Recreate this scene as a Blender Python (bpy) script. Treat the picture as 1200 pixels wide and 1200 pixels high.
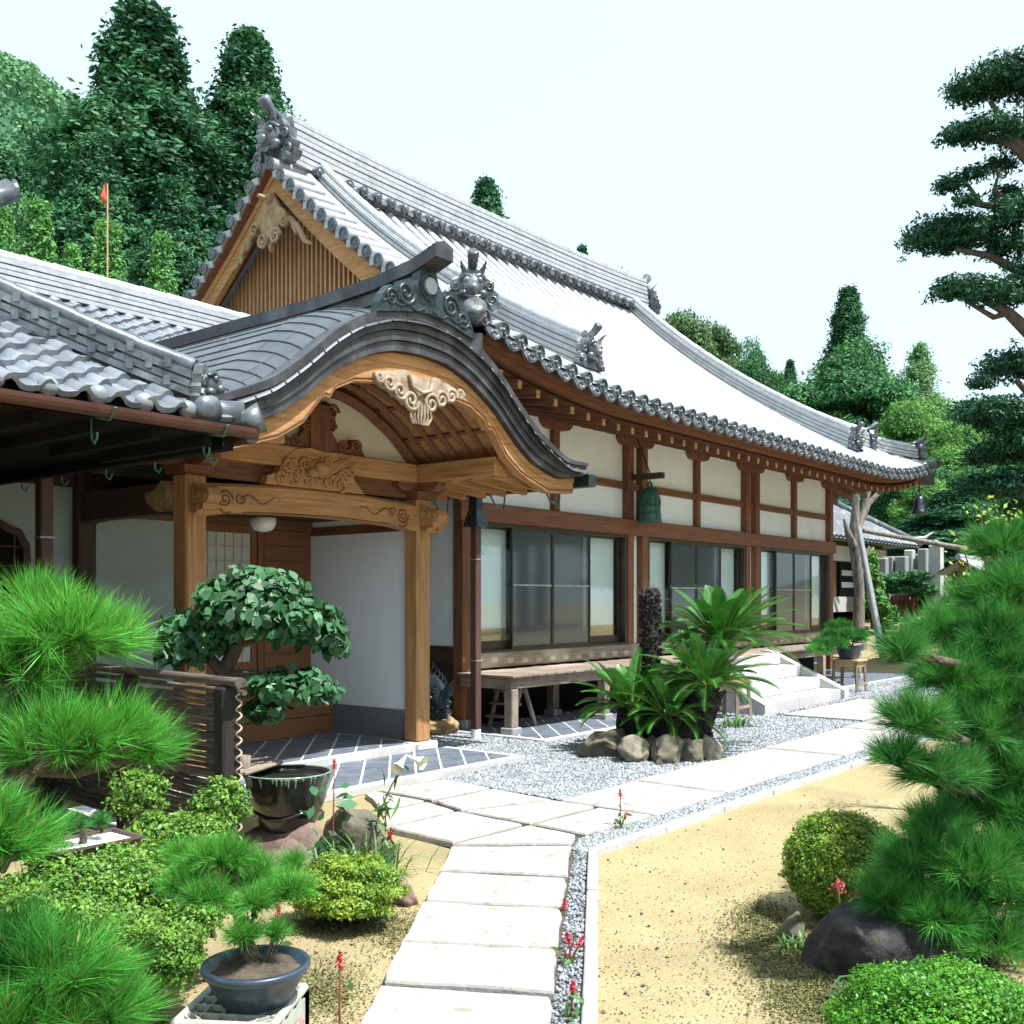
import bpy, math, random
import numpy as np
from mathutils import Vector, Matrix

for o in list(bpy.data.objects):
    bpy.data.objects.remove(o, do_unlink=True)
SC = bpy.context.scene
COL = SC.collection
PI = math.pi

# ------------------------------------------------------------------ camera
F, HY, EYE = 1205.0, 703.0, 1.70
_a = math.atan2(969, 1205)
SA, CA = math.sin(_a), math.cos(_a)          # forward = (CA, SA), right = (SA, -CA)
cd = bpy.data.cameras.new('camera')
cam = bpy.data.objects.new('camera', cd)
COL.objects.link(cam)
cam.location = (0, 0, EYE)
cam.rotation_euler = (PI / 2, 0, math.atan2(SA, CA) - PI / 2)
cd.sensor_width = 36
cd.lens = 36 * F / 1200
cd.shift_y = (HY - 600) / 1200
cd.clip_start = 0.05
cd.clip_end = 2000
SC.camera = cam

# ------------------------------------------------------------------ sky, sun, exposure
SUN_EL = math.radians(64)
SUN_AZ = math.atan2(-0.99, 0.14)             # direction towards the sun, in plan
w = bpy.data.worlds.new('World')
SC.world = w
w.use_nodes = True
nt = w.node_tree
bg = nt.nodes['Background']
sky = nt.nodes.new('ShaderNodeTexSky')
sky.sky_type = 'NISHITA'
sky.sun_disc = False
sky.sun_elevation = SUN_EL
sky.sun_rotation = PI / 2 - SUN_AZ
sky.air_density = 1.0
sky.dust_density = 4.5
sky.ozone_density = 1.0
# humid summer haze: the blue of the sky is veiled by bright white vapour
veil = nt.nodes.new('ShaderNodeMix'); veil.data_type = 'RGBA'
veil.inputs[0].default_value = 0.8
veil.inputs[7].default_value = (3.5, 4.5, 4.92, 1)
nt.links.new(sky.outputs[0], veil.inputs[6])
nt.links.new(veil.outputs[2], bg.inputs[0])
bg.inputs[1].default_value = 0.15
sl = bpy.data.lights.new('sun', 'SUN')
sl.energy = 5.0
sl.angle = math.radians(0.5)
sl.color = (1.0, 0.98, 0.955)
so = bpy.data.objects.new('sun', sl)
COL.objects.link(so)
sd = Vector((math.cos(SUN_EL) * math.cos(SUN_AZ), math.cos(SUN_EL) * math.sin(SUN_AZ), math.sin(SUN_EL)))
so.rotation_euler = sd.to_track_quat('Z', 'Y').to_euler()
so.location = (0, 0, 60)
SC.view_settings.view_transform = 'Standard'
SC.view_settings.look = 'None'
SC.view_settings.exposure = 0.95
SC.view_settings.gamma = 1
SC.view_settings.use_curve_mapping = False
SC.render.engine = 'CYCLES'
SC.cycles.max_bounces = 6
SC.cycles.transparent_max_bounces = 8
SC.cycles.diffuse_bounces = 3
SC.cycles.use_denoising = True

# ------------------------------------------------------------------ measuring helpers (real places from sight lines)
def _ray(px, py):
    r = (px - 600) / F
    return CA + SA * r, SA - CA * r, (HY - py) / F
def atZ(px, py, z=0.0):
    d = _ray(px, py); t = (z - EYE) / d[2]
    return Vector((d[0] * t, d[1] * t, z))
def atY(px, py, Y):
    d = _ray(px, py); t = Y / d[1]
    return Vector((d[0] * t, Y, EYE + d[2] * t))
def atD(px, py, D):
    d = _ray(px, py)
    return Vector((d[0] * D, d[1] * D, EYE + d[2] * D))

def sstep(a, b, x):
    t = min(1, max(0, (x - a) / (b - a)))
    return t * t * (3 - 2 * t)
def hgt(x, y):
    """terrain height: flat temple court, ground rising behind and to the right"""
    h = 1.1 * sstep(24.5, 30, x) * sstep(-14, 4, y)
    h += 0.16 * max(0, x - 31) * sstep(-14, 4, y)
    h += 0.20 * max(0, y - 22)
    r = math.hypot(x, y)
    return min(h, 17) * (1 if r < 140 else max(0.3, 1 - (r - 140) / 300))

# ------------------------------------------------------------------ materials
MATS = {}
def mat(name, c, c2=None, rough=0.6, scale=4.0, stretch=(1, 1, 1), detail=5, bump=0.0, bscale=None, spec=0.5,
        metal=0.0, island=0.0, trans=0.0, lo=0.35, hi=0.68, c3=None, s3=1.0, lo3=0.5, hi3=0.7, bdist=0.02, tint=None):
    m = bpy.data.materials.new(name); m.use_nodes = True
    n, l = m.node_tree.nodes, m.node_tree.links
    p = n['Principled BSDF']
    out = n['Material Output']
    p.inputs['Roughness'].default_value = rough
    p.inputs['Metallic'].default_value = metal
    p.inputs['Specular IOR Level'].default_value = spec
    tc = n.new('ShaderNodeTexCoord'); mp = n.new('ShaderNodeMapping')
    mp.inputs['Scale'].default_value = stretch
    l.new(tc.outputs['Object'], mp.inputs['Vector'])
    c2 = c2 or tuple(x * 0.7 for x in c)
    nz = n.new('ShaderNodeTexNoise'); nz.inputs['Scale'].default_value = scale
    nz.inputs['Detail'].default_value = detail; nz.inputs['Roughness'].default_value = 0.65
    l.new(mp.outputs[0], nz.inputs['Vector'])
    rp = n.new('ShaderNodeValToRGB')
    rp.color_ramp.elements[0].position = lo; rp.color_ramp.elements[1].position = hi
    rp.color_ramp.elements[0].color = (*c2, 1); rp.color_ramp.elements[1].color = (*c, 1)
    l.new(nz.outputs['Fac'], rp.inputs[0])
    col = rp.outputs[0]
    if c3:
        n3 = n.new('ShaderNodeTexNoise'); n3.inputs['Scale'].default_value = s3; n3.inputs['Detail'].default_value = 6
        l.new(tc.outputs['Object'], n3.inputs['Vector'])
        r3 = n.new('ShaderNodeMapRange'); r3.inputs[1].default_value = lo3; r3.inputs[2].default_value = hi3
        l.new(n3.outputs['Fac'], r3.inputs[0])
        mx = n.new('ShaderNodeMix'); mx.data_type = 'RGBA'
        l.new(r3.outputs[0], mx.inputs[0]); l.new(col, mx.inputs[6]); mx.inputs[7].default_value = (*c3, 1)
        col = mx.outputs[2]
    if island:
        g = n.new('ShaderNodeNewGeometry')
        hs = n.new('ShaderNodeHueSaturation')
        r1 = n.new('ShaderNodeMapRange'); r1.inputs[3].default_value = 1 - island; r1.inputs[4].default_value = 1 + island
        l.new(g.outputs['Random Per Island'], r1.inputs[0]); l.new(r1.outputs[0], hs.inputs['Value'])
        ml = n.new('ShaderNodeMath'); ml.operation = 'MULTIPLY_ADD'
        ml.inputs[1].default_value = 0.05 * island; ml.inputs[2].default_value = 0.5 - 0.03 * island
        l.new(g.outputs['Random Per Island'], ml.inputs[0]); l.new(ml.outputs[0], hs.inputs['Hue'])
        l.new(col, hs.inputs['Color']); col = hs.outputs[0]
    l.new(col, p.inputs['Base Color'])
    if bump:
        nb = n.new('ShaderNodeTexNoise'); nb.inputs['Scale'].default_value = bscale or scale * 2
        nb.inputs['Detail'].default_value = 6
        l.new(mp.outputs[0], nb.inputs['Vector'])
        b = n.new('ShaderNodeBump'); b.inputs['Strength'].default_value = bump; b.inputs['Distance'].default_value = bdist
        l.new(nb.outputs['Fac'], b.inputs['Height']); l.new(b.outputs[0], p.inputs['Normal'])
    if trans:
        t = n.new('ShaderNodeBsdfTranslucent'); ms = n.new('ShaderNodeMixShader'); ms.inputs[0].default_value = trans
        hs2 = n.new('ShaderNodeHueSaturation'); hs2.inputs['Value'].default_value = 1.25
        hs2.inputs['Hue'].default_value = 0.485
        l.new(col, hs2.inputs['Color']); l.new(hs2.outputs[0], t.inputs['Color'])
        l.new(p.outputs[0], ms.inputs[1]); l.new(t.outputs[0], ms.inputs[2]); l.new(ms.outputs[0], out.inputs['Surface'])
    MATS[name] = m
    return m

def wood(name, c, c2, rough=0.65, g=1.0, bump=0.25, c3=None):
    """three grain directions of one wood"""
    for ax, st in (('x', (0.7, 14, 14)), ('y', (14, 0.7, 14)), ('z', (14, 14, 0.7))):
        mat(name + '_' + ax, c, c2, rough=rough, scale=2.2 * g, stretch=st, bump=bump, bscale=4 * g, lo=0.32, hi=0.7, spec=0.3,
            bdist=0.006, c3=c3, s3=1.3, lo3=0.5, hi3=0.75)
wood('keyaki', (0.52, 0.29, 0.125), (0.26, 0.12, 0.045), c3=(0.33, 0.17, 0.075), bump=0.4)
wood('hinoki_red', (0.235, 0.10, 0.05), (0.11, 0.043, 0.024), c3=(0.155, 0.07, 0.042), bump=0.35)
wood('dark_wood', (0.085, 0.05, 0.036), (0.04, 0.024, 0.018))
wood('grey_wood', (0.30, 0.245, 0.19), (0.13, 0.10, 0.078), c3=(0.42, 0.36, 0.29))
wood('door_wood', (0.23, 0.105, 0.05), (0.165, 0.07, 0.034))
wood('pale_wood', (0.55, 0.40, 0.22), (0.36, 0.24, 0.12))
mat('gable_bar', (0.56, 0.34, 0.18), (0.36, 0.19, 0.09), rough=0.8, scale=3, stretch=(9, 9, .7))
mat('gegyo_wood', (0.42, 0.31, 0.18), (0.20, 0.13, 0.065), rough=0.8, scale=6, bump=0.3)
mat('white_carving', (0.46, 0.38, 0.29), (0.20, 0.14, 0.09), rough=0.8, scale=9, bump=0.3)
mat('plaster', (0.82, 0.87, 0.91), (0.765, 0.82, 0.86), rough=0.9, scale=2.2, stretch=(2.2, 2.2, 0.5), bump=0.08, bscale=60, spec=0.2, bdist=0.003, c3=(0.66, 0.70, 0.72), s3=1.1, lo3=0.56, hi3=0.95)
mat('plaster_shaded', (0.34, 0.40, 0.39), (0.28, 0.33, 0.32), rough=0.9, scale=2.0, bump=0.05, bscale=60, spec=0.2)  # walls under the eaves: shade put into the grey-green base colour
mat('cream_plaster', (0.74, 0.71, 0.60), (0.66, 0.63, 0.53), rough=0.9, scale=2.0, spec=0.2)
mat('dado_grey', (0.20, 0.215, 0.225), (0.14, 0.15, 0.16), rough=0.8, scale=40, bump=0.2)
mat('roof_tile', (0.42, 0.44, 0.465), (0.30, 0.32, 0.345), rough=0.36, scale=9, bump=0.1, spec=0.7, c3=(0.25, 0.26, 0.28), s3=3.0, lo3=0.52, hi3=0.78)
mat('tile_dark', (0.12, 0.138, 0.16), (0.052, 0.06, 0.072), rough=0.3, scale=7, bump=0.15, spec=0.7, metal=0.25, c3=(0.22, 0.245, 0.27), s3=5, lo3=0.5, hi3=0.72)
mat('tile_wing', (0.27, 0.30, 0.34), (0.16, 0.18, 0.205), rough=0.28, scale=6, bump=0.1, spec=0.7, metal=0.15, island=0.25)
mat('copper_sheet', (0.10, 0.115, 0.13), (0.05, 0.055, 0.065), rough=0.34, scale=2.2, bump=0.05, spec=0.6, metal=0.45, c3=(0.13, 0.15, 0.165), s3=1.5, lo3=0.4, hi3=0.7)
mat('copper_edge', (0.072, 0.070, 0.078), (0.038, 0.034, 0.040), rough=0.42, scale=5, metal=0.3, spec=0.5, c3=(0.12, 0.13, 0.14), s3=4, lo3=0.5, hi3=0.75)
mat('gutter_copper', (0.125, 0.055, 0.045), (0.08, 0.036, 0.03), rough=0.4, scale=5, metal=0.3)
mat('verdigris', (0.06, 0.20, 0.155), (0.03, 0.10, 0.08), rough=0.6, scale=14, metal=0.2)
mat('bronze_bell', (0.045, 0.145, 0.105), (0.02, 0.065, 0.05), rough=0.6, scale=12, metal=0.25, bump=0.15)
mat('bronze_dark', (0.06, 0.08, 0.09), (0.02, 0.03, 0.036), rough=0.35, scale=16, metal=0.5, bump=0.2)
mat('bronze_frame', (0.055, 0.042, 0.03), (0.035, 0.027, 0.02), rough=0.4, metal=0.4, scale=3)
mat('steel_grey', (0.42, 0.45, 0.47), (0.30, 0.32, 0.34), rough=0.4, metal=0.5, scale=4)
mat('drain_brown', (0.11, 0.05, 0.04), (0.075, 0.035, 0.03), rough=0.45, scale=3)
mat('shoji_paper', (0.82, 0.87, 0.87), (0.77, 0.83, 0.83), rough=0.9, scale=3, spec=0.2)
mat('shaded_paper', (0.50, 0.52, 0.48), (0.43, 0.45, 0.42), rough=0.9, scale=3, spec=0.2)  # unlit door paper: greyed so the colour carries its shade
mat('paper_rib', (0.52, 0.46, 0.36), (0.44, 0.38, 0.29), rough=0.8)
mat('tatami', (0.32, 0.27, 0.16), (0.25, 0.21, 0.12), scale=3)
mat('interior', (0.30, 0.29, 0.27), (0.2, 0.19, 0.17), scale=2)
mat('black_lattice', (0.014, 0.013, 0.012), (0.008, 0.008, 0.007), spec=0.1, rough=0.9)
mat('slate_tile', (0.15, 0.18, 0.225), (0.085, 0.105, 0.135), rough=0.45, scale=6, bump=0.15, spec=0.5)
mat('grout', (0.66, 0.63, 0.56), (0.52, 0.49, 0.43), rough=0.9, scale=20)
mat('granite', (0.50, 0.50, 0.49), (0.34, 0.34, 0.335), rough=0.75, scale=55, detail=3, bump=0.1, c3=(0.56, 0.555, 0.54), s3=2)
mat('granite_dark', (0.30, 0.31, 0.31), (0.20, 0.205, 0.21), rough=0.8, scale=50, detail=3, bump=0.15)
mat('path_slab', (0.385, 0.372, 0.345), (0.305, 0.29, 0.265), rough=0.85, scale=7, bump=0.6, bscale=30, c3=(0.22, 0.20, 0.165), s3=11, lo3=0.55, hi3=0.74, bdist=0.01)
mat('soil', (0.10, 0.08, 0.052), (0.04, 0.032, 0.022), rough=0.95, scale=18, bump=0.6)
mat('gravel_bed', (0.20, 0.215, 0.23), (0.09, 0.10, 0.105), rough=0.9, scale=60, bump=0.6, detail=3)
mat('pebble', (0.27, 0.295, 0.315), (0.19, 0.21, 0.225), rough=0.8, scale=3, island=0.6)
mat('bark', (0.135, 0.10, 0.075), (0.05, 0.038, 0.03), rough=0.9, scale=6, stretch=(3, 3, 0.8), bump=0.8)
mat('bark_grey', (0.28, 0.255, 0.225), (0.075, 0.066, 0.058), rough=0.9, scale=5, stretch=(3, 3, 0.6), bump=0.8)
mat('bark_black', (0.035, 0.03, 0.025), (0.012, 0.011, 0.01), rough=0.95, scale=12, bump=0.9, bdist=0.05)
mat('needle', (0.125, 0.42, 0.055), (0.035, 0.20, 0.03), rough=0.4, scale=1.5, island=0.62, trans=0.25, spec=0.2)
mat('needle_dark', (0.085, 0.335, 0.055), (0.022, 0.145, 0.03), rough=0.45, scale=1.8, island=0.4, trans=0.2, spec=0.2)
mat('azalea', (0.19, 0.35, 0.06), (0.055, 0.16, 0.025), rough=0.4, scale=9, island=0.5, trans=0.2, spec=0.2)
mat('azalea_yellow', (0.27, 0.37, 0.05), (0.09, 0.21, 0.03), rough=0.4, scale=8, island=0.45, trans=0.22, spec=0.2)
mat('azalea_bright', (0.125, 0.345, 0.035), (0.04, 0.165, 0.02), rough=0.4, scale=7, island=0.45, trans=0.25, spec=0.2)
mat('broad_leaf', (0.042, 0.155, 0.05), (0.016, 0.07, 0.028), rough=0.5, scale=6, island=0.45, trans=0.15, spec=0.5)
mat('cycad_leaf', (0.06, 0.235, 0.03), (0.02, 0.105, 0.018), rough=0.3, scale=4, island=0.25, trans=0.12, spec=0.35)
mat('cycad_rib', (0.30, 0.33, 0.08), (0.18, 0.24, 0.05), rough=0.5)
mat('cedar', (0.06, 0.195, 0.075), (0.014, 0.068, 0.034), rough=0.6, scale=0.35, island=0.5, trans=0.15, spec=0.2)
mat('cypress', (0.15, 0.36, 0.085), (0.05, 0.18, 0.055), rough=0.6, scale=0.6, island=0.45, trans=0.2, spec=0.2)
mat('wood_green', (0.075, 0.235, 0.075), (0.025, 0.10, 0.04), rough=0.6, scale=0.3, island=0.5, trans=0.2, spec=0.2)
mat('wood_bright', (0.165, 0.36, 0.07), (0.06, 0.19, 0.05), rough=0.6, scale=0.3, island=0.5, trans=0.25, spec=0.2)
mat('wood_olive', (0.125, 0.22, 0.075), (0.05, 0.12, 0.045), rough=0.6, scale=0.4, island=0.5, trans=0.2, spec=0.2)
mat('bamboo_leaf', (0.20, 0.36, 0.14), (0.10, 0.24, 0.08), rough=0.6, scale=0.5, island=0.4, trans=0.3, spec=0.2)
mat('maki_leaf', (0.028, 0.115, 0.05), (0.010, 0.05, 0.026), rough=0.45, scale=1.5, island=0.5, trans=0.1, spec=0.2)
mat('hill_leaf', (0.135, 0.29, 0.125), (0.06, 0.17, 0.085), rough=0.7, scale=0.06, island=0.4, trans=0.2, spec=0.2)
mat('grass_blade', (0.09, 0.22, 0.05), (0.05, 0.13, 0.03), rough=0.5, scale=6, island=0.4, trans=0.25)
mat('moss', (0.16, 0.155, 0.05), (0.085, 0.09, 0.03), rough=0.95, scale=12, island=0.5)
mat('yellow_leaf', (0.42, 0.46, 0.05), (0.20, 0.34, 0.05), rough=0.5, scale=6, island=0.3, trans=0.3)
mat('red_flower', (0.62, 0.03, 0.05), (0.40, 0.012, 0.03), rough=0.6, scale=20, island=0.25)
mat('pink_flower', (0.75, 0.10, 0.16), (0.55, 0.05, 0.10), rough=0.6, scale=20, island=0.25)
mat('red_stem', (0.28, 0.06, 0.05), (0.17, 0.045, 0.035), rough=0.6)
mat('white_petal', (0.82, 0.80, 0.68), (0.74, 0.70, 0.50), rough=0.5)
mat('rock_brown', (0.23, 0.15, 0.12), (0.09, 0.06, 0.055), rough=0.85, scale=6, bump=0.7, bdist=0.03)
mat('rock_black', (0.045, 0.040, 0.042), (0.014, 0.013, 0.014), rough=0.85, scale=9, bump=0.8, bdist=0.03, c3=(0.06, 0.07, 0.03), s3=7, lo3=0.55, hi3=0.7)
mat('rock_mossy', (0.175, 0.155, 0.11), (0.062, 0.058, 0.04), rough=0.9, scale=5, bump=0.7, bdist=0.03, c3=(0.13, 0.15, 0.07), s3=5, lo3=0.5, hi3=0.7)
mat('rock_pale', (0.29, 0.26, 0.205), (0.11, 0.10, 0.078), rough=0.9, scale=5, bump=0.7, bdist=0.03, c3=(0.17, 0.17, 0.10), s3=5, lo3=0.5, hi3=0.7)
mat('rock_tan', (0.40, 0.27, 0.13), (0.24, 0.15, 0.075), rough=0.85, scale=5, bump=0.5, bdist=0.03)
mat('glaze_black', (0.022, 0.022, 0.02), (0.012, 0.012, 0.012), rough=0.15, scale=6, bump=0.15, spec=0.7)
mat('glaze_drip', (0.25, 0.36, 0.28), (0.12, 0.20, 0.15), rough=0.2, scale=14)
mat('water_dark', (0.02, 0.028, 0.018), (0.012, 0.016, 0.01), rough=0.03, scale=3, spec=0.8, bump=0.02, bscale=8)
mat('pot_blue', (0.032, 0.055, 0.082), (0.018, 0.032, 0.05), rough=0.35, scale=6, spec=0.5)
mat('pot_navy', (0.028, 0.045, 0.065), (0.018, 0.03, 0.045), rough=0.35, scale=6)
mat('pot_brown', (0.11, 0.075, 0.065), (0.07, 0.05, 0.045), rough=0.5, scale=6)
mat('crate_grey', (0.42, 0.44, 0.37), (0.32, 0.34, 0.29), rough=0.55, scale=5, c3=(0.24, 0.24, 0.19), s3=5)
mat('label_red', (0.72, 0.07, 0.11), (0.6, 0.05, 0.09), rough=0.6, scale=20)
mat('label_pink', (0.80, 0.45, 0.44), (0.74, 0.36, 0.37), rough=0.7, scale=25)
mat('fence_bamboo', (0.15, 0.128, 0.105), (0.05, 0.042, 0.036), rough=0.5, scale=3, stretch=(6, 1, 12), island=0.4)
mat('charred_post', (0.022, 0.018, 0.016), (0.009, 0.008, 0.007), rough=0.8, scale=4, stretch=(6, 6, 0.7), bump=0.6)
mat('rope', (0.50, 0.40, 0.28), (0.32, 0.25, 0.17), rough=0.9)
mat('picket_red', (0.24, 0.07, 0.045), (0.15, 0.045, 0.03), rough=0.7, stretch=(5, 5, 1))
mat('white_paint', (0.78, 0.79, 0.78), (0.68, 0.69, 0.68), rough=0.5)
mat('lamp_glass', (0.80, 0.80, 0.76), (0.76, 0.76, 0.72), rough=0.25)
mat('flag_red', (0.55, 0.09, 0.05), (0.42, 0.06, 0.035), rough=0.8)

def ground_mat():
    m = mat('sand_ground', (0.335, 0.278, 0.15), (0.27, 0.22, 0.112), rough=0.95, scale=1.6, bump=0.5, bscale=45, bdist=0.012,
            c3=(0.20, 0.165, 0.085), s3=1.1, lo3=0.48, hi3=0.78, spec=0.2)
    n, l = m.node_tree.nodes, m.node_tree.links
    p = n['Principled BSDF']
    src = p.inputs['Base Color'].links[0].from_socket
    tc = n.new('ShaderNodeTexCoord')
    for sc, lo, hi, c in ((24, 0.54, 0.68, (0.24, 0.21, 0.11)), (85, 0.56, 0.66, (0.17, 0.13, 0.07)), (60, 0.60, 0.70, (0.50, 0.44, 0.32)), (160, 0.60, 0.68, (0.12, 0.10, 0.06))):
        z = n.new('ShaderNodeTexNoise'); z.inputs['Scale'].default_value = sc; z.inputs['Detail'].default_value = 4
        z.inputs['Distortion'].default_value = 0.4
        l.new(tc.outputs['Object'], z.inputs['Vector'])
        r = n.new('ShaderNodeMapRange'); r.inputs[1].default_value = lo; r.inputs[2].default_value = hi; r.inputs[4].default_value = 0.85
        l.new(z.outputs['Fac'], r.inputs[0])
        mx = n.new('ShaderNodeMix'); mx.data_type = 'RGBA'
        l.new(r.outputs[0], mx.inputs[0]); l.new(src, mx.inputs[6]); mx.inputs[7].default_value = (*c, 1)
        src = mx.outputs[2]
    # far hillside ground turns to leaf litter and undergrowth
    sx = n.new('ShaderNodeSeparateXYZ'); l.new(tc.outputs['Object'], sx.inputs[0])
    r = n.new('ShaderNodeMapRange'); r.inputs[1].default_value = 1.2; r.inputs[2].default_value = 2.6
    l.new(sx.outputs['Z'], r.inputs[0])
    mx = n.new('ShaderNodeMix'); mx.data_type = 'RGBA'
    l.new(r.outputs[0], mx.inputs[0]); l.new(src, mx.inputs[6]); mx.inputs[7].default_value = (0.04, 0.075, 0.03, 1)
    l.new(mx.outputs[2], p.inputs['Base Color'])
ground_mat()

def glass_mat(name, tint, refl, rough=0.02, veil=None):
    m = bpy.data.materials.new(name); m.use_nodes = True
    n, l = m.node_tree.nodes, m.node_tree.links
    n.remove(n['Principled BSDF'])
    t = n.new('ShaderNodeBsdfTransparent'); t.inputs[0].default_value = (*tint, 1)
    g = n.new('ShaderNodeBsdfGlossy'); g.inputs['Roughness'].default_value = rough
    lw = n.new('ShaderNodeLayerWeight'); lw.inputs[0].default_value = 0.5
    pw = n.new('ShaderNodeMath'); pw.operation = 'POWER'; pw.inputs[1].default_value = 4.5
    l.new(lw.outputs['Facing'], pw.inputs[0])
    r = n.new('ShaderNodeMapRange'); r.inputs[3].default_value = refl; r.inputs[4].default_value = 0.9
    l.new(pw.outputs[0], r.inputs[0])
    ms = n.new('ShaderNodeMixShader'); l.new(r.outputs[0], ms.inputs[0])
    last = t.outputs[0]
    if veil:
        d = n.new('ShaderNodeBsdfDiffuse'); d.inputs[0].default_value = (*veil[1], 1)
        m2 = n.new('ShaderNodeMixShader'); m2.inputs[0].default_value = veil[0]
        l.new(t.outputs[0], m2.inputs[1]); l.new(d.outputs[0], m2.inputs[2]); last = m2.outputs[0]
    l.new(last, ms.inputs[1]); l.new(g.outputs[0], ms.inputs[2])
    l.new(ms.outputs[0], n['Material Output'].inputs['Surface'])
    MATS[name] = m
glass_mat('glass', (0.95, 0.985, 0.985), 0.09)
glass_mat('screen_mesh', (0.74, 0.79, 0.80), 0.06, 0.05, veil=(0.32, (0.17, 0.21, 0.225)))

# ------------------------------------------------------------------ object helpers
def tag(o, label=None, cat=None, group=None, kind=None):
    for k, v in (('label', label), ('category', cat), ('group', group), ('kind', kind)):
        if v: o[k] = v
    return o
def thing(name, label, cat, loc, group=None):
    o = bpy.data.objects.new(name, None); COL.objects.link(o)
    o.empty_display_size = 0.1
    o.location = loc
    return tag(o, label, cat, group)
def kids(o):
    return [c for c in bpy.data.objects if c.parent == o]
def copy_tree(o, parent=None):
    c = o.copy(); COL.objects.link(c)
    if parent is not None: c.parent = parent
    for k in kids(o): copy_tree(k, c)
    return c
def origin_of(o):
    v = Vector((0, 0, 0))
    while o is not None:
        v += o.location; o = o.parent
    return v

class MB:
    def __init__(s): s.v = []; s.f = []; s.s = []
    def add(s, vs, fs, smooth=False):
        b = len(s.v)
        s.v.extend([tuple(x) for x in vs])
        s.f.extend([tuple(b + i for i in f) for f in fs])
        s.s.extend([smooth] * len(fs)); return s
    def box(s, x0, x1, y0, y1, z0, z1):
        v = [(x, y, z) for z in (z0, z1) for x, y in ((x0, y0), (x1, y0), (x1, y1), (x0, y1))]
        return s.add(v, [(3, 2, 1, 0), (4, 5, 6, 7), (0, 1, 5, 4), (1, 2, 6, 5), (2, 3, 7, 6), (3, 0, 4, 7)])
    def beam(s, p, q, wd, ht, up=(0, 0, 1), taper=1.0):
        p, q = Vector(p), Vector(q); d = (q - p).normalized()
        side = d.cross(Vector(up))
        if side.length < 1e-4: side = d.cross(Vector((1, 0, 0)))
        side.normalize(); u = side.cross(d)
        v = []
        for c, k in ((p, 1), (q, taper)):
            for a, b in ((-1, -1), (1, -1), (1, 1), (-1, 1)):
                v.append(c + side * (a * wd / 2 * k) + u * (b * ht / 2 * k))
        return s.add(v, [(3, 2, 1, 0), (4, 5, 6, 7), (0, 1, 5, 4), (1, 2, 6, 5), (2, 3, 7, 6), (3, 0, 4, 7)])
    def tube(s, pts, rad, n=8, smooth=True, caps=True, squash=1.0):
        pts = [Vector(p) for p in pts]
        if not hasattr(rad, '__len__'): rad = [rad] * len(pts)
        rings = []; pu = None
        for i, p in enumerate(pts):
            d = (pts[min(i + 1, len(pts) - 1)] - pts[max(i - 1, 0)])
            if d.length < 1e-9: d = Vector((0, 0, 1))
            d.normalize()
            if pu is None: pu = d.orthogonal().normalized() if abs(d.z) > 0.9 else d.cross(Vector((0, 0, 1))).normalized()
            pu = (pu - d * pu.dot(d)).normalized(); pv = d.cross(pu)
            rings.append([p + (pu * math.cos(2 * PI * k / n) + pv * (math.sin(2 * PI * k / n) * squash)) * rad[i] for k in range(n)])
        return s.rings(rings, True, smooth, caps)
    def rings(s, rings, closed=True, smooth=True, caps=True):
        n = len(rings[0]); v = [p for r in rings for p in r]; f = []
        for i in range(len(rings) - 1):
            for k in range(n if closed else n - 1):
                a, b = i * n + k, i * n + (k + 1) % n
                f.append((a, b, b + n, a + n))
        s.add(v, f, smooth)
        if caps and closed:
            s.add(rings[0], [tuple(range(n))[::-1]]); s.add(rings[-1], [tuple(range(n))])
        return s
    def cyl(s, p, q, r, n=12, r2=None):
        return s.tube([p, q], [r, r if r2 is None else r2], n)
    def lathe(s, prof, c, n=24, smooth=True):
        c = Vector(c)
        return s.rings([[c + Vector((r * math.cos(2 * PI * k / n), r * math.sin(2 * PI * k / n), z)) for k in range(n)] for r, z in prof], True, smooth, True)
    def prism(s, out, o, ex, ey, th, smooth=False):
        """outline in the (ex, ey) plane through o, given thickness th along ex x ey"""
        o, ex, ey = Vector(o), Vector(ex), Vector(ey); en = ex.cross(ey).normalized()
        a = [o + ex * x + ey * y - en * (th / 2) for x, y in out]
        b = [p + en * th for p in a]; n = len(out)
        s.add(a, [tuple(range(n))[::-1]]); s.add(b, [tuple(range(n))])
        s.add(a + b, [(i, (i + 1) % n, n + (i + 1) % n, n + i) for i in range(n)], smooth)
        return s
    def strip(s, lo, hi, o, ex, ey, th):
        """band between two polylines (same count) in a plane, with thickness"""
        o, ex, ey = Vector(o), Vector(ex), Vector(ey); en = ex.cross(ey).normalized()
        R = []
        for (x0, y0), (x1, y1) in zip(lo, hi):
            a = o + ex * x0 + ey * y0; b = o + ex * x1 + ey * y1
            R.append([a - en * th / 2, a + en * th / 2, b + en * th / 2, b - en * th / 2])
        return s.rings(R, True, False, True)
    def grid(s, P, smooth=True):
        """P[i][j] points"""
        n, m = len(P), len(P[0])
        return s.add([p for r in P for p in r], [(i * m + j, (i + 1) * m + j, (i + 1) * m + j + 1, i * m + j + 1) for i in range(n - 1) for j in range(m - 1)], smooth)
    def turn(s, p, d, prof, n=14):
        """turned solid: (radius, height along d) pairs from p"""
        p, d = Vector(p), Vector(d).normalized(); a = d.orthogonal().normalized(); b_ = d.cross(a)
        return s.rings([[p + d * h + (a * math.cos(2 * PI * k / n) + b_ * math.sin(2 * PI * k / n)) * r for k in range(n)] for r, h in prof], True, False, True)
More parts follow.
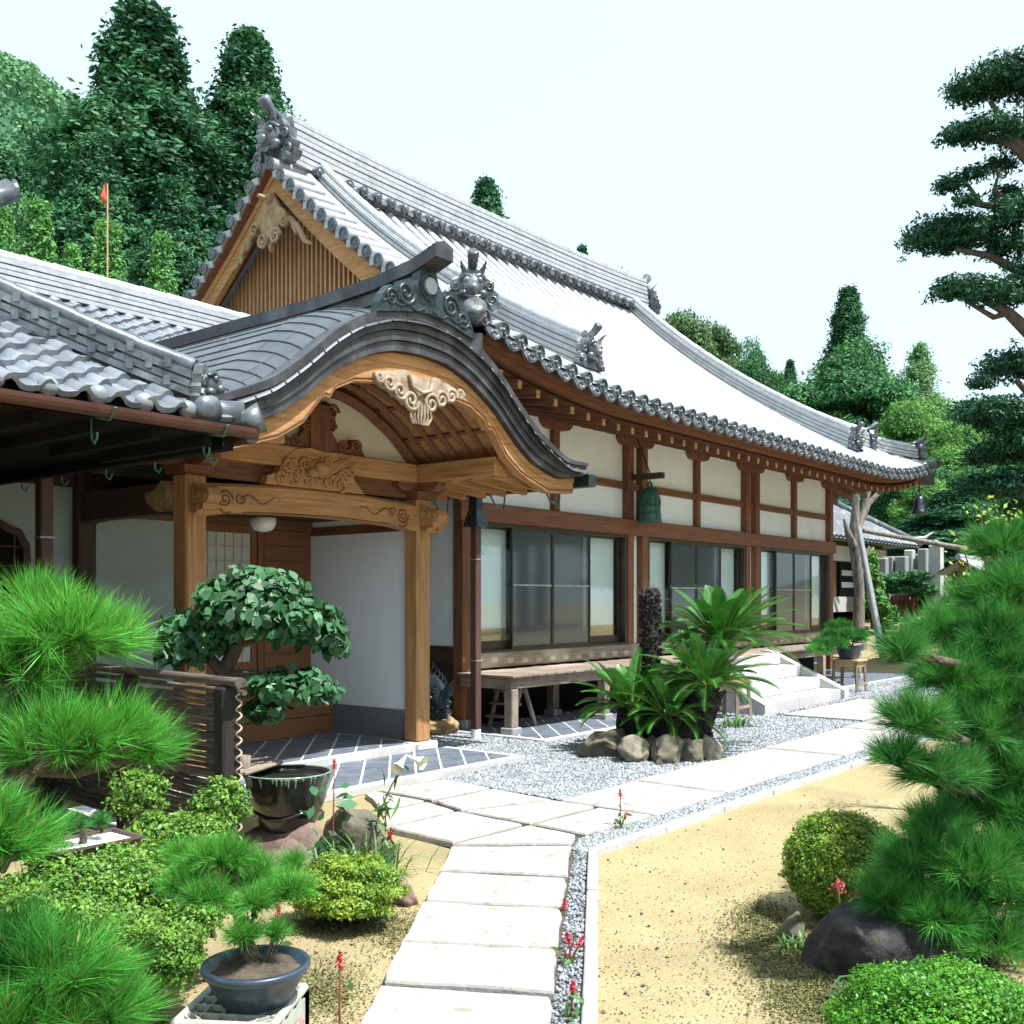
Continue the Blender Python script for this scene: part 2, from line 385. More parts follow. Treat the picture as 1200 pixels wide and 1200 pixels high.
    def ball(s, c, r, nu=12, nv=8, noise=0.0, rng=None):
        c = Vector(c); r = Vector(r if hasattr(r, '__len__') else (r, r, r))
        R = []
        for j in range(nv + 1):
            t = -PI / 2 + PI * j / nv; t = max(-PI / 2 + 0.02, min(PI / 2 - 0.02, t))
            R.append([c + Vector((r.x * math.cos(t) * math.cos(2 * PI * k / nu), r.y * math.cos(t) * math.sin(2 * PI * k / nu), r.z * math.sin(t))) for k in range(nu)])
        return s.rings(R, True, True, True)
    def spiral(s, o, ex, ey, r0, turns, rad, hand=1, start=0.0):
        o, ex, ey = Vector(o), Vector(ex), Vector(ey); pts = []; rr = []
        n = int(14 * turns)
        for i in range(n + 1):
            t = i / n; a = start + hand * t * turns * 2 * PI; r = r0 * (1 - 0.86 * t)
            pts.append(o + ex * (r * math.cos(a)) + ey * (r * math.sin(a))); rr.append(rad * (1 - 0.35 * t))
        return s.tube(pts, rr, 6)
    def build(s, name, m, parent=None, loc=None, bevel=0.0):
        if loc is None: loc = origin_of(parent) if parent is not None else Vector((0, 0, 0))
        loc = Vector(loc)
        me = bpy.data.meshes.new(name)
        me.from_pydata([(x - loc.x, y - loc.y, z - loc.z) for x, y, z in s.v], [], s.f)
        me.polygons.foreach_set('use_smooth', s.s)
        o = bpy.data.objects.new(name, me); COL.objects.link(o)
        me.materials.append(MATS[m])
        if parent is not None: o.parent = parent
        else: o.location = loc
        if bevel:
            b = o.modifiers.new('bevel', 'BEVEL'); b.width = bevel; b.segments = 1; b.limit_method = 'ANGLE'
        return o

def np_obj(name, V, k, m, parent=None, loc=(0, 0, 0), smooth=False):
    """V: (n*k, 3) array, consecutive k-gons"""
    V = np.asarray(V, dtype=np.float32).reshape(-1, 3)
    if parent is not None: loc = origin_of(parent)
    V = V - np.array(tuple(loc), dtype=np.float32)
    nf = len(V) // k
    me = bpy.data.meshes.new(name)
    me.vertices.add(len(V)); me.vertices.foreach_set('co', V.ravel())
    me.loops.add(len(V)); me.loops.foreach_set('vertex_index', np.arange(len(V), dtype=np.int32))
    me.polygons.add(nf)
    me.polygons.foreach_set('loop_start', np.arange(0, nf * k, k, dtype=np.int32))
    me.polygons.foreach_set('loop_total', np.full(nf, k, dtype=np.int32))
    me.update()
    o = bpy.data.objects.new(name, me); COL.objects.link(o)
    me.materials.append(MATS[m])
    if parent is not None: o.parent = parent
    else: o.location = loc
    return o

# ------------------------------------------------------------------ foliage helpers (numpy)
def unit(a):
    return a / np.maximum(np.linalg.norm(a, axis=-1, keepdims=True), 1e-9)
def rdir(rng, n):
    return unit(rng.normal(size=(n, 3)))
def leaf_cards(c, nrm, L, W, rng, fold=0.18, jitter=0.6):
    """diamond leaves: c centres, nrm facing; returns (n*4, 3)"""
    c = np.asarray(c); n = len(c)
    nrm = unit(np.asarray(nrm) + jitter * rng.normal(size=(n, 3)))
    t = unit(np.cross(nrm, rdir(rng, n))); b = np.cross(nrm, t)
    s = rng.uniform(0.65, 1.35, (n, 1))
    l = L * s / 2; wd = W * s / 2
    V = np.stack([c - t * l, c + b * wd - nrm * wd * fold, c + t * l - nrm * l * fold * 2, c - b * wd - nrm * wd * fold], 1)
    return V.reshape(-1, 3)
def leaf_blades(c, nrm, L, W, rng, jitter=0.6):
    """six-sided pointed leaves, (n*6, 3)"""
    c = np.asarray(c); n = len(c)
    nrm = unit(np.asarray(nrm) + jitter * rng.normal(size=(n, 3)))
    t = rdir(rng, n) + np.array([0, 0, -.5]); t = unit(t - nrm * (t * nrm).sum(1, keepdims=True)); b = np.cross(nrm, t)
    s = rng.uniform(0.6, 1.3, (n, 1)); l = L * s; wd = W * s / 2
    P = [(-.5, 0, 0), (-.22, .85, .04), (.12, 1.0, .03), (.5, 0, -.12), (.12, -1.0, .03), (-.22, -.85, .04)]
    V = np.stack([c + t * l * a + b * wd * q + nrm * l * z for a, q, z in P], 1)
    return V.reshape(-1, 3)
def needle_tufts(P, D, n, length, spread, wd, rng):
    """n needles from each shoot P towards D; thin triangles"""
    P = np.repeat(np.asarray(P), n, 0); D = np.repeat(unit(np.asarray(D)), n, 0); N = len(P)
    d = unit(D + spread * rng.normal(size=(N, 3)) * 0.6)
    base = P - D * rng.uniform(0, length * 0.55, (N, 1))
    l = length * rng.uniform(0.7, 1.1, (N, 1))
    side = unit(np.cross(d, rdir(rng, N))) * wd / 2
    tip = base + d * l + np.array([0, 0, -1]) * l * 0.06
    return np.stack([base - side, base + side, tip], 1).reshape(-1, 3)

def shell_points(c, r, n, rng, inner=0.72, zmin=-0.35, lump=0.12):
    """points in the outer shell of a lumpy ellipsoid, with outward normals"""
    d = rdir(rng, int(n * 2.2)); d = d[d[:, 2] > zmin][:n]
    k = rng.uniform(inner, 1.0, (len(d), 1)) ** 0.6
    f = 1 + lump * (np.sin(d[:, :1] * 7 + c[0] * 3) * np.cos(d[:, 1:2] * 6 + c[1] * 5) + 0.6 * np.sin(d[:, 2:3] * 11 + d[:, :1] * 5))
    r = np.asarray(r)
    p = np.asarray(c) + d * r * k * f
    nn = unit(d / r)
    return p, nn
# ================================================================== THE SETTING
def build_ground():
    xs = sorted(set([-320, -240, -180, -130, -90, -60, -40] + list(range(-30, 62, 2)) + list(range(62, 130, 6)) + [130, 160, 200, 250, 320, 400]))
    ys = sorted(set([-320, -200, -120, -70, -40] + list(range(-30, 62, 2)) + list(range(62, 130, 6)) + [130, 160, 200, 250, 320, 400]))
    m = MB(); m.grid([[(x, y, hgt(x, y)) for y in ys] for x in xs])
    tag(m.build('ground', 'sand_ground'), kind='structure')
build_ground()

def flat(name, poly, z, m, kind='structure'):
    b = MB(); b.add([(x, y, z) for x, y in poly], [tuple(range(len(poly)))])
    return tag(b.build(name, m), kind=kind)
# kerb line: runs beside the near path, then turns to follow the far one
KERB = [(1.0, 0.72), (3.30, 2.27), (5.66, 3.86), (22.0, 3.80)]
PATH_E = [(1.2, 1.03), (3.42, 2.50), (5.70, 4.06)]       # right edge of the near path
gpoly = [(1.0, 0.76), (5.66, 3.87), (26.0, 3.82), (26.0, 8.9), (9.95, 8.9), (8.47, 8.9), (8.47, 6.6), (6.95, 6.6), (6.2, 5.2), (5.3, 4.5), (1.0, 1.5)]
flat('gravel_bed', gpoly, 0.006, 'gravel_bed')
flat('path_bedding', [(1.0, 1.0), (5.75, 4.02), (19.0, 3.98), (19.0, 5.10), (7.0, 5.10), (7.05, 6.58), (6.12, 6.48), (5.72, 5.87), (5.30, 5.40), (5.20, 4.68), (4.66, 4.27), (3.58, 3.52), (1.06, 1.80)], 0.012, 'soil')

def slab(m, poly, z0=0.0, z1=0.045, rng=random.Random(5)):
    """stone slab with slightly worn, uneven edges"""
    cx = sum(p[0] for p in poly) / len(poly); cy = sum(p[1] for p in poly) / len(poly)
    top = []; 
    dz = rng.uniform(-0.006, 0.006)
    for i in range(len(poly)):
        a, b = poly[i], poly[(i + 1) % len(poly)]
        for k in range(5):
            t = k / 5; x = a[0] + (b[0] - a[0]) * t; y = a[1] + (b[1] - a[1]) * t
            j = 0.014 if k else 0.024
            d = math.hypot(cx - x, cy - y)
            g = 0.019 + rng.random() * j
            top.append((x + (cx - x) / d * g, y + (cy - y) / d * g))
    n = len(top)
    inner = [(x + (cx - x) * 0.02, y + (cy - y) * 0.02) for x, y in top]
    R = [[(x, y, z0) for x, y in top], [(x, y, z1 - 0.012 + dz) for x, y in top], [(x, y, z1 + dz) for x, y in inner]]
    m.rings(R, True, False, True)
P = MB()
rg = random.Random(11)
# near path, rows towards the viewer
L = [(5.12, 4.68), (4.62, 4.31), (4.10, 3.95), (3.54, 3.56), (3.10, 3.25), (2.62, 2.93), (2.1, 2.58), (1.55, 2.2)]
R_ = [(5.66, 4.02), (5.02, 3.585), (4.50, 3.24), (3.95, 2.875), (3.49, 2.555), (3.0, 2.235), (2.5, 1.9), (1.95, 1.55)]
for i in range(len(L) - 1):
    slab(P, [L[i], L[i + 1], R_[i + 1], R_[i]])
# junction
slab(P, [(5.16, 4.68), (5.70, 4.04), (5.95, 4.17), (5.98, 4.65), (5.60, 4.66)])
slab(P, [(5.20, 4.70), (5.98, 4.67), (6.02, 5.38), (5.24, 5.40)][::-1])
slab(P, [(5.98, 4.15), (6.86, 4.10), (6.84, 4.60), (6.00, 4.64)][::-1])
slab(P, [(6.00, 4.66), (6.86, 4.63), (6.86, 5.06), (6.04, 5.36)][::-1])
slab(P, [(5.26, 5.42), (6.04, 5.40), (6.16, 5.84), (5.66, 5.86)][::-1])
slab(P, [(6.06, 5.40), (6.88, 5.08), (6.96, 5.80), (6.20, 5.83)][::-1])
slab(P, [(5.68, 5.88), (6.18, 5.86), (6.22, 6.52), (6.08, 6.54)][::-1])
slab(P, [(6.22, 5.86), (6.97, 5.82), (7.06, 6.48), (6.24, 6.52)][::-1])
x = 6.88
while x < 18.6:
    wd = rg.uniform(0.95, 1.5); x2 = x + wd
    if rg.random() < 0.45:
        s = rg.uniform(4.5, 4.7)
        slab(P, [(x, 4.10), (x2, 4.10), (x2, s), (x, s)]); 
        h = x + wd * rg.uniform(0.35, 0.65)
        slab(P, [(x, s + .01), (h, s + .01), (h, 5.05), (x, 5.05)]); slab(P, [(h, s + .01), (x2, s + .01), (x2, 5.05), (h, 5.05)])
    else:
        slab(P, [(x, 4.10), (x2, 4.10), (x2, 5.05), (x, 5.05)])
    x = x2
slab(P, [(14.1, 5.12), (15.6, 5.12), (15.6, 6.3), (14.1, 6.3)]); slab(P, [(15.62, 5.12), (17.1, 5.12), (17.1, 6.3), (15.62, 6.3)])
tag(P.build('stone_path', 'path_slab'), kind='structure')
K = MB(); rg = random.Random(4)
for a, b in zip(KERB[:-1], KERB[1:]):
    a, b = Vector((*a, 0.018)), Vector((*b, 0.018)); d = b - a; n = max(1, round(d.length / 0.9))
    for i in range(n):
        p = a + d * (i / n); q = a + d * ((i + 1) / n) - d.normalized() * 0.012
        o = Vector((0, 0, rg.uniform(-0.008, 0.006)))
        K.beam(p + o, q + o + Vector((rg.uniform(-.006, .006), rg.uniform(-.006, .006), 0)), 0.062, 0.062)
tag(K.build('kerb', 'granite', bevel=0.008), kind='structure')

# gravel as real pebbles, denser near the viewer
def inpoly(px, py, poly):
    c = np.zeros(len(px), bool); j = len(poly) - 1
    for i in range(len(poly)):
        xi, yi = poly[i]; xj, yj = poly[j]
        c ^= ((yi > py) != (yj > py)) & (px < (xj - xi) * (py - yi) / (yj - yi + 1e-12) + xi); j = i
    return c
def pebbles(n, poly, holes, smin, smax, seed, z=0.012, x1=22.5, bias=1.5):
    rng = np.random.default_rng(seed)
    xs = [p[0] for p in poly]; ys = [p[1] for p in poly]
    u = rng.random(n) ** bias
    px = min(xs) + (min(max(xs), x1) - min(xs)) * u; py = rng.uniform(min(ys), max(ys), n)
    k = inpoly(px, py, poly)
    for h in holes: k &= ~inpoly(px, py, h)
    px, py = px[k], py[k]; n = len(px)
    s = rng.uniform(smin, smax, (n, 1)) * (0.8 + 0.03 * px[:, None])
    c = np.stack([px, py, np.full(n, z)], 1) + np.concatenate([np.zeros((n, 2)), rng.uniform(0, .6, (n, 1)) * s], 1)
    R = unit(rng.normal(size=(n, 3))); T = unit(np.cross(R, rdir(rng, n))); B = np.cross(R, T)
    a = [c + R * s * 0.7, c + T * s, c + B * s * 0.8, c - T * s * 0.9, c - B * s, c - R * s * 0.7]
    F_ = [(0, 1, 2), (0, 2, 3), (0, 3, 4), (0, 4, 1), (5, 2, 1), (5, 3, 2), (5, 4, 3), (5, 1, 4)]
    V = np.stack(a, 1).reshape(-1, 3)
    f = (np.arange(n)[:, None, None] * 6 + np.array(F_)[None]).reshape(-1, 3)
    return V, f
def pebble_obj(name, parts):
    V = np.concatenate([p[0] for p in parts]); off = 0; fs = []
    for v, f in parts: fs.append(f + off); off += len(v)
    f = np.concatenate(fs)
    me = bpy.data.meshes.new(name)
    me.vertices.add(len(V)); me.vertices.foreach_set('co', V.astype(np.float32).ravel())
    me.loops.add(f.size); me.loops.foreach_set('vertex_index', f.astype(np.int32).ravel())
    me.polygons.add(len(f)); me.polygons.foreach_set('loop_start', np.arange(0, f.size, 3, dtype=np.int32))
    me.polygons.foreach_set('loop_total', np.full(len(f), 3, dtype=np.int32)); me.update()
    o = bpy.data.objects.new(name, me); COL.objects.link(o); me.materials.append(MATS['pebble'])
    return tag(o, kind='stuff')
court = [(6.98, 5.07), (14.0, 5.07), (14.0, 6.4), (17.3, 6.4), (17.3, 5.07), (24.5, 5.07), (24.5, 7.3), (9.7, 7.25), (9.7, 8.9), (8.5, 8.8), (8.5, 6.65), (7.08, 6.55)]
steps_hole = [(13.8, 6.5), (17.4, 6.5), (17.4, 7.5), (13.8, 7.5)]
strip1 = [(5.60, 3.87), (18.5, 3.84), (18.5, 4.11), (5.92, 4.15), (5.66, 4.03)]
strip2 = [(1.6, 1.17), (3.30, 2.32), (5.66, 3.91), (5.68, 4.03), (5.03, 3.60), (3.96, 2.89), (3.0, 2.25), (1.6, 1.32)]
pebble_obj('gravel', [pebbles(190000, court, [steps_hole], 0.011, 0.022, 1), pebbles(26000, strip1, [], 0.010, 0.020, 2, bias=1.5), pebbles(42000, strip2, [], 0.009, 0.017, 3, bias=1.0)])

# tiled terrace under the porch and along the veranda: dark slate with pale border and diagonal joints
def terrace(name, x0, x1, y0, y1, z, step=0.62, b=0.09):
    root = bpy.data.objects.new(name, None); COL.objects.link(root); root.location = ((x0 + x1) / 2, y0, 0)
    tag(root, kind='structure')
    m = MB(); m.box(x0 + b, x1 - b, y0 + b, y1, 0.0, z - 0.002); m.build('bedding', 'grout', root)
    m = MB(); m.box(x0, x1, y0, y0 + b, 0, z); m.box(x0, x0 + b, y0 + b, y1, 0, z); m.box(x1 - b, x1, y0 + b, y1, 0, z)
    m.build('border', 'granite', root, bevel=0.006)
    t = MB(); S = 0.25; g = 0.011; c45 = math.sqrt(.5)
    def clip(poly, ax, lim, keep_gt):
        out = []
        for k in range(len(poly)):
            p, q = poly[k], poly[(k + 1) % len(poly)]
            ip = (p[ax] > lim) == keep_gt; iq = (q[ax] > lim) == keep_gt
            if ip: out.append(p)
            if ip != iq:
                u = (lim - p[ax]) / (q[ax] - p[ax]); out.append((p[0] + (q[0] - p[0]) * u, p[1] + (q[1] - p[1]) * u))
        return out
    n = int((x1 - x0 + y1 - y0) / S) + 3
    for i in range(-n, n):
        for k in range(-n, n):
            sq = [(i * S + g, k * S + g), ((i + 1) * S - g, k * S + g), ((i + 1) * S - g, (k + 1) * S - g), (i * S + g, (k + 1) * S - g)]
            poly = [(x0 + (a - b_) * c45, y0 + (a + b_) * c45) for a, b_ in sq]
            for ax, lim, kg in ((0, x0 + b + .012, True), (0, x1 - b - .012, False), (1, y0 + b + .012, True), (1, y1, False)):
                if poly: poly = clip(poly, ax, lim, kg)
            if len(poly) > 2:
                dz = 0.0008 * ((i * 7 + k * 13) % 5)
                m_ = len(poly); t.add([(px, py, z - .006) for px, py in poly] + [(px, py, z + .001 + dz) for px, py in poly], [tuple(range(m_, 2 * m_))] + [(q, (q + 1) % m_, m_ + (q + 1) % m_, m_ + q) for q in range(m_)])
    t.build('tiles', 'slate_tile', root)
terrace('terrace', 4.0, 8.45, 6.62, 7.72, 0.075)
terrace('porch_floor', 4.6, 8.12, 7.72, 9.6, 0.15)
terrace('veranda_apron', 9.66, 23.3, 7.27, 8.9, 0.05)
# ================================================================== MAIN HALL
HX0, HX1, HY0, HY1 = 8.20, 23.90, 7.10, 19.50       # eave rectangle
RY = 13.30                                           # ridge
GX0, GX1 = 10.30, 21.80                              # verges
FY = 8.83                                            # facade
def zr(d): return 4.26 + 0.56 * d + 0.00378 * d ** 3
def upt(e, d): return 0.44 * max(0.0, 1 - e / 3.4) ** 1.9 * max(0.0, 1 - d / 3.2)
def front_pt(x, d, off=0.0):
    e = min(x - HX0, HX1 - x)
    return Vector((x, HY0 + d, zr(d) + upt(max(e, 0), d) + off))
def left_pt(y, d, off=0.0):
    e = min(y - HY0, HY1 - y)
    return Vector((HX0 + d, y, zr(d) + upt(max(e, 0), d) + off))

hall = thing('temple_hall', 'long white-walled temple hall with a tall tiled hip-and-gable roof and wooden gable', 'temple', (16.05, FY, 0))

def hall_roof():
    b = MB(); N = 22
    def dm(x):
        e = min(x - HX0, HX1 - x)
        return RY - HY0 if GX0 - 1e-6 <= x <= GX1 + 1e-6 else max(e, 0.02)
    for a, c, n in ((HX0, GX0 - 2e-4, 8), (GX0, GX1, 40), (GX1 + 2e-4, HX1, 8)):
        for sgn in (0, 1):
            Pg = []
            for i in range(n + 1):
                x = a + (c - a) * i / n; D = dm(x); col = []
                for j in range(N + 1):
                    p = front_pt(x, D * j / N)
                    if sgn: p.y = 2 * RY - p.y
                    col.append(p)
                Pg.append(col)
            b.grid(Pg)
    for x0, sg in ((HX0, 1), (HX1, -1)):
        Pg = []
        for i in range(41):
            y = HY0 + (HY1 - HY0) * i / 40; e = min(y - HY0, HY1 - y); D = max(0.02, min(e, 2.65)); col = []
            for j in range(9):
                d = D * j / 8; col.append(Vector((x0 + sg * d, y, zr(d) + upt(e, d))))
            Pg.append(col)
        b.grid(Pg)
    roof = b.build('roof', 'roof_tile', hall)
    # round cover tiles running up the slope, each jointed
    r = MB(); pitch = 0.327; n = int((HX1 - HX0) / pitch)
    for i in range(n + 1):
        x = HX0 + 0.12 + i * (HX1 - HX0 - 0.24) / n; D = dm(x) - 0.1
        if D < 0.2: continue
        k = max(3, int(D / 0.42)); 
        pts = []; rad = []
        for j in range(k):
            for t, q in ((0.0, 0.083), (0.96, 0.074)):
                pts.append(front_pt(x, D * (j + t) / k, 0.045)); rad.append(q)
        r.tube(pts, rad, 8)
    n2 = int((HY1 - HY0) / pitch)
    for i in range(n2 + 1):
        y = HY0 + 0.15 + i * (HY1 - HY0 - 0.3) / n2; e = min(y - HY0, HY1 - y); D = min(e, 2.6) - 0.1
        if D < 0.2: continue
        r.tube([left_pt(y, D * j / 6, 0.045) for j in range(7)], 0.08, 7)
        r.tube([Vector((HX0 + HX1 - p.x, p.y, p.z)) for p in [left_pt(y, D * j / 6, 0.045) for j in range(7)]], 0.08, 7)
    # shallow curved pan tiles between, stepped
    for i in range(n):
        x = HX0 + 0.12 + (i + 0.5) * (HX1 - HX0 - 0.24) / n; D = dm(x) - 0.05
        k = max(2, int(D / 0.30)); Pg = []
        for j in range(k):
            for t, h in ((0.0, 0.034), (0.97, 0.008)):
                d = D * (j + t) / k
                Pg.append([front_pt(x + dx, d, h + (0.03 if abs(dx) > 0.1 else 0.004 if abs(dx) > .05 else -0.002)) for dx in (-0.11, -0.06, 0, 0.06, 0.11)])
        r.grid(Pg, False)
    r.build('roof_tiles', 'roof_tile', roof)
    # eave end caps: round disc with a raised rim and a drooping pan-tile lip between
    c = MB()
    def cap(p, d, rr=0.092):
        d = Vector(d).normalized()
        c.turn(p, d, [(rr, -.04), (rr, .05), (rr * .82, .052), (rr * .78, .036), (.004, .036)])
        c.ball(p + d * 0.032, (0.03, 0.03, 0.03), 8, 5)
        s = d.cross(Vector((0, 0, 1))).normalized()
        for q in range(3):
            a = q * 2 * PI / 3
            c.ball(p + d * 0.032 + s * (0.045 * math.cos(a)) + Vector((0, 0, 0.045 * math.sin(a))), 0.022, 6, 4)
    for i in range(n + 1):
        x = HX0 + 0.12 + i * (HX1 - HX0 - 0.24) / n
        cap(front_pt(x, 0, 0.035), (0, -1, -0.1))
        if i < n:
            xm = x + pitch / 2; p = front_pt(xm, 0, -0.03)
            out = [(-0.15, 0.055), (-0.10, 0.02), (0, 0.005), (0.10, 0.02), (0.15, 0.055), (0.13, -0.03), (0.075, -0.085), (0, -0.11), (-0.075, -0.085), (-0.13, -0.03)]
            c.prism(out, p + Vector((0, -0.02, 0)), (1, 0, 0), (0, 0.1, 1), 0.03)
            c.tube([p + Vector((0, -0.04, -0.05)) + Vector((0.06 * math.cos(a), 0, 0.035 * math.sin(a))) for a in np.linspace(0.2, 2 * PI, 9)], 0.012, 5)
    for i in range(n2 + 1):
        y = HY0 + 0.15 + i * (HY1 - HY0 - 0.3) / n2
        cap(left_pt(y, 0, 0.035), (-1, 0, -0.1))
    c.build('eave_tiles', 'tile_dark', roof)
    # under the tiles: eave boards following the lifted corner
    e = MB()
    def eave_band(d0, d1, z0, z1):
        R1 = []
        for i in range(61):
            x = HX0 + (HX1 - HX0) * i / 60
            x = max(HX0 + d0, min(HX1 - d0, x))
            a = front_pt(x, d0); bq = front_pt(x, d1)
            R1.append([Vector((x, a.y, a.z + z0)), Vector((x, a.y, a.z + z1)), Vector((x, bq.y, a.z + z1)), Vector((x, bq.y, a.z + z0))])
        e.rings(R1, True, False, True)
        R1 = []
        for i in range(41):
            y = HY0 + (HY1 - HY0) * i / 40; y = max(HY0 + d0, min(HY1 - d0, y))
            a = left_pt(y, d0)
            R1.append([Vector((HX0 + d0, y, a.z + z0)), Vector((HX0 + d0, y, a.z + z1)), Vector((HX0 + d1, y, a.z + z1)), Vector((HX0 + d1, y, a.z + z0))])
        e.rings(R1, True, False, True)
        R1 = [[Vector((HX0 + HX1 - p.x, p.y, p.z)) for p in r_] for r_ in R1]
        e.rings(R1, True, False, True)
    eave_band(0.10, 0.30, -0.155, -0.03)
    eave_band(0.17, 0.34, -0.27, -0.158)
    e.build('eave_board', 'hinoki_red_x', roof)
    # soffit boards
    s = MB(); 
    Pg = []
    for i in range(61):
        x = HX0 + 0.3 + (HX1 - HX0 - 0.6) * i / 60; ee = min(x - HX0, HX1 - x)
        col = []
        for j in range(8):
            d = 0.25 + 1.75 * j / 7
            d = min(d, max(ee, 0.3)); p = front_pt(x, 0)
            col.append(Vector((x, HY0 + d, p.z * (1 - d / 1.9) + (zr(0) + 0.10) * (d / 1.9) - 0.265 + 0.20 * d)))
        Pg.append(col)
    s.grid(Pg, False)
    for x0, sg in ((HX0, 1), (HX1, -1)):
        Pg = []
        for i in range(41):
            y = HY0 + 0.3 + (HY1 - HY0 - 0.6) * i / 40; ee = min(y - HY0, HY1 - y); col = []
            for j in range(8):
                d = 0.25 + 1.75 * j / 7; d = min(d, max(ee, 0.3)); p = left_pt(y, 0)
                col.append(Vector((x0 + sg * d, y, p.z * (1 - d / 1.9) + (zr(0) + 0.10) * (d / 1.9) - 0.265 + 0.20 * d)))
            Pg.append(col)
        s.grid(Pg, False)
    s.build('soffit', 'hinoki_red_y', roof)
    # rafters with pale sawn ends
    x = HX0 + 0.35
    while x < HX1 - 0.3:
        ee = min(x - HX0, HX1 - x); p = front_pt(x, 0)
        za = p.z - 0.33; run = min(1.75, max(ee, 0.4))
        zb = za * (1 - run / 1.9) + (zr(0) + 0.10 - 0.33) * (run / 1.9) + 0.20 * run
        m = MB(); m.beam((x, HY0 + 0.22, za + 0.02), (x, HY0 + 0.22 + run, zb + 0.02), 0.075, 0.095)
        m.build('rafter', 'hinoki_red_y', hall)
        t = MB(); t.box(x - 0.034, x + 0.034, HY0 + 0.212, HY0 + 0.2185, za - 0.025, za + 0.065); t.build('rafter_end', 'keyaki_x', kids_last())
        x += 0.345
    for y in np.arange(HY0 + 0.6, HY1 - 0.4, 0.345):
        pass
    y = HY0 + 0.4
    rf = MB(); rf2 = MB()
    while y < HY0 + 4.5:
        ee = y - HY0; p = left_pt(y, 0); za = p.z - 0.33; run = min(1.75, max(ee, 0.4))
        zb = za * (1 - run / 1.9) + (zr(0) - 0.23) * (run / 1.9) + 0.20 * run
        rf.beam((HX0 + 0.22, y, za + 0.02), (HX0 + 0.22 + run, y, zb + 0.02), 0.075, 0.095)
        rf2.beam((HX1 - 0.22, y, za + 0.02), (HX1 - 0.22 - run, y, zb + 0.02), 0.075, 0.095)
        y += 0.345
    rf.build('side_rafters', 'hinoki_red_x', roof); rf2.build('side_rafters', 'hinoki_red_x', roof)
    # hip rafters
    for cx, sg in ((HX0, 1), (HX1, -1)):
        m = MB(); p = front_pt(cx + sg * 0.02, 0)
        m.beam((cx + sg * 0.06, HY0 + 0.06, p.z - 0.30), (cx + sg * 1.75, HY0 + 1.75, 4.50), 0.15, 0.22)
        m.build('hip_rafter', 'hinoki_red_y', hall)
        t = MB(); t.beam((cx + sg * 0.0, HY0 + 0.0, p.z - 0.30), (cx + sg * 0.20, HY0 + 0.20, p.z - 0.298), 0.17, 0.24)
        t.build('hip_cap', 'copper_edge', kids_last())
    return roof
_last = [None]
_ob = MB.build
def _build(s, *a, **k):
    o = _ob(s, *a, **k); 
    if o.parent is not None and o.parent.parent is None: _last[0] = o
    return o
MB.build = _build
def kids_last(): return _last[0]
roof = hall_roof()

# --- ridges: a stack of thin flat tiles under a round cap
def ridge_stack(pts, wd, ht, layers, up=(0, 0, 1), cap=0.085, parent=hall, m='roof_tile', name='ridge'):
    b = MB(); pts = [Vector(p) for p in pts]
    for k in range(layers):
        z0 = ht * k / layers; z1 = ht * (k + 0.72) / layers; ins = 0.0 if k % 2 == 0 else 0.012
        W = wd * (1 - 0.22 * k / layers) / 2
        R1 = []; R2 = []
        for i, p in enumerate(pts):
            d = pts[min(i + 1, len(pts) - 1)] - pts[max(i - 1, 0)]; d.z = 0; d.normalize()
            s_ = d.cross(Vector((0, 0, 1)))
            R1.append([p + s_ * (W - ins) + Vector((0, 0, z0)), p + s_ * (W - ins) + Vector((0, 0, z1)), p - s_ * (W - ins) + Vector((0, 0, z1)), p - s_ * (W - ins) + Vector((0, 0, z0))])
            W2 = W - 0.05
            R2.append([p + s_ * W2 + Vector((0, 0, z1)), p + s_ * W2 + Vector((0, 0, ht * (k + 1) / layers)), p - s_ * W2 + Vector((0, 0, ht * (k + 1) / layers)), p - s_ * W2 + Vector((0, 0, z1))])
        b.rings(R1, True, False, True); b.rings(R2, True, False, True)
    q = []; rr = []
    L_ = sum((pts[i + 1] - pts[i]).length for i in range(len(pts) - 1)); nseg = max(2, int(L_ / 0.4))
    for i in range(nseg):
        for t, r_ in ((0, cap), (0.95, cap * 0.9)):
            f = (i + t) / nseg * (len(pts) - 1); a = int(min(f, len(pts) - 2)); p = pts[a].lerp(pts[a + 1], f - a)
            q.append(p + Vector((0, 0, ht + 0.03))); rr.append(r_)
    b.tube(q, rr, 10)
    return b.build(name, m, parent)

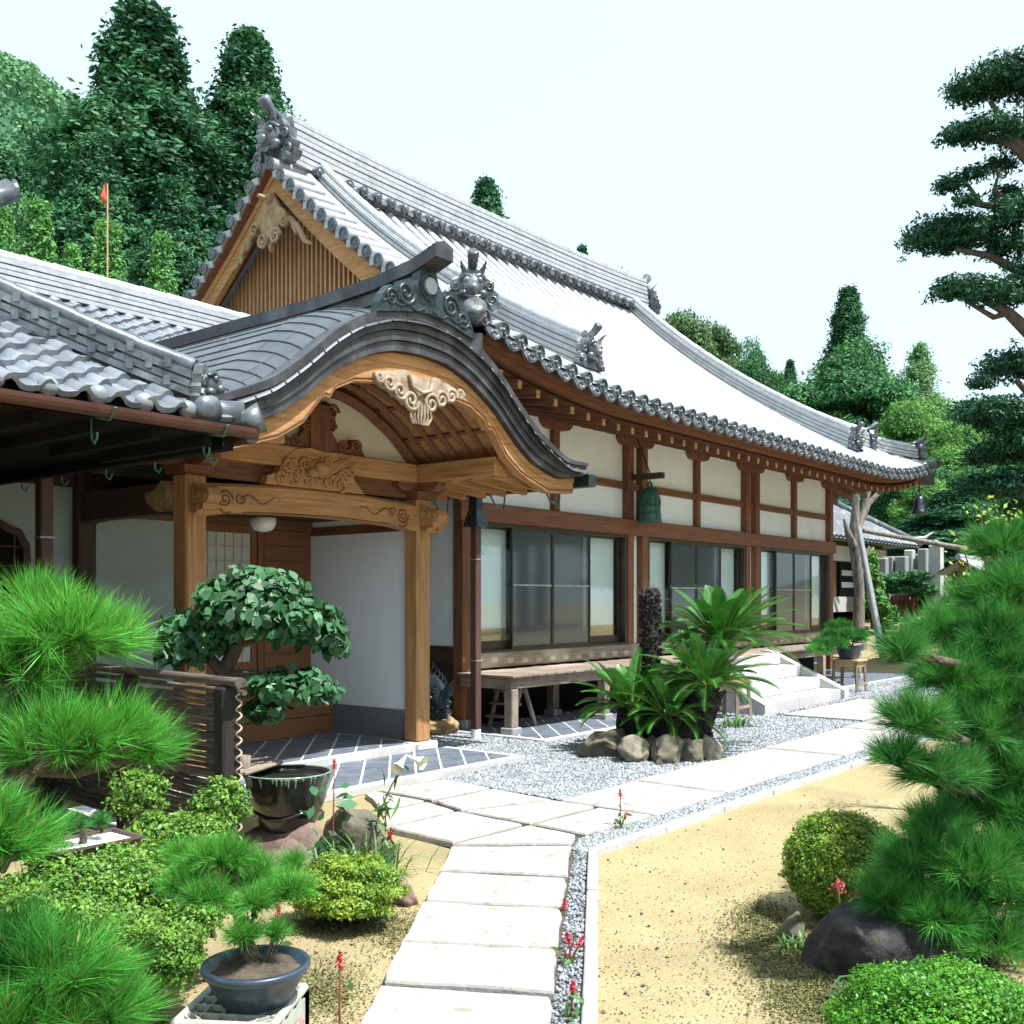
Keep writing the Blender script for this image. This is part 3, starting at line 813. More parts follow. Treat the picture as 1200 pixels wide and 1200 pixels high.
def ridge_ornament(o, fwd, size, parent, m='tile_dark', horns=True, barrel=True):
    """demon tile: shouldered plate, brow, nose, jowls, horns, and a round barrel tile above"""
    o = Vector(o); f = Vector(fwd); f.z = 0; f.normalize(); s = f.cross(Vector((0, 0, 1))); u = Vector((0, 0, 1)); k = size
    b = MB()
    out = [(-.62, -.05), (-.70, .08), (-.58, .16), (-.62, .30), (-.50, .40), (-.52, .58), (-.34, .66), (-.26, .82), (0, .92), (.26, .82), (.34, .66), (.52, .58), (.50, .40), (.62, .30), (.58, .16), (.70, .08), (.62, -.05), (.3, -.10), (-.3, -.10)]
    b.prism([(x * k, y * k) for x, y in out], o, s, u, 0.20 * k)
    P0 = o + f * 0.1 * k
    b.ball(P0 + u * .45 * k + f * .06 * k, (.26 * k, .26 * k, .30 * k), 12, 8)
    b.ball(P0 + u * .36 * k + f * .28 * k, (.12 * k, .12 * k, .11 * k), 8, 6)
    for q in (-1, 1):
        b.ball(P0 + u * .55 * k + s * q * .15 * k + f * .22 * k, .085 * k, 8, 6)
        b.tube([P0 + u * .64 * k + s * q * .06 * k + f * .22 * k, P0 + u * .68 * k + s * q * .18 * k + f * .2 * k, P0 + u * .60 * k + s * q * .30 * k + f * .1 * k], [.05 * k, .065 * k, .03 * k], 7)
        b.ball(P0 + u * .26 * k + s * q * .22 * k + f * .12 * k, (.13 * k, .13 * k, .10 * k), 8, 6)
        b.spiral(P0 + s * q * .47 * k + u * .14 * k + f * .03 * k, s, u, .14 * k, 1.6, .045 * k, q)
        b.spiral(P0 + s * q * .40 * k + u * .46 * k + f * .03 * k, s, u, .11 * k, 1.5, .04 * k, -q)
        b.cyl(P0 + s * q * .50 * k - u * .02 * k - f * .15 * k, P0 + s * q * .50 * k - u * .04 * k + f * .12 * k, .085 * k, 10)
        if horns:
            b.tube([P0 + u * .70 * k + s * q * .16 * k + f * .12 * k, P0 + u * .86 * k + s * q * .26 * k + f * .22 * k, P0 + u * .98 * k + s * q * .30 * k + f * .38 * k], [.075 * k, .05 * k, .006 * k], 8)
        b.tube([P0 + u * .16 * k + s * q * .10 * k + f * .22 * k, P0 + u * .06 * k + s * q * .10 * k + f * .30 * k], [.035 * k, .01 * k], 6)
    b.tube([P0 + u * .20 * k - s * .20 * k + f * .16 * k, P0 + u * .14 * k + f * .26 * k, P0 + u * .20 * k + s * .20 * k + f * .16 * k], .05 * k, 7)
    orn = b.build('ridge_ornament', m, parent)
    if barrel:
        t = MB(); a = o + u * .90 * k
        t.tube([a - f * .45 * k - u * .05 * k, a - f * .1 * k, a + f * .18 * k + u * .10 * k, a + f * .36 * k + u * .28 * k, a + f * .40 * k + u * .32 * k, a + f * .37 * k + u * .29 * k], [.10 * k, .11 * k, .12 * k, .145 * k, .11 * k, .01], 14)
        t.build('barrel_tile', m, orn)
    return orn

main_ridge = ridge_stack([(GX0 + 0.35 + (GX1 - GX0 - 0.7) * i / 20, RY, zr(6.2) - 0.05 + 0.10 * (abs(i - 10) / 10) ** 3) for i in range(21)], 0.62, 0.80, 8, name='main_ridge')
for sg in (-1, 1):
    rb = MB()
    for i in range(int((GX1 - GX0 - 0.8) / 0.327)):
        x = GX0 + 0.75 + i * 0.327
        p = Vector((x, RY + sg * 0.36, zr(6.2) - 0.20 + 0.22))
        rb.cyl(p - Vector((0, sg * 0.1, 0)), p + Vector((0, sg * 0.07, -0.015)), 0.083, 12)
        rb.ball(p + Vector((0, sg * 0.07, -0.015)), (.05, .02, .05), 8, 5)
        rb.box(x + 0.09, x + 0.23, RY + sg * 0.36 - 0.03, RY + sg * 0.36 + 0.03, p.z - 0.10, p.z - 0.03)
    rb.build('ridge_end_tiles', 'tile_dark', main_ridge)
ridge_ornament((GX0 + 0.22, RY, zr(6.2) + 0.10), (-1, 0, 0), 0.77, main_ridge)
ridge_ornament((GX1 - 0.22, RY, zr(6.2) + 0.10), (1, 0, 0), 0.77, main_ridge)
for X, q in ((11.25, -1), (20.85, -1), (11.25, 1), (20.85, 1)):
    pts = []
    for j in range(15):
        d = 6.0 - 5.3 * j / 14
        p = front_pt(X, d, 0.02 + (0.10 * (j / 14) ** 4))
        if q > 0: p.y = 2 * RY - p.y
        pts.append(p)
    ds = ridge_stack(pts, 0.46, 0.40, 5, name='descending_ridge')
    if q < 0: ridge_ornament(pts[-1] + Vector((0, -0.06, 0.02)), (0, -1, 0), 0.43, ds)
for cx, sg in ((HX0, 1), (HX1, -1)):
    pts = []
    for j in range(9):
        d = 2.45 - 2.15 * j / 8
        pts.append(Vector((cx + sg * d, HY0 + d, zr(d) + upt(d, d) + 0.04 + 0.05 * (j / 8) ** 3)))
    hs = ridge_stack(pts[:6] if sg < 0 else pts, 0.42, 0.34, 4, name='hip_ridge')
    ridge_ornament(pts[5 if sg < 0 else -1] + Vector((-sg * .05, -.05, 0.03)), (-sg, -1, 0), 0.44 if sg < 0 else 0.46, hs, horns=True)
    if sg < 0:
        h2 = ridge_stack(pts[5:], 0.34, 0.22, 3, name='hip_ridge')
        ridge_ornament(pts[-1] + Vector((.05, -.05, 0.0)), (1, -1, 0), 0.40, h2)
    e = MB(); c = Vector((cx, HY0, front_pt(cx + sg * .02, 0).z)); d = Vector((-sg, -1, 0)).normalized()
    e.tube([c - d * 0.35 + Vector((0, 0, .02)), c + d * 0.02 + Vector((0, 0, .03)), c + d * 0.10 + Vector((0, 0, .08)), c + d * .085 + Vector((0, 0, .07))], [0.10, 0.115, 0.125, 0.01], 12)
    e.build('corner_tile', 'tile_dark', hs)

# --- left gable: verge tiles, bargeboards, pendant, lattice
def verge(d, off=0.0): return RY - (6.2 - d), zr(d) + off
def gable(xv, sg, full=True):
    """xv verge plane, sg direction into the building"""
    v = MB(); n = 16
    VC = []
    for q in (-1, 1):
        vc = MB(); VC.append(vc)
        for i in range(n):
            d = 6.05 - i * 0.245
            y = RY + q * (6.2 - d); z = zr(d) + 0.11
            v.tube([(xv + sg * 0.62, y, z + 0.05), (xv - sg * 0.03, y, z)], [0.085, 0.092], 10)
            vc.turn((xv - sg * .03, y, z), (-sg, 0, -.05), [(.096, 0), (.096, .03), (.074, .03), (.07, .018), (.003, .018)])
            vc.ball((xv - sg * .048, y, z), (.012, .045, .045), 8, 5)
            dm_ = d - 0.12; y2 = RY + q * (6.2 - dm_)
            v.box(min(xv - sg * .02, xv + sg * .02), max(xv - sg * .02, xv + sg * .02), y2 - 0.085, y2 + 0.085, zr(dm_) - 0.01, zr(dm_) + 0.10)
        for xo, r_ in ((0.66, 0.085), (0.86, 0.08)):
            v.tube([(xv + sg * xo, RY + q * (6.2 - d), zr(d) + 0.15) for d in np.linspace(6.1, 2.2, 12)], r_, 8)
    vt = v.build('verge_tiles', 'roof_tile', hall); [c_.build('end_discs', 'tile_dark', vt) for c_ in VC]
    if not full: return
    # dark board edge under the tiles, plank soffit
    m = MB()
    ds = np.linspace(6.2, 2.2, 17)
    for q in (-1, 1):
        R1 = []
        for d in ds:
            y = RY + q * (6.2 - d); z = zr(d)
            R1.append([(xv + .02 * sg, y, z + 0.02), (xv + .02 * sg, y, z - 0.05), (xv + sg * 0.55, y, z - 0.05), (xv + sg * 0.55, y, z + 0.02)])
        m.rings(R1, True, False, True)
    m.build('verge_board', 'hinoki_red_x', hall)
    for q in (-1, 1):
        b = MB(); R1 = []; R2 = []
        for i, d in enumerate(ds):
            y = RY + q * (6.2 - d); z = zr(d); t = i / 16
            dep = 0.34 + 0.16 * t ** 1.5
            a, c = xv + sg * 0.16, xv + sg * 0.27
            R1.append([(a, y, z - 0.055), (c, y, z - 0.055), (c, y, z - 0.055 - dep), (a, y, z - 0.055 - dep)])
            a -= sg * 0.025
            R2.append([(a, y, z - 0.06), (a + sg * .03, y, z - 0.06), (a + sg * .03, y, z - 0.06 - dep * 0.36), (a, y, z - 0.06 - dep * 0.36)])
        b.rings(R1, True, False, True); b.rings(R2, True, False, True)
        b.build('bargeboard', 'keyaki_y', hall, bevel=0.008)
    # wall with lattice
    xw = xv + sg * 0.62
    w_ = MB(); out = []
    ds2 = np.linspace(2.3, 6.2, 14)
    prof = [(RY - (6.2 - d), zr(d) - 0.08) for d in ds2]
    poly = prof + [(2 * RY - y, z) for y, z in prof[::-1][1:]]
    w_.add([(xw + sg * .08, y, z) for y, z in poly], [tuple(range(len(poly)))])
    w_.build('gable_wall', 'dark_wood_z', hall)
    l = MB(); y = RY - 3.75
    def topz(y): return zr(6.2 - abs(y - RY)) - 0.12
    zb = zr(2.4) + 0.0
    while y < RY + 3.76:
        tz = topz(y)
        if tz > zb + 0.05: l.box(xw - 0.03, xw + 0.035, y - 0.019, y + 0.019, zb, tz)
        y += 0.108
    z = zb + 0.12
    while z < topz(RY) - 0.2:
        hw = 0.0
        for yy in np.arange(0, 4.0, 0.05):
            if topz(RY + yy) > z: hw = yy
        if hw > 0.1: l.box(xw + 0.036, xw + 0.06, RY - hw, RY + hw, z - 0.02, z + 0.02)
        z += 0.13
    l.build('gable_lattice', 'gable_bar', hall)
    # carved pendant
    g = MB(); gz = zr(6.2) - 0.62; gx = xv + sg * 0.10
    ex, ey = Vector((0, -sg, 0)), Vector((0, 0, 1)); o = Vector((gx, RY, gz))
    out = [(0, .22), (.14, .08), (.24, -.06), (.44, -.22), (.50, -.40), (.40, -.48), (.34, -.38), (.26, -.42), (.26, -.56), (.16, -.66), (.06, -.70), (0, -.84)]
    out = [(x * .86, y_ * .9) for x, y_ in out]
    full_ = out + [(-x, y_) for x, y_ in out[::-1][1:-1]]
    g.prism(full_, o, ex, ey, 0.07)
    for q in (-1, 1):
        g.spiral(o + ex * q * .16 + ey * -.54 - Vector((sg * .05, 0, 0)), ex, ey, .13, 1.7, .035, q)
        g.spiral(o + ex * q * .38 + ey * -.34 - Vector((sg * .05, 0, 0)), ex, ey, .11, 1.5, .03, -q)
        g.tube([o + ex * q * .45 + ey * -.32, o + ex * q * .66 + ey * -.50, o + ex * q * .84 + ey * -.76, o + ex * q * 1.0 + ey * -.84], [.06, .05, .045, .02], 6)
        g.tube([o + ex * q * .55 + ey * -.45, o + ex * q * .62 + ey * -.60], [.05, .03], 6)
        g.tube([o + ex * q * .75 + ey * -.66, o + ex * q * .80 + ey * -.78], [.04, .025], 6)
    g.tube([o + ey * .08, o + ey * .08 - Vector((sg * .10, 0, 0))], [.10, .08], 6)
    g.tube([o + ey * .08 - Vector((sg * .10, 0, 0)), o + ey * .08 - Vector((sg * .26, 0, 0))], [.035, .03], 8)
    g.build('gable_pendant', 'gegyo_wood', hall)
gable(GX0, 1)
gable(GX1, -1, False)

# --- walls and frame
def post(x, y, z0, z1, s=0.17, m='hinoki_red_z', parent=hall, name='post', base=True):
    b = MB(); b.box(x - s / 2, x + s / 2, y - s / 2, y + s / 2, z0, z1)
    o = b.build(name, m, parent, bevel=0.008)
    if base:
        c = MB(); c.box(x - s * .75, x + s * .75, y - s * .75, y + s * .75, 0.0, z0); c.build('base_stone', 'granite_dark', o, bevel=0.012)
    return o
PX = [9.95, 13.90, 14.32, 18.05, 18.47, 22.18]
KZ = 4.33                                            # underside of the wall plate
for x in PX: post(x, FY, 0.16, KZ)
for x in (11.96, 16.17, 20.32): post(x, FY + 0.01, 2.985, KZ, 0.13, base=False, name='stud')
post(9.95, 12.2, 0.16, KZ); post(22.18, 12.2, 0.16, KZ)
b = MB(); b.box(9.70, 22.45, FY - 0.11, FY + 0.11, KZ, KZ + 0.30); b.build('wall_plate', 'hinoki_red_x', hall, bevel=0.01)
b = MB(); b.box(9.84, 10.06, FY + .112, 17.7, KZ, KZ + 0.30); b.build('wall_plate', 'hinoki_red_y', hall)
b = MB(); b.box(22.07, 22.29, FY + .112, 17.7, KZ, KZ + 0.30); b.build('wall_plate', 'hinoki_red_y', hall)
for x in PX[:1] + [11.96] + [14.11] + [16.17] + [18.26] + [20.32] + PX[-1:]:
    wd = 0.62 if x in (14.11, 18.26) else 0.42
    b = MB(); h = 0.17
    out = [(-wd, h), (wd, h), (wd, h * .55), (wd - .04, h * .3), (wd - .10, h * .1), (wd - .16, 0), (-wd + .16, 0), (-wd + .10, h * .1), (-wd + .04, h * .3), (-wd, h * .55)]
    b.prism([(a * .78, c) for a, c in out], (x, FY, KZ - h - 0.002), (1, 0, 0), (0, 0, 1), 0.20)
    b.build('bracket', 'hinoki_red_x', hall, bevel=0.006)
b = MB(); b.box(9.80, 22.34, FY - 0.125, FY + 0.02, 2.73, 2.975); b.build('lintel', 'hinoki_red_x', hall, bevel=0.01)
b = MB(); b.box(10.05, 22.08, FY - 0.03, FY + 0.06, 3.46, 3.57); b.build('tie_rail', 'hinoki_red_x', hall, bevel=0.006)
edges = [9.95, 11.96, 13.90, 14.32, 16.17, 18.05, 18.47, 20.32, 22.18]
for a, c in zip(edges[:-1], edges[1:]):
    for z0, z1 in ((2.98, 3.455), (3.575, KZ)):
        b = MB(); b.box(a + .06, c - .06, FY + .035, FY + .075, z0 - .01, z1 + .01); b.build('wall_panel', 'plaster', hall)
for a, c in ((13.90, 14.32), (18.05, 18.47)):
    b = MB(); b.box(a + .08, c - .08, FY + .03, FY + .07, 0.95, 2.73); b.build('wall_panel', 'plaster', hall)
b = MB(); b.box(9.9, 9.98, FY + .09, 12.1, 1.10, KZ); b.build('side_wall', 'plaster', hall)
b = MB(); b.box(9.88, 10.0, FY + .09, 12.1, 0.86, 1.10); b.build('side_sill', 'dark_wood_y', hall)
b = MB(); b.box(9.93, 9.97, FY + .09, 12.1, 0.2, 0.86); b.build('side_skirting', 'dark_wood_y', hall)
b = MB(); b.box(22.14, 22.22, FY + .09, 17.6, 0.3, KZ); b.build('side_wall', 'plaster', hall)
b = MB(); b.box(9.95, 22.2, 17.55, 17.65, 0.3, KZ); b.build('back_wall', 'plaster', hall)
# bottom sill of the wall, weathered
b = MB(); b.box(10.04, 22.09, FY - 0.10, FY + 0.10, 0.80, 1.0); b.build('sill_beam', 'grey_wood_x', hall, bevel=0.012)
# interior seen through the screens
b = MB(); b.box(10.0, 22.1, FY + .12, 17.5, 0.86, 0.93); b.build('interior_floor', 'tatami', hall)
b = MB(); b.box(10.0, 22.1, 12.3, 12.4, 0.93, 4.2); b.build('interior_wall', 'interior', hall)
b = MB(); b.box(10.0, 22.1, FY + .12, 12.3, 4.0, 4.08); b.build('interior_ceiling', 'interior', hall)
for x in (11.9, 13.0, 16.2, 20.0):
    post(x, 11.2, 0.93, 4.0, 0.2, 'hinoki_red_z', base=False, name='interior_post')
# sliding glass doors: four leaves to a bay; paper screens behind the outer ones
def leaf_door(x0, x1, y, z0, z1, kind):
    s_ = 0.035 if kind != 'screen' else 0.025
    b = MB(); b.box(x0, x0 + s_, y - .02, y + .02, z0, z1); b.box(x1 - s_, x1, y - .02, y + .02, z0, z1)
    b.box(x0 + s_, x1 - s_, y - .02, y + .02, z1 - 0.03, z1)
    zl = z0 + (0.12 if kind == 'paper' else 0.04)
    b.box(x0 + s_, x1 - s_, y - .02, y + .02, z0, zl)
    d = b.build('sliding_door', 'bronze_frame', hall)
    g = MB(); g.box(x0 + s_, x1 - s_, y - .004, y + .004, zl, z1 - .03)
    g.build('pane', 'screen_mesh' if kind == 'screen' else 'glass', d)
    if kind == 'screen':
        r_ = MB(); zm = z0 + (z1 - z0) * 0.53; r_.box(x0 + s_, x1 - s_, y - .016, y + .016, zm - .012, zm + .012); r_.build('mid_rail', 'steel_grey', d)
    if kind == 'paper':
        p_ = MB(); p_.box(x0 + .0, x1 - 0.06, y + .07, y + .08, z0 + .28, z1); p_.build('paper_screen', 'shoji_paper', d)
        q_ = MB(); q_.box(x0 + .0, x1 - 0.06, y + .065, y + .085, z0 + .10, z0 + .28); q_.build('screen_foot', 'pale_wood_x', d)
for x0, x1 in ((10.09, 13.80), (14.42, 17.95), (18.57, 22.08)):
    b = MB(); z0, z1 = 1.0, 2.73
    b.box(x0, x0 + .06, FY - .07, FY + .09, z0, z1); b.box(x1 - .06, x1, FY - .07, FY + .09, z0, z1)
    b.box(x0 + .06, x1 - .06, FY - .07, FY + .09, z1 - .05, z1); b.box(x0 + .06, x1 - .06, FY - .08, FY + .09, z0, z0 + .03)
    b.build('door_frame', 'bronze_frame', hall)
    W = (x1 - x0 - .12) / 4; a = x0 + .06
    leaf_door(a, a + W, FY + .045, z0 + .03, z1 - .05, 'paper')
    leaf_door(a + 0.85 * W, a + 1.9 * W, FY - .035, z0 + .03, z1 - .05, 'screen')
    leaf_door(a + 1.9 * W, a + 2.95 * W, FY - .035, z0 + .03, z1 - .05, 'screen')
    leaf_door(a + 3 * W, a + 4 * W, FY + .045, z0 + .03, z1 - .05, 'paper')

# --- veranda
vx0, vx1, vy0, vy1 = 9.75, 21.7, 7.84, FY - 0.10
v = MB(); rg = random.Random(8)
x = vx0
while x < vx1:
    wd = rg.uniform(0.18, 0.26)
    v.box(x, min(x + wd - .006, vx1), vy0 - rg.uniform(0.0, 0.02), vy1, 0.745, 0.775 + rg.uniform(-.003, .003)); x += wd
deck = v.build('veranda_deck', 'grey_wood_y', hall, bevel=0.004)
b = MB(); b.box(vx0 + .05, vx1 - .05, vy0 + .06, vy0 + .16, 0.60, 0.744); b.build('edge_beam', 'grey_wood_x', deck, bevel=0.008)
b = MB(); b.box(vx0 + .05, vx0 + .15, vy0 + .162, vy1, 0.60, 0.744); b.build('edge_beam', 'grey_wood_y', deck, bevel=0.008)
for x in (9.86, 11.9, 13.7, 17.6, 19.6, 21.55):
    o = post(x, vy0 + .10, 0.13, 0.60, 0.13, 'grey_wood_z', parent=hall, name='veranda_leg')
for x in (9.86, 11.9, 13.9, 16.0, 18.1, 20.1):
    post(x, FY - .02, 0.13, 0.745, 0.13, 'grey_wood_z', parent=hall, name='veranda_leg') if x > 10 and x not in (13.9, 18.1) else None
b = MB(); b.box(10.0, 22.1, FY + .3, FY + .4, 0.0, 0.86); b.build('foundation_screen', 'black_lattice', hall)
# bell bracket
b = MB(); b.box(13.915, 14.025, FY - .62, FY - .086, 3.60, 3.69)
br = b.build('bell_bracket', 'dark_wood_y', hall, bevel=0.006)
b = MB(); b.tube([(13.97, FY - .38, 3.69), (13.97, FY - .12, 4.33)], 0.012, 6); b.build('stay_rod', 'bronze_frame', br)
# ================================================================== ENTRANCE PORCH with a cusped (bell-curved) roof
CXP, YF, YP = 6.70, 6.35, 7.86
porch = thing('entrance_porch', 'wooden entrance porch with an undulating cusped copper roof and carved beams', 'porch', (CXP, YP, 0))
def interp(tab, u):
    u = abs(u)
    for (a, za), (c, zc) in zip(tab[:-1], tab[1:]):
        if a <= u <= c:
            t = (u - a) / (c - a); t2 = t
            return za + (zc - za) * t2
    return tab[-1][1]
def smooth_tab(tab, n=3):
    us = np.linspace(0, tab[-1][0], 90); z = np.array([interp(tab, u) for u in us])
    for _ in range(n):
        zp = np.concatenate([[z[1]] * 1, z, [2 * z[-1] - z[-2]]]); z = (zp[:-2] + zp[1:-1] + zp[2:]) / 3
    return us, z
T_LOW = smooth_tab([(0, 3.91), (.35, 3.885), (.65, 3.79), (1.04, 3.58), (1.4, 3.28), (1.65, 3.12), (2.1, 2.99), (2.52, 3.05)], 9)
T_TOP = smooth_tab([(0, 4.28), (.4, 4.24), (.8, 4.09), (1.1, 3.89), (1.35, 3.67), (1.7, 3.41), (2.2, 3.19), (2.56, 3.19)], 9)
T_BRG = [(0, 3.58), (.4, 3.60), (.75, 3.55), (.96, 3.45), (1.02, 3.36), (1.08, 3.38), (1.3, 3.12), (1.55, 2.97), (2.0, 2.83), (2.45, 2.86)]
def zl(u): return float(np.interp(abs(u), *T_LOW))
def zt(u): return float(np.interp(abs(u), *T_TOP))
US = np.linspace(-2.54, 2.54, 97)
UB = 2.54
# roof skin, rolling down at the front edge
def skin(u, y, off=0.0):
    """y measured back from the front edge"""
    k = min(1.0, y / 0.75); roll = 0.13 * (1 - math.sqrt(max(0, 1 - (1 - k) ** 2)))
    lift = 0.12 * min(1, y / 0.75)
    return Vector((CXP + u * (1 + 0.004 * 0), YF + y, zt(u) + lift - roll * 0.9 + off))
YS = [0, .03, .08, .15, .25, .38, .55, .75, 1.2, 2.0, 3.0, 4.2]
b = MB(); b.grid([[skin(u, y) for y in YS] for u in US])
proof = b.build('roof', 'copper_sheet', porch)
# lapped courses of copper: thin stepped seams
s = MB(); 
acc = 0; last = None; marks = []
fine = np.linspace(0, 2.5, 400)
for a, c in zip(fine[:-1], fine[1:]):
    acc += math.hypot(c - a, zt(c) - zt(a))
    if acc > 0.165: marks.append(c); acc = 0
for u0 in marks:
    for q in (-1, 1):
        pts = [skin(q * (u0 + 0.10 * (1 - min(1, y / 0.6)) ** 2), y, 0.003) for y in YS]
        s.tube(pts, 0.0085, 5)
rg = random.Random(2)
for i, u0 in enumerate(marks[:-1]):
    u1 = marks[i + 1]
    for q in (-1, 1):
        y = rg.uniform(.3, .9)
        while y < 4:
            s.tube([skin(q * (u0 + (u1 - u0) * t), y, 0.002) for t in (0.05, .5, .95)], 0.004, 4); y += rg.uniform(.7, 1.0)
s.build('seams', 'copper_edge', proof)
# front edge: stepped courses
f = MB(); nl = 4
for k in range(nl):
    t0, t1 = k / nl, (k + 0.93) / nl
    y0 = YF + 0.08 - 0.022 * k
    R1 = []
    for u in US:
        e = 1 - 0.55 * sstep(2.0, 2.54, abs(u))
        za, zb = zl(u), zt(u)
        uu = u
        R1.append([(CXP + uu, y0, za + (zb - za) * t0), (CXP + uu, y0, za + (zb - za) * t1), (CXP + uu, y0 + .8, za + (zb - za) * t1), (CXP + uu, y0 + .8, za + (zb - za) * t0)])
    f.rings(R1, True, False, True)
for i in range(-30, 31, 1):
    u = i * 0.083
    za, zb = zl(u), zt(u)
    k = (i * 7) % nl
    y0 = YF + 0.079 - 0.022 * k
    f.tube([(CXP + u, y0, za + (zb - za) * (k / nl)), (CXP + u, y0, za + (zb - za) * ((k + .93) / nl))], 0.003, 4)
f.build('roof_edge', 'copper_edge', porch)
# eave edge along each side of the porch roof
for q in (-1, 1):
    m = MB(); m.beam((CXP + q * 2.50, YF + .9, zl(2.5) + .07), (CXP + q * 2.50, YF + 3.6, zl(2.5) + .07), 0.08, 0.13); m.build('side_edge', 'copper_edge', proof)
# gutter box at the eave end
m = MB(); m.box(CXP + 2.57, CXP + 2.70, YF + .02, YF + 3.2, 2.94, 3.08); gt = m.build('gutter', 'bronze_dark', porch, bevel=0.01)
for y in (YF + .5, YF + 1.3, YF + 2.2):
    g = MB(); g.tube([(CXP + 2.40, y, 2.92), (CXP + 2.50, y, 2.80), (CXP + 2.66, y, 2.76), (CXP + 2.68, y, 2.94)], 0.012, 6); g.build('gutter_hook', 'verdigris', gt)
# bargeboard, two mirrored halves with a cusp, edged by a moulded band
for q in (-1, 1):
    us = np.concatenate([np.linspace(0.0, 0.96, 24), np.linspace(0.98, 1.10, 5), np.linspace(1.14, 2.44, 34)])
    hi = [(q * u, zl(u) - 0.004) for u in us]; lo = [(q * u, interp(T_BRG, u)) for u in us]
    m = MB(); m.strip(lo, hi, (CXP, YF + .20, 0), (1, 0, 0), (0, 0, 1), 0.10); bb = m.build('bargeboard', 'keyaki_x', porch, bevel=0.006)
    for off, dep, th in ((0.0, 0.34, 0.13),):
        lo2 = [(x, zh - (zh - zl_) * dep) for (x, zh), (_, zl_) in zip(hi, lo)]
        m = MB(); m.strip(lo2, [(x, z - .002) for x, z in hi], (CXP, YF + .20, 0), (1, 0, 0), (0, 0, 1), th); m.build('moulding', 'keyaki_x', bb, bevel=0.006)
    m = MB(); m.tube([(CXP + x, YF + .148, z + .035) for x, z in lo], 0.008, 5); m.build('incised_line', 'hinoki_red_x', bb)
# pendant carving under the crest
g = MB(); o = Vector((CXP, YF + .13, 3.60)); ex, ez = Vector((1, 0, 0)), Vector((0, 0, 1))
half = [(0, .10), (.20, .14), (.40, .10), (.54, .06), (.53, -.01), (.44, -.06), (.37, -.05), (.31, -.11), (.23, -.10), (.18, -.17), (.11, -.15), (.07, -.22), (0, -.26)]
g.prism(half + [(-x, y) for x, y in half[::-1][1:-1]], o, ex, ez, 0.06)
for q in (-1, 1):
    for (x, z, r_) in ((.13, -.12, .10), (.27, -.06, .085), (.40, -.01, .075), (.52, .02, .05)):
        g.spiral(o + ex * q * x + ez * z - Vector((0, .045, 0)), ex, ez, r_, 1.6, .022, q)
    g.tube([o + ex * q * .15 + ez * .10 - Vector((0, .04, 0)), o + ex * q * .12 + ez * -.0 - Vector((0, .05, 0)), o + ez * -.04 - Vector((0, .06, 0))], .018, 6)
for k in range(-3, 4):
    g.tube([o + ex * .03 * k + ez * -.14 - Vector((0, .05, 0)), o + ex * .045 * k + ez * -.25 - Vector((0, .04, 0)), o + ex * .03 * k + ez * -.32 - Vector((0, .03, 0))], .014, 5)
g.build('pendant_carving', 'white_carving', porch)
# soffit: planks by the edge, coffers inside
m = MB(); m.grid([[(CXP + u, y, zl(u) - 0.02) for y in (YF + .26, YP + .2, YP + 1.7)] for u in US]); ceil_ = m.build('soffit', 'keyaki_x', porch)
m = MB()
for u in np.linspace(-2.4, 2.4, 13):
    m.tube([(CXP + u, YF + .26, zl(u) - .035), (CXP + u, YP + .1, zl(u) - .035)], 0.028, 4, smooth=False)
for y in np.linspace(YF + .55, YP - .15, 5):
    m.tube([(CXP + u, y, zl(u) - 0.045) for u in np.linspace(-1.45, 1.45, 30)], 0.042, 4, smooth=False)
m.build('coffer_ribs', 'hinoki_red_y', ceil_)
for q in (-1, 1):
    for i, y in enumerate(np.arange(YF + .4, YP + .8, .30)):
        m = MB(); m.beam((CXP + q * 1.38, y, 2.985), (CXP + q * 2.30, y, 2.90), 0.06, 0.075); m.build('rafter', 'keyaki_x', porch)
# ridge with its upturned front end and crest plate
r = MB()
pts = [(CXP, YF - .20, 4.83), (CXP, YF + .1, 4.74), (CXP, YF + .6, 4.68), (CXP, YF + 1.5, 4.64), (CXP, 10.9, 4.64)]
def ribbon(b, pts, half, z0, z1):
    b.rings([[(x - half, y, z + z0), (x + half, y, z + z0), (x + half, y, z + z1), (x, y, z + z1 + half * .35), (x - half, y, z + z1)] for x, y, z in pts], True, False, True)
ribbon(r, pts, 0.115, -0.12, 0.0)
r2 = [(x, max(y, YF + .12), z) for x, y, z in pts]
ribbon(r, r2, 0.075, -0.24, -0.125)
ribbon(r, [(x, max(y, YF + .30), z) for x, y, z in pts], 0.15, -0.44, -0.29)
pr = r.build('porch_ridge', 'copper_edge', porch, bevel=0.006)
o = Vector((CXP, YF + .04, 4.24))
half = [(0, .44), (.09, .43), (.13, .30), (.20, .22), (.24, .28), (.34, .24), (.38, .14), (.48, .17), (.56, .08), (.60, .0), (.62, -.09), (.3, -.02), (0, .02)]
g = MB(); g.prism(half + [(-x, y) for x, y in half[::-1][1:-1]], o, ex, ez, 0.10)
for q in (-1, 1):
    g.spiral(o + ex * q * .29 + ez * .14 - Vector((0, .05, 0)), ex, ez, .11, 1.7, .02, q)
    g.spiral(o + ex * q * .46 + ez * .06 - Vector((0, .05, 0)), ex, ez, .085, 1.5, .017, -q)
    g.tube([o + ex * q * x + ez * (.03 + .02 * math.sin(x * 30)) - Vector((0, .05, 0)) for x in np.linspace(.05, .58, 16)], .012, 5)
g.tube([o + ez * .26 + ex * .095 * math.cos(a) + ez * .12 * math.sin(a) - Vector((0, .05, 0)) for a in np.linspace(0, 2 * PI, 17)], .016, 6)
cp = g.build('crest_plate', 'bronze_dark', porch)
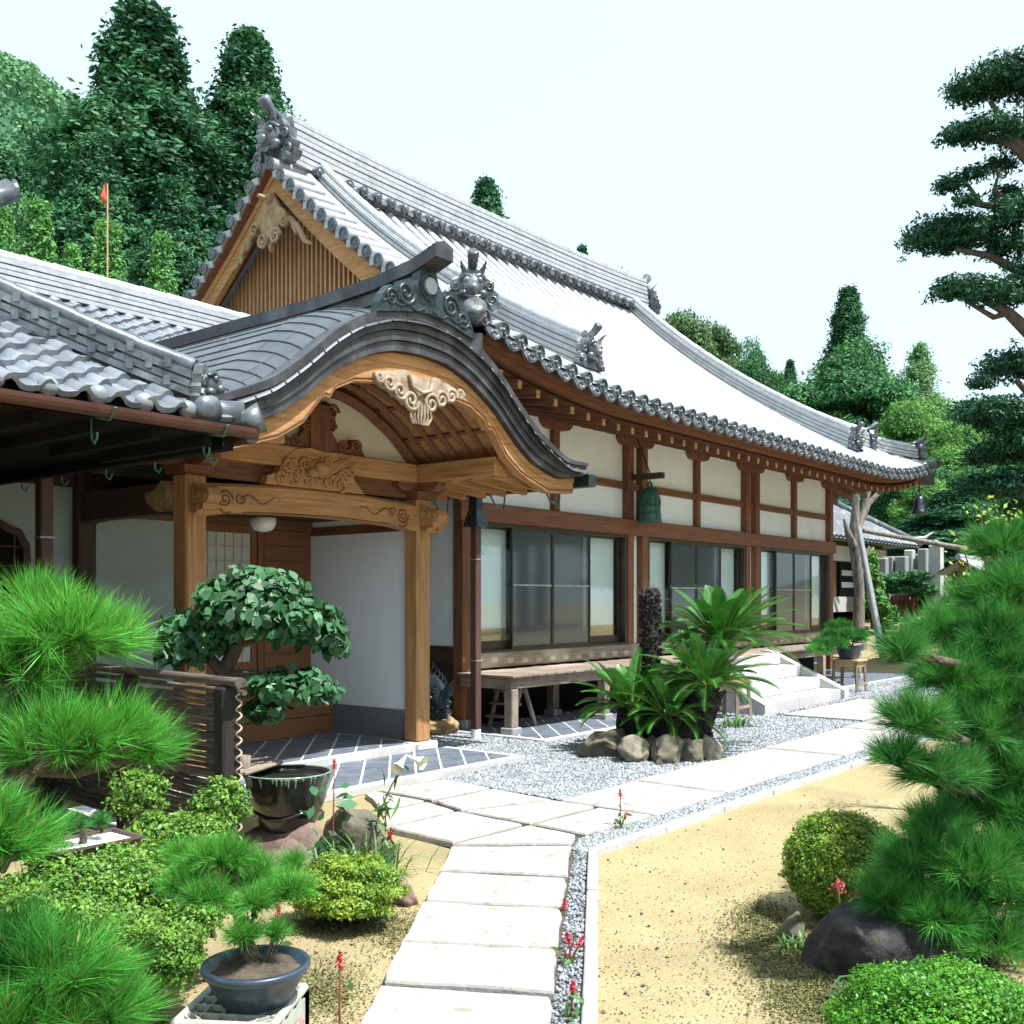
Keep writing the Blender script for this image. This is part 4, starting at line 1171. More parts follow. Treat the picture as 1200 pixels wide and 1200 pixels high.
g = MB(); g.cyl(o + ez * .26 - Vector((0, .03, 0)), o + ez * .26 - Vector((0, .085, 0)), .075, 18); g.build('crest_disc', 'steel_grey', cp)
# posts, tie beam, upper beams
for x in (5.26, 8.12):
    m = MB(); s_ = 0.105; m.box(x - s_, x + s_, YP - s_, YP + s_, 0.16, 2.80); o_ = m.build('post', 'keyaki_z', porch, bevel=0.018)
    c = MB(); c.box(x - .165, x + .165, YP - .165, YP + .165, 0.07, 0.159); c.build('base_stone', 'granite', o_, bevel=0.015)
def carved_nose(x, y, z, d, m='keyaki_x', k=1.0):
    d = Vector(d); g = MB(); e = Vector((0, 0, 1))
    out = [(0, -.14), (0, .15), (.10, .16), (.16, .10), (.22, .13), (.30, .10), (.34, .02), (.30, -.05), (.24, -.06), (.22, -.12), (.14, -.13), (.08, -.18)]
    p = Vector((x, y, z)); g.prism([(a * k, c * k) for a, c in out], p, d, e, 0.13)
    n = d.cross(e)
    for s_ in (-1, 1):
        g.spiral(p + d * .10 * k + e * .05 * k + n * s_ * .068, d, e, .075 * k, 1.7, .012, 1)
        g.spiral(p + d * .22 * k + e * .03 * k + n * s_ * .068, d, e, .065 * k, 1.6, .012, -1)
        g.spiral(p + d * .10 * k - e * .08 * k + n * s_ * .068, d, e, .05 * k, 1.5, .010, -1)
    return g.build('carved_beam_nose', m, porch)
carved_nose(8.228, YP, 2.58, (1, 0, 0)); pass
carved_nose(8.12, YP - .108, 2.58, (0, -1, 0), 'keyaki_y', .8); carved_nose(5.26, YP - .108, 2.58, (0, -1, 0), 'keyaki_y', .8)
# main tie beam: slightly bowed, incised scrolls at both ends
m = MB(); n = 20; R1 = []
for i in range(n + 1):
    t = i / n; x = 5.37 + (8.01 - 5.37) * t; bow = 0.05 * math.sin(PI * t); th = .095
    zlo = 2.44 + bow * .9 + 0.03 * min(1, 10 * min(t, 1 - t)); zhi = 2.735 + bow
    R1.append([(x, YP - th, zlo), (x, YP + th, zlo), (x, YP + th * 1.0, zhi - .03), (x, YP + th * .6, zhi), (x, YP - th * .6, zhi), (x, YP - th, zhi - .03)])
m.rings(R1, True, False, True); tb = m.build('tie_beam', 'keyaki_x', porch)
g = MB()
for x, q in ((5.56, 1), (7.80, -1)):
    o = Vector((x, YP - .098, 2.60)); g.spiral(o, ex, ez, .085, 1.9, .010, q)
    g.spiral(o + ex * q * .16 + ez * .02, ex, ez, .055, 1.4, .009, -q)
    g.tube([o + ex * q * (.18 + .44 * t) + ez * (.02 + .035 * math.sin(t * 9)) for t in np.linspace(0, 1, 16)], [.011 * (1 - .7 * t) for t in np.linspace(0, 1, 16)], 5)
    g.tube([o + ex * q * -.06 + ez * -.09, o + ex * q * .0 + ez * -.13, o + ex * q * .06 + ez * -.11], .009, 5)
g.tube([(x, YP - .097, 2.475 + .045 * math.sin(PI * (x - 5.37) / 2.64)) for x in np.linspace(5.75, 7.6, 14)], .007, 4)
g.build('incised_scroll', 'hinoki_red_x', tb)
# dragon carving seated on the tie beam
g = MB(); rg = random.Random(12); o = Vector((6.62, YP - .06, 2.80))
out = [(-.62, -.02), (-.60, .06), (-.48, .10), (-.40, .24), (-.26, .34), (-.08, .37), (.10, .34), (.24, .36), (.30, .24), (.42, .20), (.50, .08), (.62, -.02)]
g.prism(out, o, ex, ez, 0.10)
for i in range(26):
    x = rg.uniform(-.45, .45); z = rg.uniform(.03, .30) * (1 - abs(x) * .9)
    g.spiral(o + ex * x + ez * z - Vector((0, .06, 0)), ex, ez, rg.uniform(.04, .085), rg.uniform(.8, 1.8), .016, rg.choice((-1, 1)), rg.uniform(0, 6))
for i in range(14):
    a = rg.uniform(.1, .9); p = o + ex * rg.uniform(.05, .3) + ez * rg.uniform(.08, .22) - Vector((0, .06, 0))
    g.tube([p, p + ex * .10 + ez * .05, p + ex * .22 + ez * (.05 + .10 * a)], [.014, .012, .004], 5)
g.ball(o + ex * .02 + ez * .17 - Vector((0, .08, 0)), (.10, .06, .08), 10, 7); g.ball(o + ex * -.10 + ez * .13 - Vector((0, .10, 0)), (.07, .05, .05), 8, 6)
g.build('dragon_carving', 'keyaki_x', porch)
# upper beam across the front and side plates running forward
m = MB(); m.box(4.30, 8.02, YP - .10, YP + .10, 2.965, 3.165); m.build('upper_beam', 'keyaki_x', porch, bevel=0.012)
for x in (5.26, 8.12):
    m = MB(); m.box(x - .10, x + .10, YF + .32, 9.6, 2.968, 3.162); m.build('side_plate', 'keyaki_y', porch, bevel=0.012)
    g = MB(); g.box(x - .15, x + .15, YP - .15, YP + .15, 2.80, 2.87); g.prism([(-.36, .095), (.36, .095), (.36, .05), (.28, .0), (-.28, .0), (-.36, .05)], (x, YP, 2.872), ex, ez, .14)
    g.prism([(-.36, .095), (.36, .095), (.36, .05), (.28, .0), (-.28, .0), (-.36, .05)], (x, YP, 2.8715), (0, 1, 0), ez, .139); g.build('bracket', 'hinoki_red_x', porch)
m = MB(); m.box(5.42, 7.96, YP + .02, YP + .06, 2.80, 2.966); m.build('fascia_board', 'hinoki_red_x', porch)
# plastered tympanum behind, with a carved king post
tp = [(u, zl(u) - .06) for u in np.linspace(-1.42, 1.42, 41)]
m = MB(); m.prism([(-1.42, 3.17)] + tp + [(1.42, 3.17)], (CXP, YP + .06, 0), ex, ez, .03); m.build('tympanum', 'cream_plaster', porch)
g = MB(); o = Vector((CXP - .02, YP - .02, 3.167))
g.box(o.x - .12, o.x + .12, o.y - .06, o.y + .06, o.z, o.z + .45)
half = [(.10, .50), (.20, .44), (.22, .30), (.17, .20), (.26, .08), (.40, .05), (.44, .16), (.54, .14), (.60, .02), (.62, 0), (.1, 0)]
for q in (-1, 1):
    g.prism([(q * x, z) for x, z in (half if q > 0 else half[::-1])], o, ex, ez, .07)
    for x, z, r_ in ((.17, .40, .08), (.16, .24, .06), (.30, .07, .06), (.48, .09, .07)):
        g.spiral(o + ex * q * x + ez * z - Vector((0, .045, 0)), ex, ez, r_, 1.5, .018, q)
g.build('king_post_carving', 'hinoki_red_z', porch)
m = MB(); m.tube([(CXP + u, YP + .02, zl(u) - .10) for u in np.linspace(-1.42, 1.42, 30)], .07, 4, smooth=False); m.build('arched_rib', 'hinoki_red_x', porch)
# walls of the recess
m = MB(); m.box(8.10, 8.20, YP + .107, 9.62, 0.485, 2.95); m.build('side_wall', 'plaster', porch)
m = MB(); m.box(8.085, 8.205, YP + .107, 9.60, 0.151, 0.483); m.build('dado', 'dado_grey', porch)
m = MB(); m.box(8.09, 8.205, YP + .107, 9.64, 2.46, 2.56); m.build('side_rail', 'hinoki_red_y', porch)
# left side: heavy carved tie beam back to the wall, open below
m = MB(); R1 = []
for i in range(13):
    t = i / 12; y = YP + .107 + 1.66 * t; th = .085
    R1.append([(5.26 - th, y, 2.44 + .03 * min(1, 8 * min(t, 1 - t))), (5.26 + th, y, 2.44 + .03 * min(1, 8 * min(t, 1 - t))), (5.26 + th, y, 2.74), (5.26 - th, y, 2.74)])
m.rings(R1, True, False, True); sb = m.build('side_tie_beam', 'dark_wood_y', porch)
g = MB(); o = Vector((5.165, YP + .28, 2.60)); ey_ = Vector((0, 1, 0))
g.prism([(-.16, -.12), (-.16, .14), (.0, .16), (.10, .08), (.26, .06), (.24, -.02), (.10, -.10), (0, -.12)], o, ey_, ez, .02)
for y, z, r_ in ((-.05, .05, .075), (.08, .02, .06), (-.06, -.06, .055), (.17, .03, .04)):
    g.spiral(o + ey_ * y + ez * z - Vector((.015, 0, 0)), ey_, ez, r_, 1.6, .013, -1)
g.build('cloud_carving', 'gegyo_wood', sb)
# raised wooden step and doors at the back
m = MB(); m.box(5.0, 8.07, 9.17, 9.60, 0.151, 0.36); m.box(5.0, 8.07, 9.18, 9.60, 0.364, 0.60); m.box(5.0, 8.084, 9.15, 9.62, 0.604, 0.65); m.build('wooden_step', 'door_wood_x', porch, bevel=0.008)
def shoji(x0, x1):
    m = MB(); y0, y1 = 9.60, 9.64
    m.box(x0, x0 + .07, y0, y1, .65, 2.53); m.box(x1 - .07, x1, y0, y1, .65, 2.53); m.box(x0 + .07, x1 - .07, y0, y1, 2.45, 2.53); m.box(x0 + .07, x1 - .07, y0, y1, .65, 1.0)
    d = m.build('sliding_door', 'door_wood_z', porch)
    p_ = MB(); p_.box(x0 + .07, x1 - .07, 9.625, 9.635, 1.0, 2.45); p_.build('pane', 'shaded_paper', d)
    l = MB(); k = 6
    for i in range(1, k): l.box(x0 + .07 + (x1 - x0 - .14) * i / k - .006, x0 + .07 + (x1 - x0 - .14) * i / k + .006, 9.612, 9.624, 1.0, 2.45)
    for i in range(1, 9): l.box(x0 + .07, x1 - .07, 9.611, 9.623, 1.0 + 1.45 * i / 9 - .006, 1.0 + 1.45 * i / 9 + .006)
    l.build('lattice', 'paper_rib', d)
shoji(6.48, 7.30)
m = MB(); m.box(5.36, 6.46, 9.60, 9.66, .65, 2.53); m.build('back_wall', 'plaster_shaded', porch)
m = MB(); m.box(7.32, 8.09, 9.60, 9.65, .65, 2.53); d = m.build('panel_door', 'door_wood_z', porch)
m = MB()
for i in range(10): m.box(7.40, 8.00, 9.585, 9.599, .72 + i * .18, .72 + i * .18 + .165)
m.build('boards', 'door_wood_x', d, bevel=0.006)
m = MB(); m.box(5.4, 8.08, 9.56, 9.66, 2.53, 2.68); m.build('door_head', 'hinoki_red_x', porch)
m = MB(); m.lathe([(.02, 2.47), (.10, 2.49), (.135, 2.55), (.14, 2.61), (.13, 2.62)], (6.85, 8.9, -.05), 18); m.build('ceiling_lamp', 'lamp_glass', porch)
m = MB(); m.box(5.36, 8.08, YP + .11, 9.58, 2.62, 2.66); m.build('porch_ceiling', 'dark_wood_y', porch)
# rain pipe from the porch gutter
dp = MB(); X, Y = 9.40, 8.12
dp.box(X - .05, X + .05, Y - .05, Y + .05, 0.14, 2.62); pipe = dp.build('rain_pipe', 'drain_brown', porch, bevel=0.01)
m = MB(); m.rings([[(X - a, Y - a, z), (X + a, Y - a, z), (X + a, Y + a, z), (X - a, Y + a, z)] for a, z in ((.11, 2.58), (.10, 2.64), (.065, 2.78), (.055, 2.94), (.07, 2.96))], True, False, True); m.build('pipe_hopper', 'bronze_dark', pipe)
m = MB(); m.cyl((X, Y, 0), (X, Y, .14), .062, 14); m.build('pipe_foot', 'white_paint', pipe)
for z in (.96, 2.18):
    m = MB(); m.box(X - .056, X + .056, Y - .056, Y + .056, z, z + .015); m.build('pipe_band', 'steel_grey', pipe)

# ================================================================== CONNECTING BUILDING behind the porch
conn = thing('connecting_building', 'low plastered building behind the porch with a long pantiled roof', 'building', (4.0, 9.65, 0))
def pantile_roof(name, root, P0, ex_, es_, W_, D_, m, tw=0.29, tl=0.25, keep=None, zcurve=0.0):
    """P0 eave start, ex_ along the eave, es_ unit up the slope; wavy S-tiles laid in courses"""
    P0, ex_, es_ = Vector(P0), Vector(ex_), Vector(es_); n_ = ex_.cross(es_).normalized()
    b = MB(); nw, nd = int(W_ / tw), int(D_ / tl)
    prof = [(0.0, .012), (.10, .040), (.22, .050), (.34, .034), (.46, .010), (.62, .0), (.80, .002), (1.0, .012)]
    for j in range(nd):
        for i in range(nw):
            cx_, cd_ = (i + .5) * tw, (j + .5) * tl
            if keep and not keep(cx_, cd_): continue
            R1 = []
            for t, h in ((-.06, .040), (1.02, 0.004)):
                R1.append([P0 + ex_ * ((i + a) * tw) + es_ * ((j + t) * tl) + n_ * (z * 1.15 + h) for a, z in prof])
            low = [p - n_ * .034 for p in R1[0]]
            b.grid([low, R1[0]], False); b.grid(R1, True)
    return b.build(name, m, root)
YE, ZE, YR = 8.75, 3.05, 12.5
sl_ = Vector((0, YR - YE, 2.42)); SL = sl_.length; su = sl_.normalized()
m = MB(); m.add([(-4, YE, ZE), (10.2, YE, ZE), (10.2, YR, ZE + 2.42), (-4, YR, ZE + 2.42)], [(0, 1, 2, 3)]); m.add([(-4, 2 * YR - YE, ZE), (10.2, 2 * YR - YE, ZE), (10.2, YR, ZE + 2.42), (-4, YR, ZE + 2.42)], [(3, 2, 1, 0)])
m.build('roof', 'tile_wing', conn)
pantile_roof('roof_tiles', conn, (1.5, YE, ZE + .02), (1, 0, 0), su, 8.2, SL, 'tile_wing', .25, .215)
ridge_stack([(x, YR, ZE + 2.38) for x in np.linspace(-4, 10.0, 15)], .42, .34, 5, cap=.10, parent=conn, m='roof_tile', name='ridge')
m = MB(); m.box(-4, 9.86, 9.65, 9.75, 0.25, 3.4); m.build('wall', 'plaster_shaded', conn)
for x in (5.22,): post(x, 9.62, .15, 3.3, .16, 'dark_wood_z', conn)
m = MB(); m.box(-4, 9.8, 9.60, 9.648, 2.80, 2.95); m.build('wall_rail', 'dark_wood_x', conn)
m = MB(); m.box(-4, 4.9, 9.60, 9.648, .25, 1.0); m.build('wainscot', 'dark_wood_z', conn)
m = MB(); m.add([(-4, YE + .05, ZE - .04), (9.8, YE + .05, ZE - .04), (9.8, 9.7, ZE + .5), (-4, 9.7, ZE + .5)], [(0, 1, 2, 3)]); m.build('soffit', 'dark_wood_y', conn)
# bell-shaped window
wn = MB(); o = Vector((4.25, 9.62, 1.5)); 
half = [(0, 1.02), (.10, .98), (.24, .90), (.36, .86), (.44, .72), (.46, .4), (.50, .15), (.58, 0.0)]
outer = [(-x, z) for x, z in half[::-1][:-1]] + half
wn.strip([(x * .86, z * .93 + .0) for x, z in outer], outer, o, ex, ez, .08); wn.box(o.x - .62, o.x + .62, 9.57, 9.66, 1.42, 1.50)
wf = wn.build('bell_window', 'dark_wood_x', conn)
m = MB(); m.prism([(x * .87, z * .94) for x, z in outer], o, ex, ez, .01); m.build('pane', 'black_lattice', wf)
m = MB()
for k in range(-2, 3): m.box(o.x + k * .15 - .008, o.x + k * .15 + .008, 9.59, 9.61, 1.5, 2.3)
for k in range(4): m.box(o.x - .40, o.x + .40, 9.592, 9.608, 1.65 + k * .18, 1.665 + k * .18)
m.build('lattice', 'dark_wood_z', wf)
dp = MB(); X, Y = 4.13, 8.2; dp.box(X - .055, X + .055, Y - .05, Y + .05, 0.0, 2.72); pp = dp.build('rain_pipe', 'drain_brown', conn, bevel=0.01)
m = MB(); m.box(X - .061, X + .061, Y - .056, Y + .056, 2.20, 2.215); m.build('pipe_band', 'steel_grey', pp)

# ================================================================== SIDE WING at the left: hipped corner, copper gutter
wing = thing('side_wing', 'near side wing with silvery pantiles, hip ridge and a copper gutter over a dark eave', 'building', (1.5, 7.5, 0))
EX, EY, EZ = 4.05, 5.50, 2.80
RYW, RZW = 7.6, 4.05
k_ = (RZW - EZ) / (RYW - EY)
sl_ = Vector((0, RYW - EY, RZW - EZ)); SL = sl_.length; su = sl_.normalized()
GXW = EX - 1.2
m = MB()
m.add([(-4, EY, EZ), (EX, EY, EZ), (GXW, EY + 1.2, EZ + 1.2 * k_), (GXW, RYW, RZW), (-4, RYW, RZW)], [(0, 1, 2, 3, 4)])
yb = 2 * RYW - EY
m.add([(EX, EY, EZ), (EX, yb, EZ), (GXW, yb - 1.2, EZ + 1.2 * k_), (GXW, EY + 1.2, EZ + 1.2 * k_)], [(0, 1, 2, 3)])
m.add([(-4, yb, EZ), (EX, yb, EZ), (GXW, yb - 1.2, EZ + 1.2 * k_), (GXW, RYW, RZW), (-4, RYW, RZW)], [(4, 3, 2, 1, 0)])
m.add([(GXW - .05, EY + 1.2, EZ + 1.2 * k_), (GXW - .05, yb - 1.2, EZ + 1.2 * k_), (GXW - .05, RYW, RZW)], [(0, 1, 2)])
m.build('roof', 'tile_dark', wing)
hip = lambda x, d: (EX - (0.2 + x)) > -9 and (d * math.cos(math.atan(k_)) < EX - (-0.15 + x) - .08)
pantile_roof('roof_tiles', wing, (-0.15, EY - .03, EZ + .015), (1, 0, 0), su, 4.18, SL, 'tile_wing', .205, .175, keep=lambda x, d: d * math.cos(math.atan(k_)) < (EX - (-0.15 + x)) - .12)
for i in range(14):
    ec = MB(); x = EX - .32 - i * .29; ec.ball((x - .085, EY - .03, EZ + .06), (.062, .05, .058), 10, 6)
    ec.build('eave_end_tile', 'tile_wing', wing)
pts = [(EX - t, EY + t, EZ + t * k_ + .04 + .04 * max(0, 1 - t / .6) ** 2) for t in np.linspace(.20, 1.25, 9)]
hr = ridge_stack(pts, .26, .175, 3, cap=.062, parent=wing, m='tile_dark', name='hip_ridge')
rg = random.Random(9)
for k in range(3):
    for i in range(6):
        t = .3 + (i + (k % 2) * .5) * .16; 
        if t > 1.2: continue
        p = Vector((EX - t, EY + t, EZ + t * k_ + .06)); n_ = Vector((-1, -1, 0)).normalized(); d_ = Vector((-1, 1, k_)).normalized()
        c = p + n_ * (.136 - .012 * k) + Vector((0, 0, .035 + k * .058)); cl = MB(); cl.beam(c - Vector((0, 0, .03)), c + Vector((0, 0, .03)), .04, .024, up=n_); cl.build('ridge_clip', 'tile_dark', hr)
mm = ridge_ornament((EX - .17, EY + .17, EZ + .14), (1, -1, 0), .30, hr, m='tile_dark', horns=False, barrel=False)
e = MB(); c = Vector((EX, EY, EZ)); d = Vector((1, -1, 0)).normalized()
e.tube([c - d * .30 + Vector((0, 0, .10)), c + d * .02 + Vector((0, 0, .085)), c + d * .022 + Vector((0, 0, .085))], [.085, .09, .01], 16)
e.tube([c + Vector((-.28, -.02, .075)), c + Vector((-.27, -.085, .07)), c + Vector((-.27, -.087, .07))], [.09, .09, .01], 16)
e.tube([c - d * .10 + Vector((0, 0, .03)), c + d * .05 + Vector((0, 0, .045)), c + d * .14 + Vector((0, 0, .075)), c + d * .125 + Vector((0, 0, .07))], [.07, .078, .10, .02], 14)
e.build('corner_tile', 'tile_dark', hr)
ridge_stack([(x, RYW, RZW - .02) for x in np.linspace(-4, GXW + .1, 7)], .36, .32, 4, parent=wing, m='tile_dark', name='ridge')
e = MB(); q = Vector((GXW + .33, RYW, RZW + .44)); e.tube([q - Vector((.5, 0, .05)), q, q + Vector((.25, 0, .10)), q + Vector((.40, 0, .22)), q + Vector((.42, 0, .24)), q + Vector((.38, 0, .22))], [.065, .065, .07, .085, .065, .01], 14)
e.build('barrel_tile', 'tile_dark', wing)
ridge_ornament((GXW + .12, RYW, RZW + .02), (1, 0, 0), .5, wing, barrel=False)
# gutter, hooks and dark boarded underside
def half_pipe(b, p, q_, r_, sx):
    p, q_ = Vector(p), Vector(q_); sx = Vector(sx); R1 = []
    for c in (p, q_):
        R1.append([c + sx * (r_ * math.cos(a)) + Vector((0, 0, r_ * math.sin(a))) for a in np.linspace(PI, 2 * PI, 9)] + [c + sx * ((r_ - .006) * math.cos(a)) + Vector((0, 0, (r_ - .006) * math.sin(a))) for a in np.linspace(2 * PI, PI, 9)])
    b.rings(R1, True, False, True)
g = MB(); half_pipe(g, (-4, EY - .075, EZ - .01), (EX + .06, EY - .075, EZ - .01), .062, (0, 1, 0)); gu = g.build('gutter', 'gutter_copper', wing)
g = MB(); half_pipe(g, (EX + .075, EY - .02, EZ - .03), (EX + .075, yb, EZ - .03), .062, (1, 0, 0)); g2 = g.build('gutter', 'gutter_copper', wing)
for x in np.arange(EX - .2, -1, -.75):
    h = MB(); h.tube([(x, EY + .12, EZ - .04), (x, EY - .10, EZ - .085), (x, EY - .155, EZ - .02)], .007, 6); h.tube([(x, EY + .10, EZ - .05), (x, EY + .10, EZ - .17), (x, EY + .07, EZ - .20), (x, EY + .04, EZ - .17), (x, EY + .04, EZ - .14)], .008, 6); h.build('gutter_hook', 'verdigris', gu)
for y in np.arange(EY + .35, yb, .65):
    h = MB(); h.tube([(EX - .1, y, EZ - .05), (EX + .10, y, EZ - .105), (EX + .145, y, EZ - .04)], .007, 6); h.tube([(EX + .02, y, EZ - .08), (EX + .02, y, EZ - .18), (EX + .05, y, EZ - .20), (EX + .07, y, EZ - .16)], .008, 6); h.build('gutter_hook', 'verdigris', g2)
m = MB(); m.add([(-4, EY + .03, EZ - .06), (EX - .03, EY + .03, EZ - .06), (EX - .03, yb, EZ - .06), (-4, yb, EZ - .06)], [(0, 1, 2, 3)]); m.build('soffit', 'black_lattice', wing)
m = MB()
for x in np.arange(EX - .2, -2, -.36): m.box(x - .03, x + .03, EY + .06, EY + 1.3, EZ - .13, EZ - .062)
m.box(EX - .10, EX - .02, EY + .04, yb, EZ - .14, EZ - .061)
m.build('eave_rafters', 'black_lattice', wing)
m = MB(); m.box(-4, 2.55, 6.6, 9.5, 0.1, EZ - .06); m.build('wall', 'dark_wood_z', wing)
post(2.62, 6.52, .12, EZ - .08, .16, 'dark_wood_z', wing)
# ================================================================== THINGS ROUND THE HALL
# stone steps up to the veranda
st = thing('stone_steps', 'broad pale granite steps with sloping side stones leading up to the veranda', 'steps', (15.6, 6.6, 0))
sx0, sx1 = 13.95, 17.25
m = MB(); nst = 4; tr = 0.36; rs = 0.19
rg = random.Random(3)
for i in range(nst):
    y0 = 6.56 + i * tr
    x = sx0 + .22
    cuts = [x, x + rg.uniform(1.0, 1.6), sx1 - .22]
    for a, c in zip(cuts[:-1], cuts[1:]):
        m.box(a + .004, c - .004, y0, y0 + tr + .02, i * rs + (.004 if i else 0), (i + 1) * rs)
m.build('treads', 'granite', st, bevel=0.01)
for x in (sx0, sx1 - .21):
    s_ = MB(); s_.prism([(0, 0), (1.52, 0), (1.52, .80), (1.36, .80), (0, .17)], (x + .105, 6.50, 0), (0, 1, 0), (0, 0, 1), .21); s_.build('side_stone', 'granite', st, bevel=0.01)

# temple bell, hanging from the bracket
bx, by = 13.97, FY - .38
bell = thing('temple_bell', 'green bronze temple bell hanging from a wooden bracket on the hall front', 'bell', (bx, by, 2.92))
m = MB(); prof = [(.155, 0.02), (.185, 0.0), (.19, .03), (.178, .05), (.176, .10), (.180, .105), (.180, .12), (.172, .125), (.168, .22), (.172, .225), (.172, .24), (.165, .245), (.158, .38), (.162, .385), (.160, .40), (.145, .46), (.11, .52), (.06, .545), (.01, .55)]
m.lathe(prof, (bx, by, 2.92), 28); bb = m.build('bell_body', 'bronze_bell', bell)
m = MB()
for k in range(4):
    for i in range(4):
        for j in range(4):
            a = k * PI / 2 + (i - 1.5) * .17 + .4; z = 2.92 + .27 + j * .03; m.ball((bx + .165 * math.cos(a), by + .165 * math.sin(a), z), .012, 6, 4)
for k in range(4):
    a = k * PI / 2 + PI / 4 + .4; m.tube([(bx + .178 * math.cos(a), by + .178 * math.sin(a), 2.93), (bx + .162 * math.cos(a), by + .162 * math.sin(a), 3.32)], .012, 5)
m.build('bosses', 'bronze_bell', bb)
m = MB(); m.tube([(bx - .06, by, 3.45), (bx - .05, by, 3.53), (bx, by, 3.56), (bx + .05, by, 3.53), (bx + .06, by, 3.45)], .018, 7); m.tube([(bx, by, 3.555), (bx, by, 3.62)], .010, 6); m.build('bell_loop', 'bronze_bell', bell)
# wind bell at the far eave corner
wb = thing('wind_bell', 'small dark wind bell hanging under the far right eave corner', 'bell', (HX1 - .55, HY0 + .12, 3.60))
m = MB(); c = (HX1 - .55, HY0 + .12, 3.60); m.lathe([(.17, 0), (.18, .02), (.15, .06), (.125, .22), (.10, .34), (.05, .40), (.01, .41)], c, 16); m.build('bell_body', 'bronze_dark', wb)
m = MB(); m.tube([(c[0], c[1], 4.0), (c[0], c[1], 4.30)], .012, 6); m.build('hanger', 'bronze_dark', wb)

# fish statue on its rock
def rock(name, label, c, r, m, seed, group=None, sub=4, cat='rock', sharp=0.22, parent=None):
    rng = np.random.default_rng(seed)
    import bmesh
    bm = bmesh.new(); bmesh.ops.create_icosphere(bm, subdivisions=sub, radius=1.0)
    A = rdir(rng, 17); T = rng.uniform(.58, .92, 17)
    ph = rng.uniform(0, 6, 6)
    for v in bm.verts:
        p = np.array(v.co)
        for a, t in zip(A, T):
            d = p @ a
            if d > t: p = p - a * (d - t) * .96
        n_ = sharp * (.35 * math.sin(5 * p[0] + ph[0]) * math.sin(4 * p[1] + ph[1]) + .22 * math.sin(9 * p[2] + ph[2]) * math.sin(8 * p[0] + ph[3]) + .14 * math.sin(17 * p[1] + ph[4]) * math.sin(15 * p[2] + ph[5]) + .09 * math.sin(31 * p[0] + ph[1]) * math.sin(27 * p[2] + ph[2]))
        p = p * (1 + n_)
        p[2] = max(p[2], -.55)
        v.co = (p[0] * r[0] * 1.28, p[1] * r[1] * 1.28, p[2] * r[2] * 1.22)
    me = bpy.data.meshes.new(name); bm.to_mesh(me); bm.free()
    me.polygons.foreach_set('use_smooth', [True] * len(me.polygons))
    o = bpy.data.objects.new(name, me); COL.objects.link(o); me.materials.append(MATS[m]); o.location = c
    if parent is None: tag(o, label, cat, group)
    return o
rock('rock', 'flat tan stone under the fish statue beside the hall corner', (9.42, 8.86, .10), (.30, .26, .15), 'rock_tan', 5)
fish = thing('fish_statue', 'dark bronze fish statue with upswept tail standing on a tan stone', 'statue', (9.40, 8.86, .18))
fr, fu = Vector((.627, -.779, 0)), Vector((0, 0, 1)); fo = Vector((9.36, 8.86, .18))
def fp(a, b, c=0.0): return fo + fr * a + fu * b + Vector((.779, .627, 0)) * c
m = MB(); body = [fp(.02, .06), fp(.09, .12), fp(.10, .24), fp(.05, .40), fp(-.04, .54), fp(-.12, .68), fp(-.17, .82)]
m.tube(body, [.08, .14, .17, .165, .125, .08, .03], 16)
for i in range(9):
    for j in range(9):
        t = .18 + i * .075; k = t * 6; a = int(min(5, k)); p = body[a].lerp(body[a + 1], k - a); rr_ = np.interp(k, range(7), [.08, .14, .17, .165, .125, .08, .03])
        ang = -PI * .95 + j * PI * .24 + (i % 2) * .37
        m.ball(p + fr * (rr_ * .94 * math.cos(ang)) + Vector((.779, .627, 0)) * (rr_ * .94 * math.sin(ang)), (.034, .034, .03), 6, 4)
fb = m.build('fish_body', 'bronze_dark', fish)
m = MB()
for k in range(6): m.tube([fp(-.14 - .01 * k, .66 + .02 * k, -.02), fp(-.17 + .01 * k, .80 + .02 * k, -.03), fp(-.20 - .035 * k, .98 + .015 * k, -.03)], [.022, .016, .004], 6)
m.build('tail', 'bronze_dark', fish)
m = MB()
for k in range(6):
    m.tube([fp(.14, .30 + .01 * k, -.12), fp(.24, .32 + .025 * k, -.15), fp(.33, .36 + .035 * k, -.14)], [.02, .014, .004], 6)
m.build('side_fin', 'bronze_dark', fish); m = MB()
for k in range(6):
    m.tube([fp(.06, .05 + .008 * k, -.10), fp(.20, .06 + .018 * k, -.14), fp(.29, .03 + .025 * k, -.13)], [.022, .015, .005], 6)
m.build('side_fin', 'bronze_dark', fish); m = MB()
for k in range(5):
    m.tube([fp(.15 - .035 * k, .42 + .05 * k), fp(.22 - .04 * k, .48 + .055 * k), fp(.20 - .04 * k, .56 + .05 * k)], [.02, .015, .004], 6)
m.build('back_fin', 'bronze_dark', fish)
m = MB(); m.ball(fp(.12, .14, -.12), (.035, .035, .035), 8, 6); m.tube([fp(.10, .04, -.13), fp(.16, .06, -.12), fp(.15, .10, -.10)], .015, 6); m.build('face', 'bronze_dark', fb)

# small stepladder under the veranda
sl_ = thing('step_ladder', 'small wooden step ladder stored under the veranda', 'ladder', (10.45, 8.45, .05))
for y in (8.25, 8.62):
    m = MB(); m.beam((10.25, y, .05), (10.45, y, .60), .035, .05); m.build('rail', 'grey_wood_z', sl_)
    m = MB(); m.beam((10.75, y, .05), (10.50, y, .60), .035, .05); m.build('rail', 'grey_wood_z', sl_)
for k in range(3):
    t = MB(); x = 10.27 + k * .075; t.box(x - .06, x + .07, 8.22, 8.65, .18 + k * .16, .205 + k * .16); t.build('step', 'grey_wood_y', sl_)

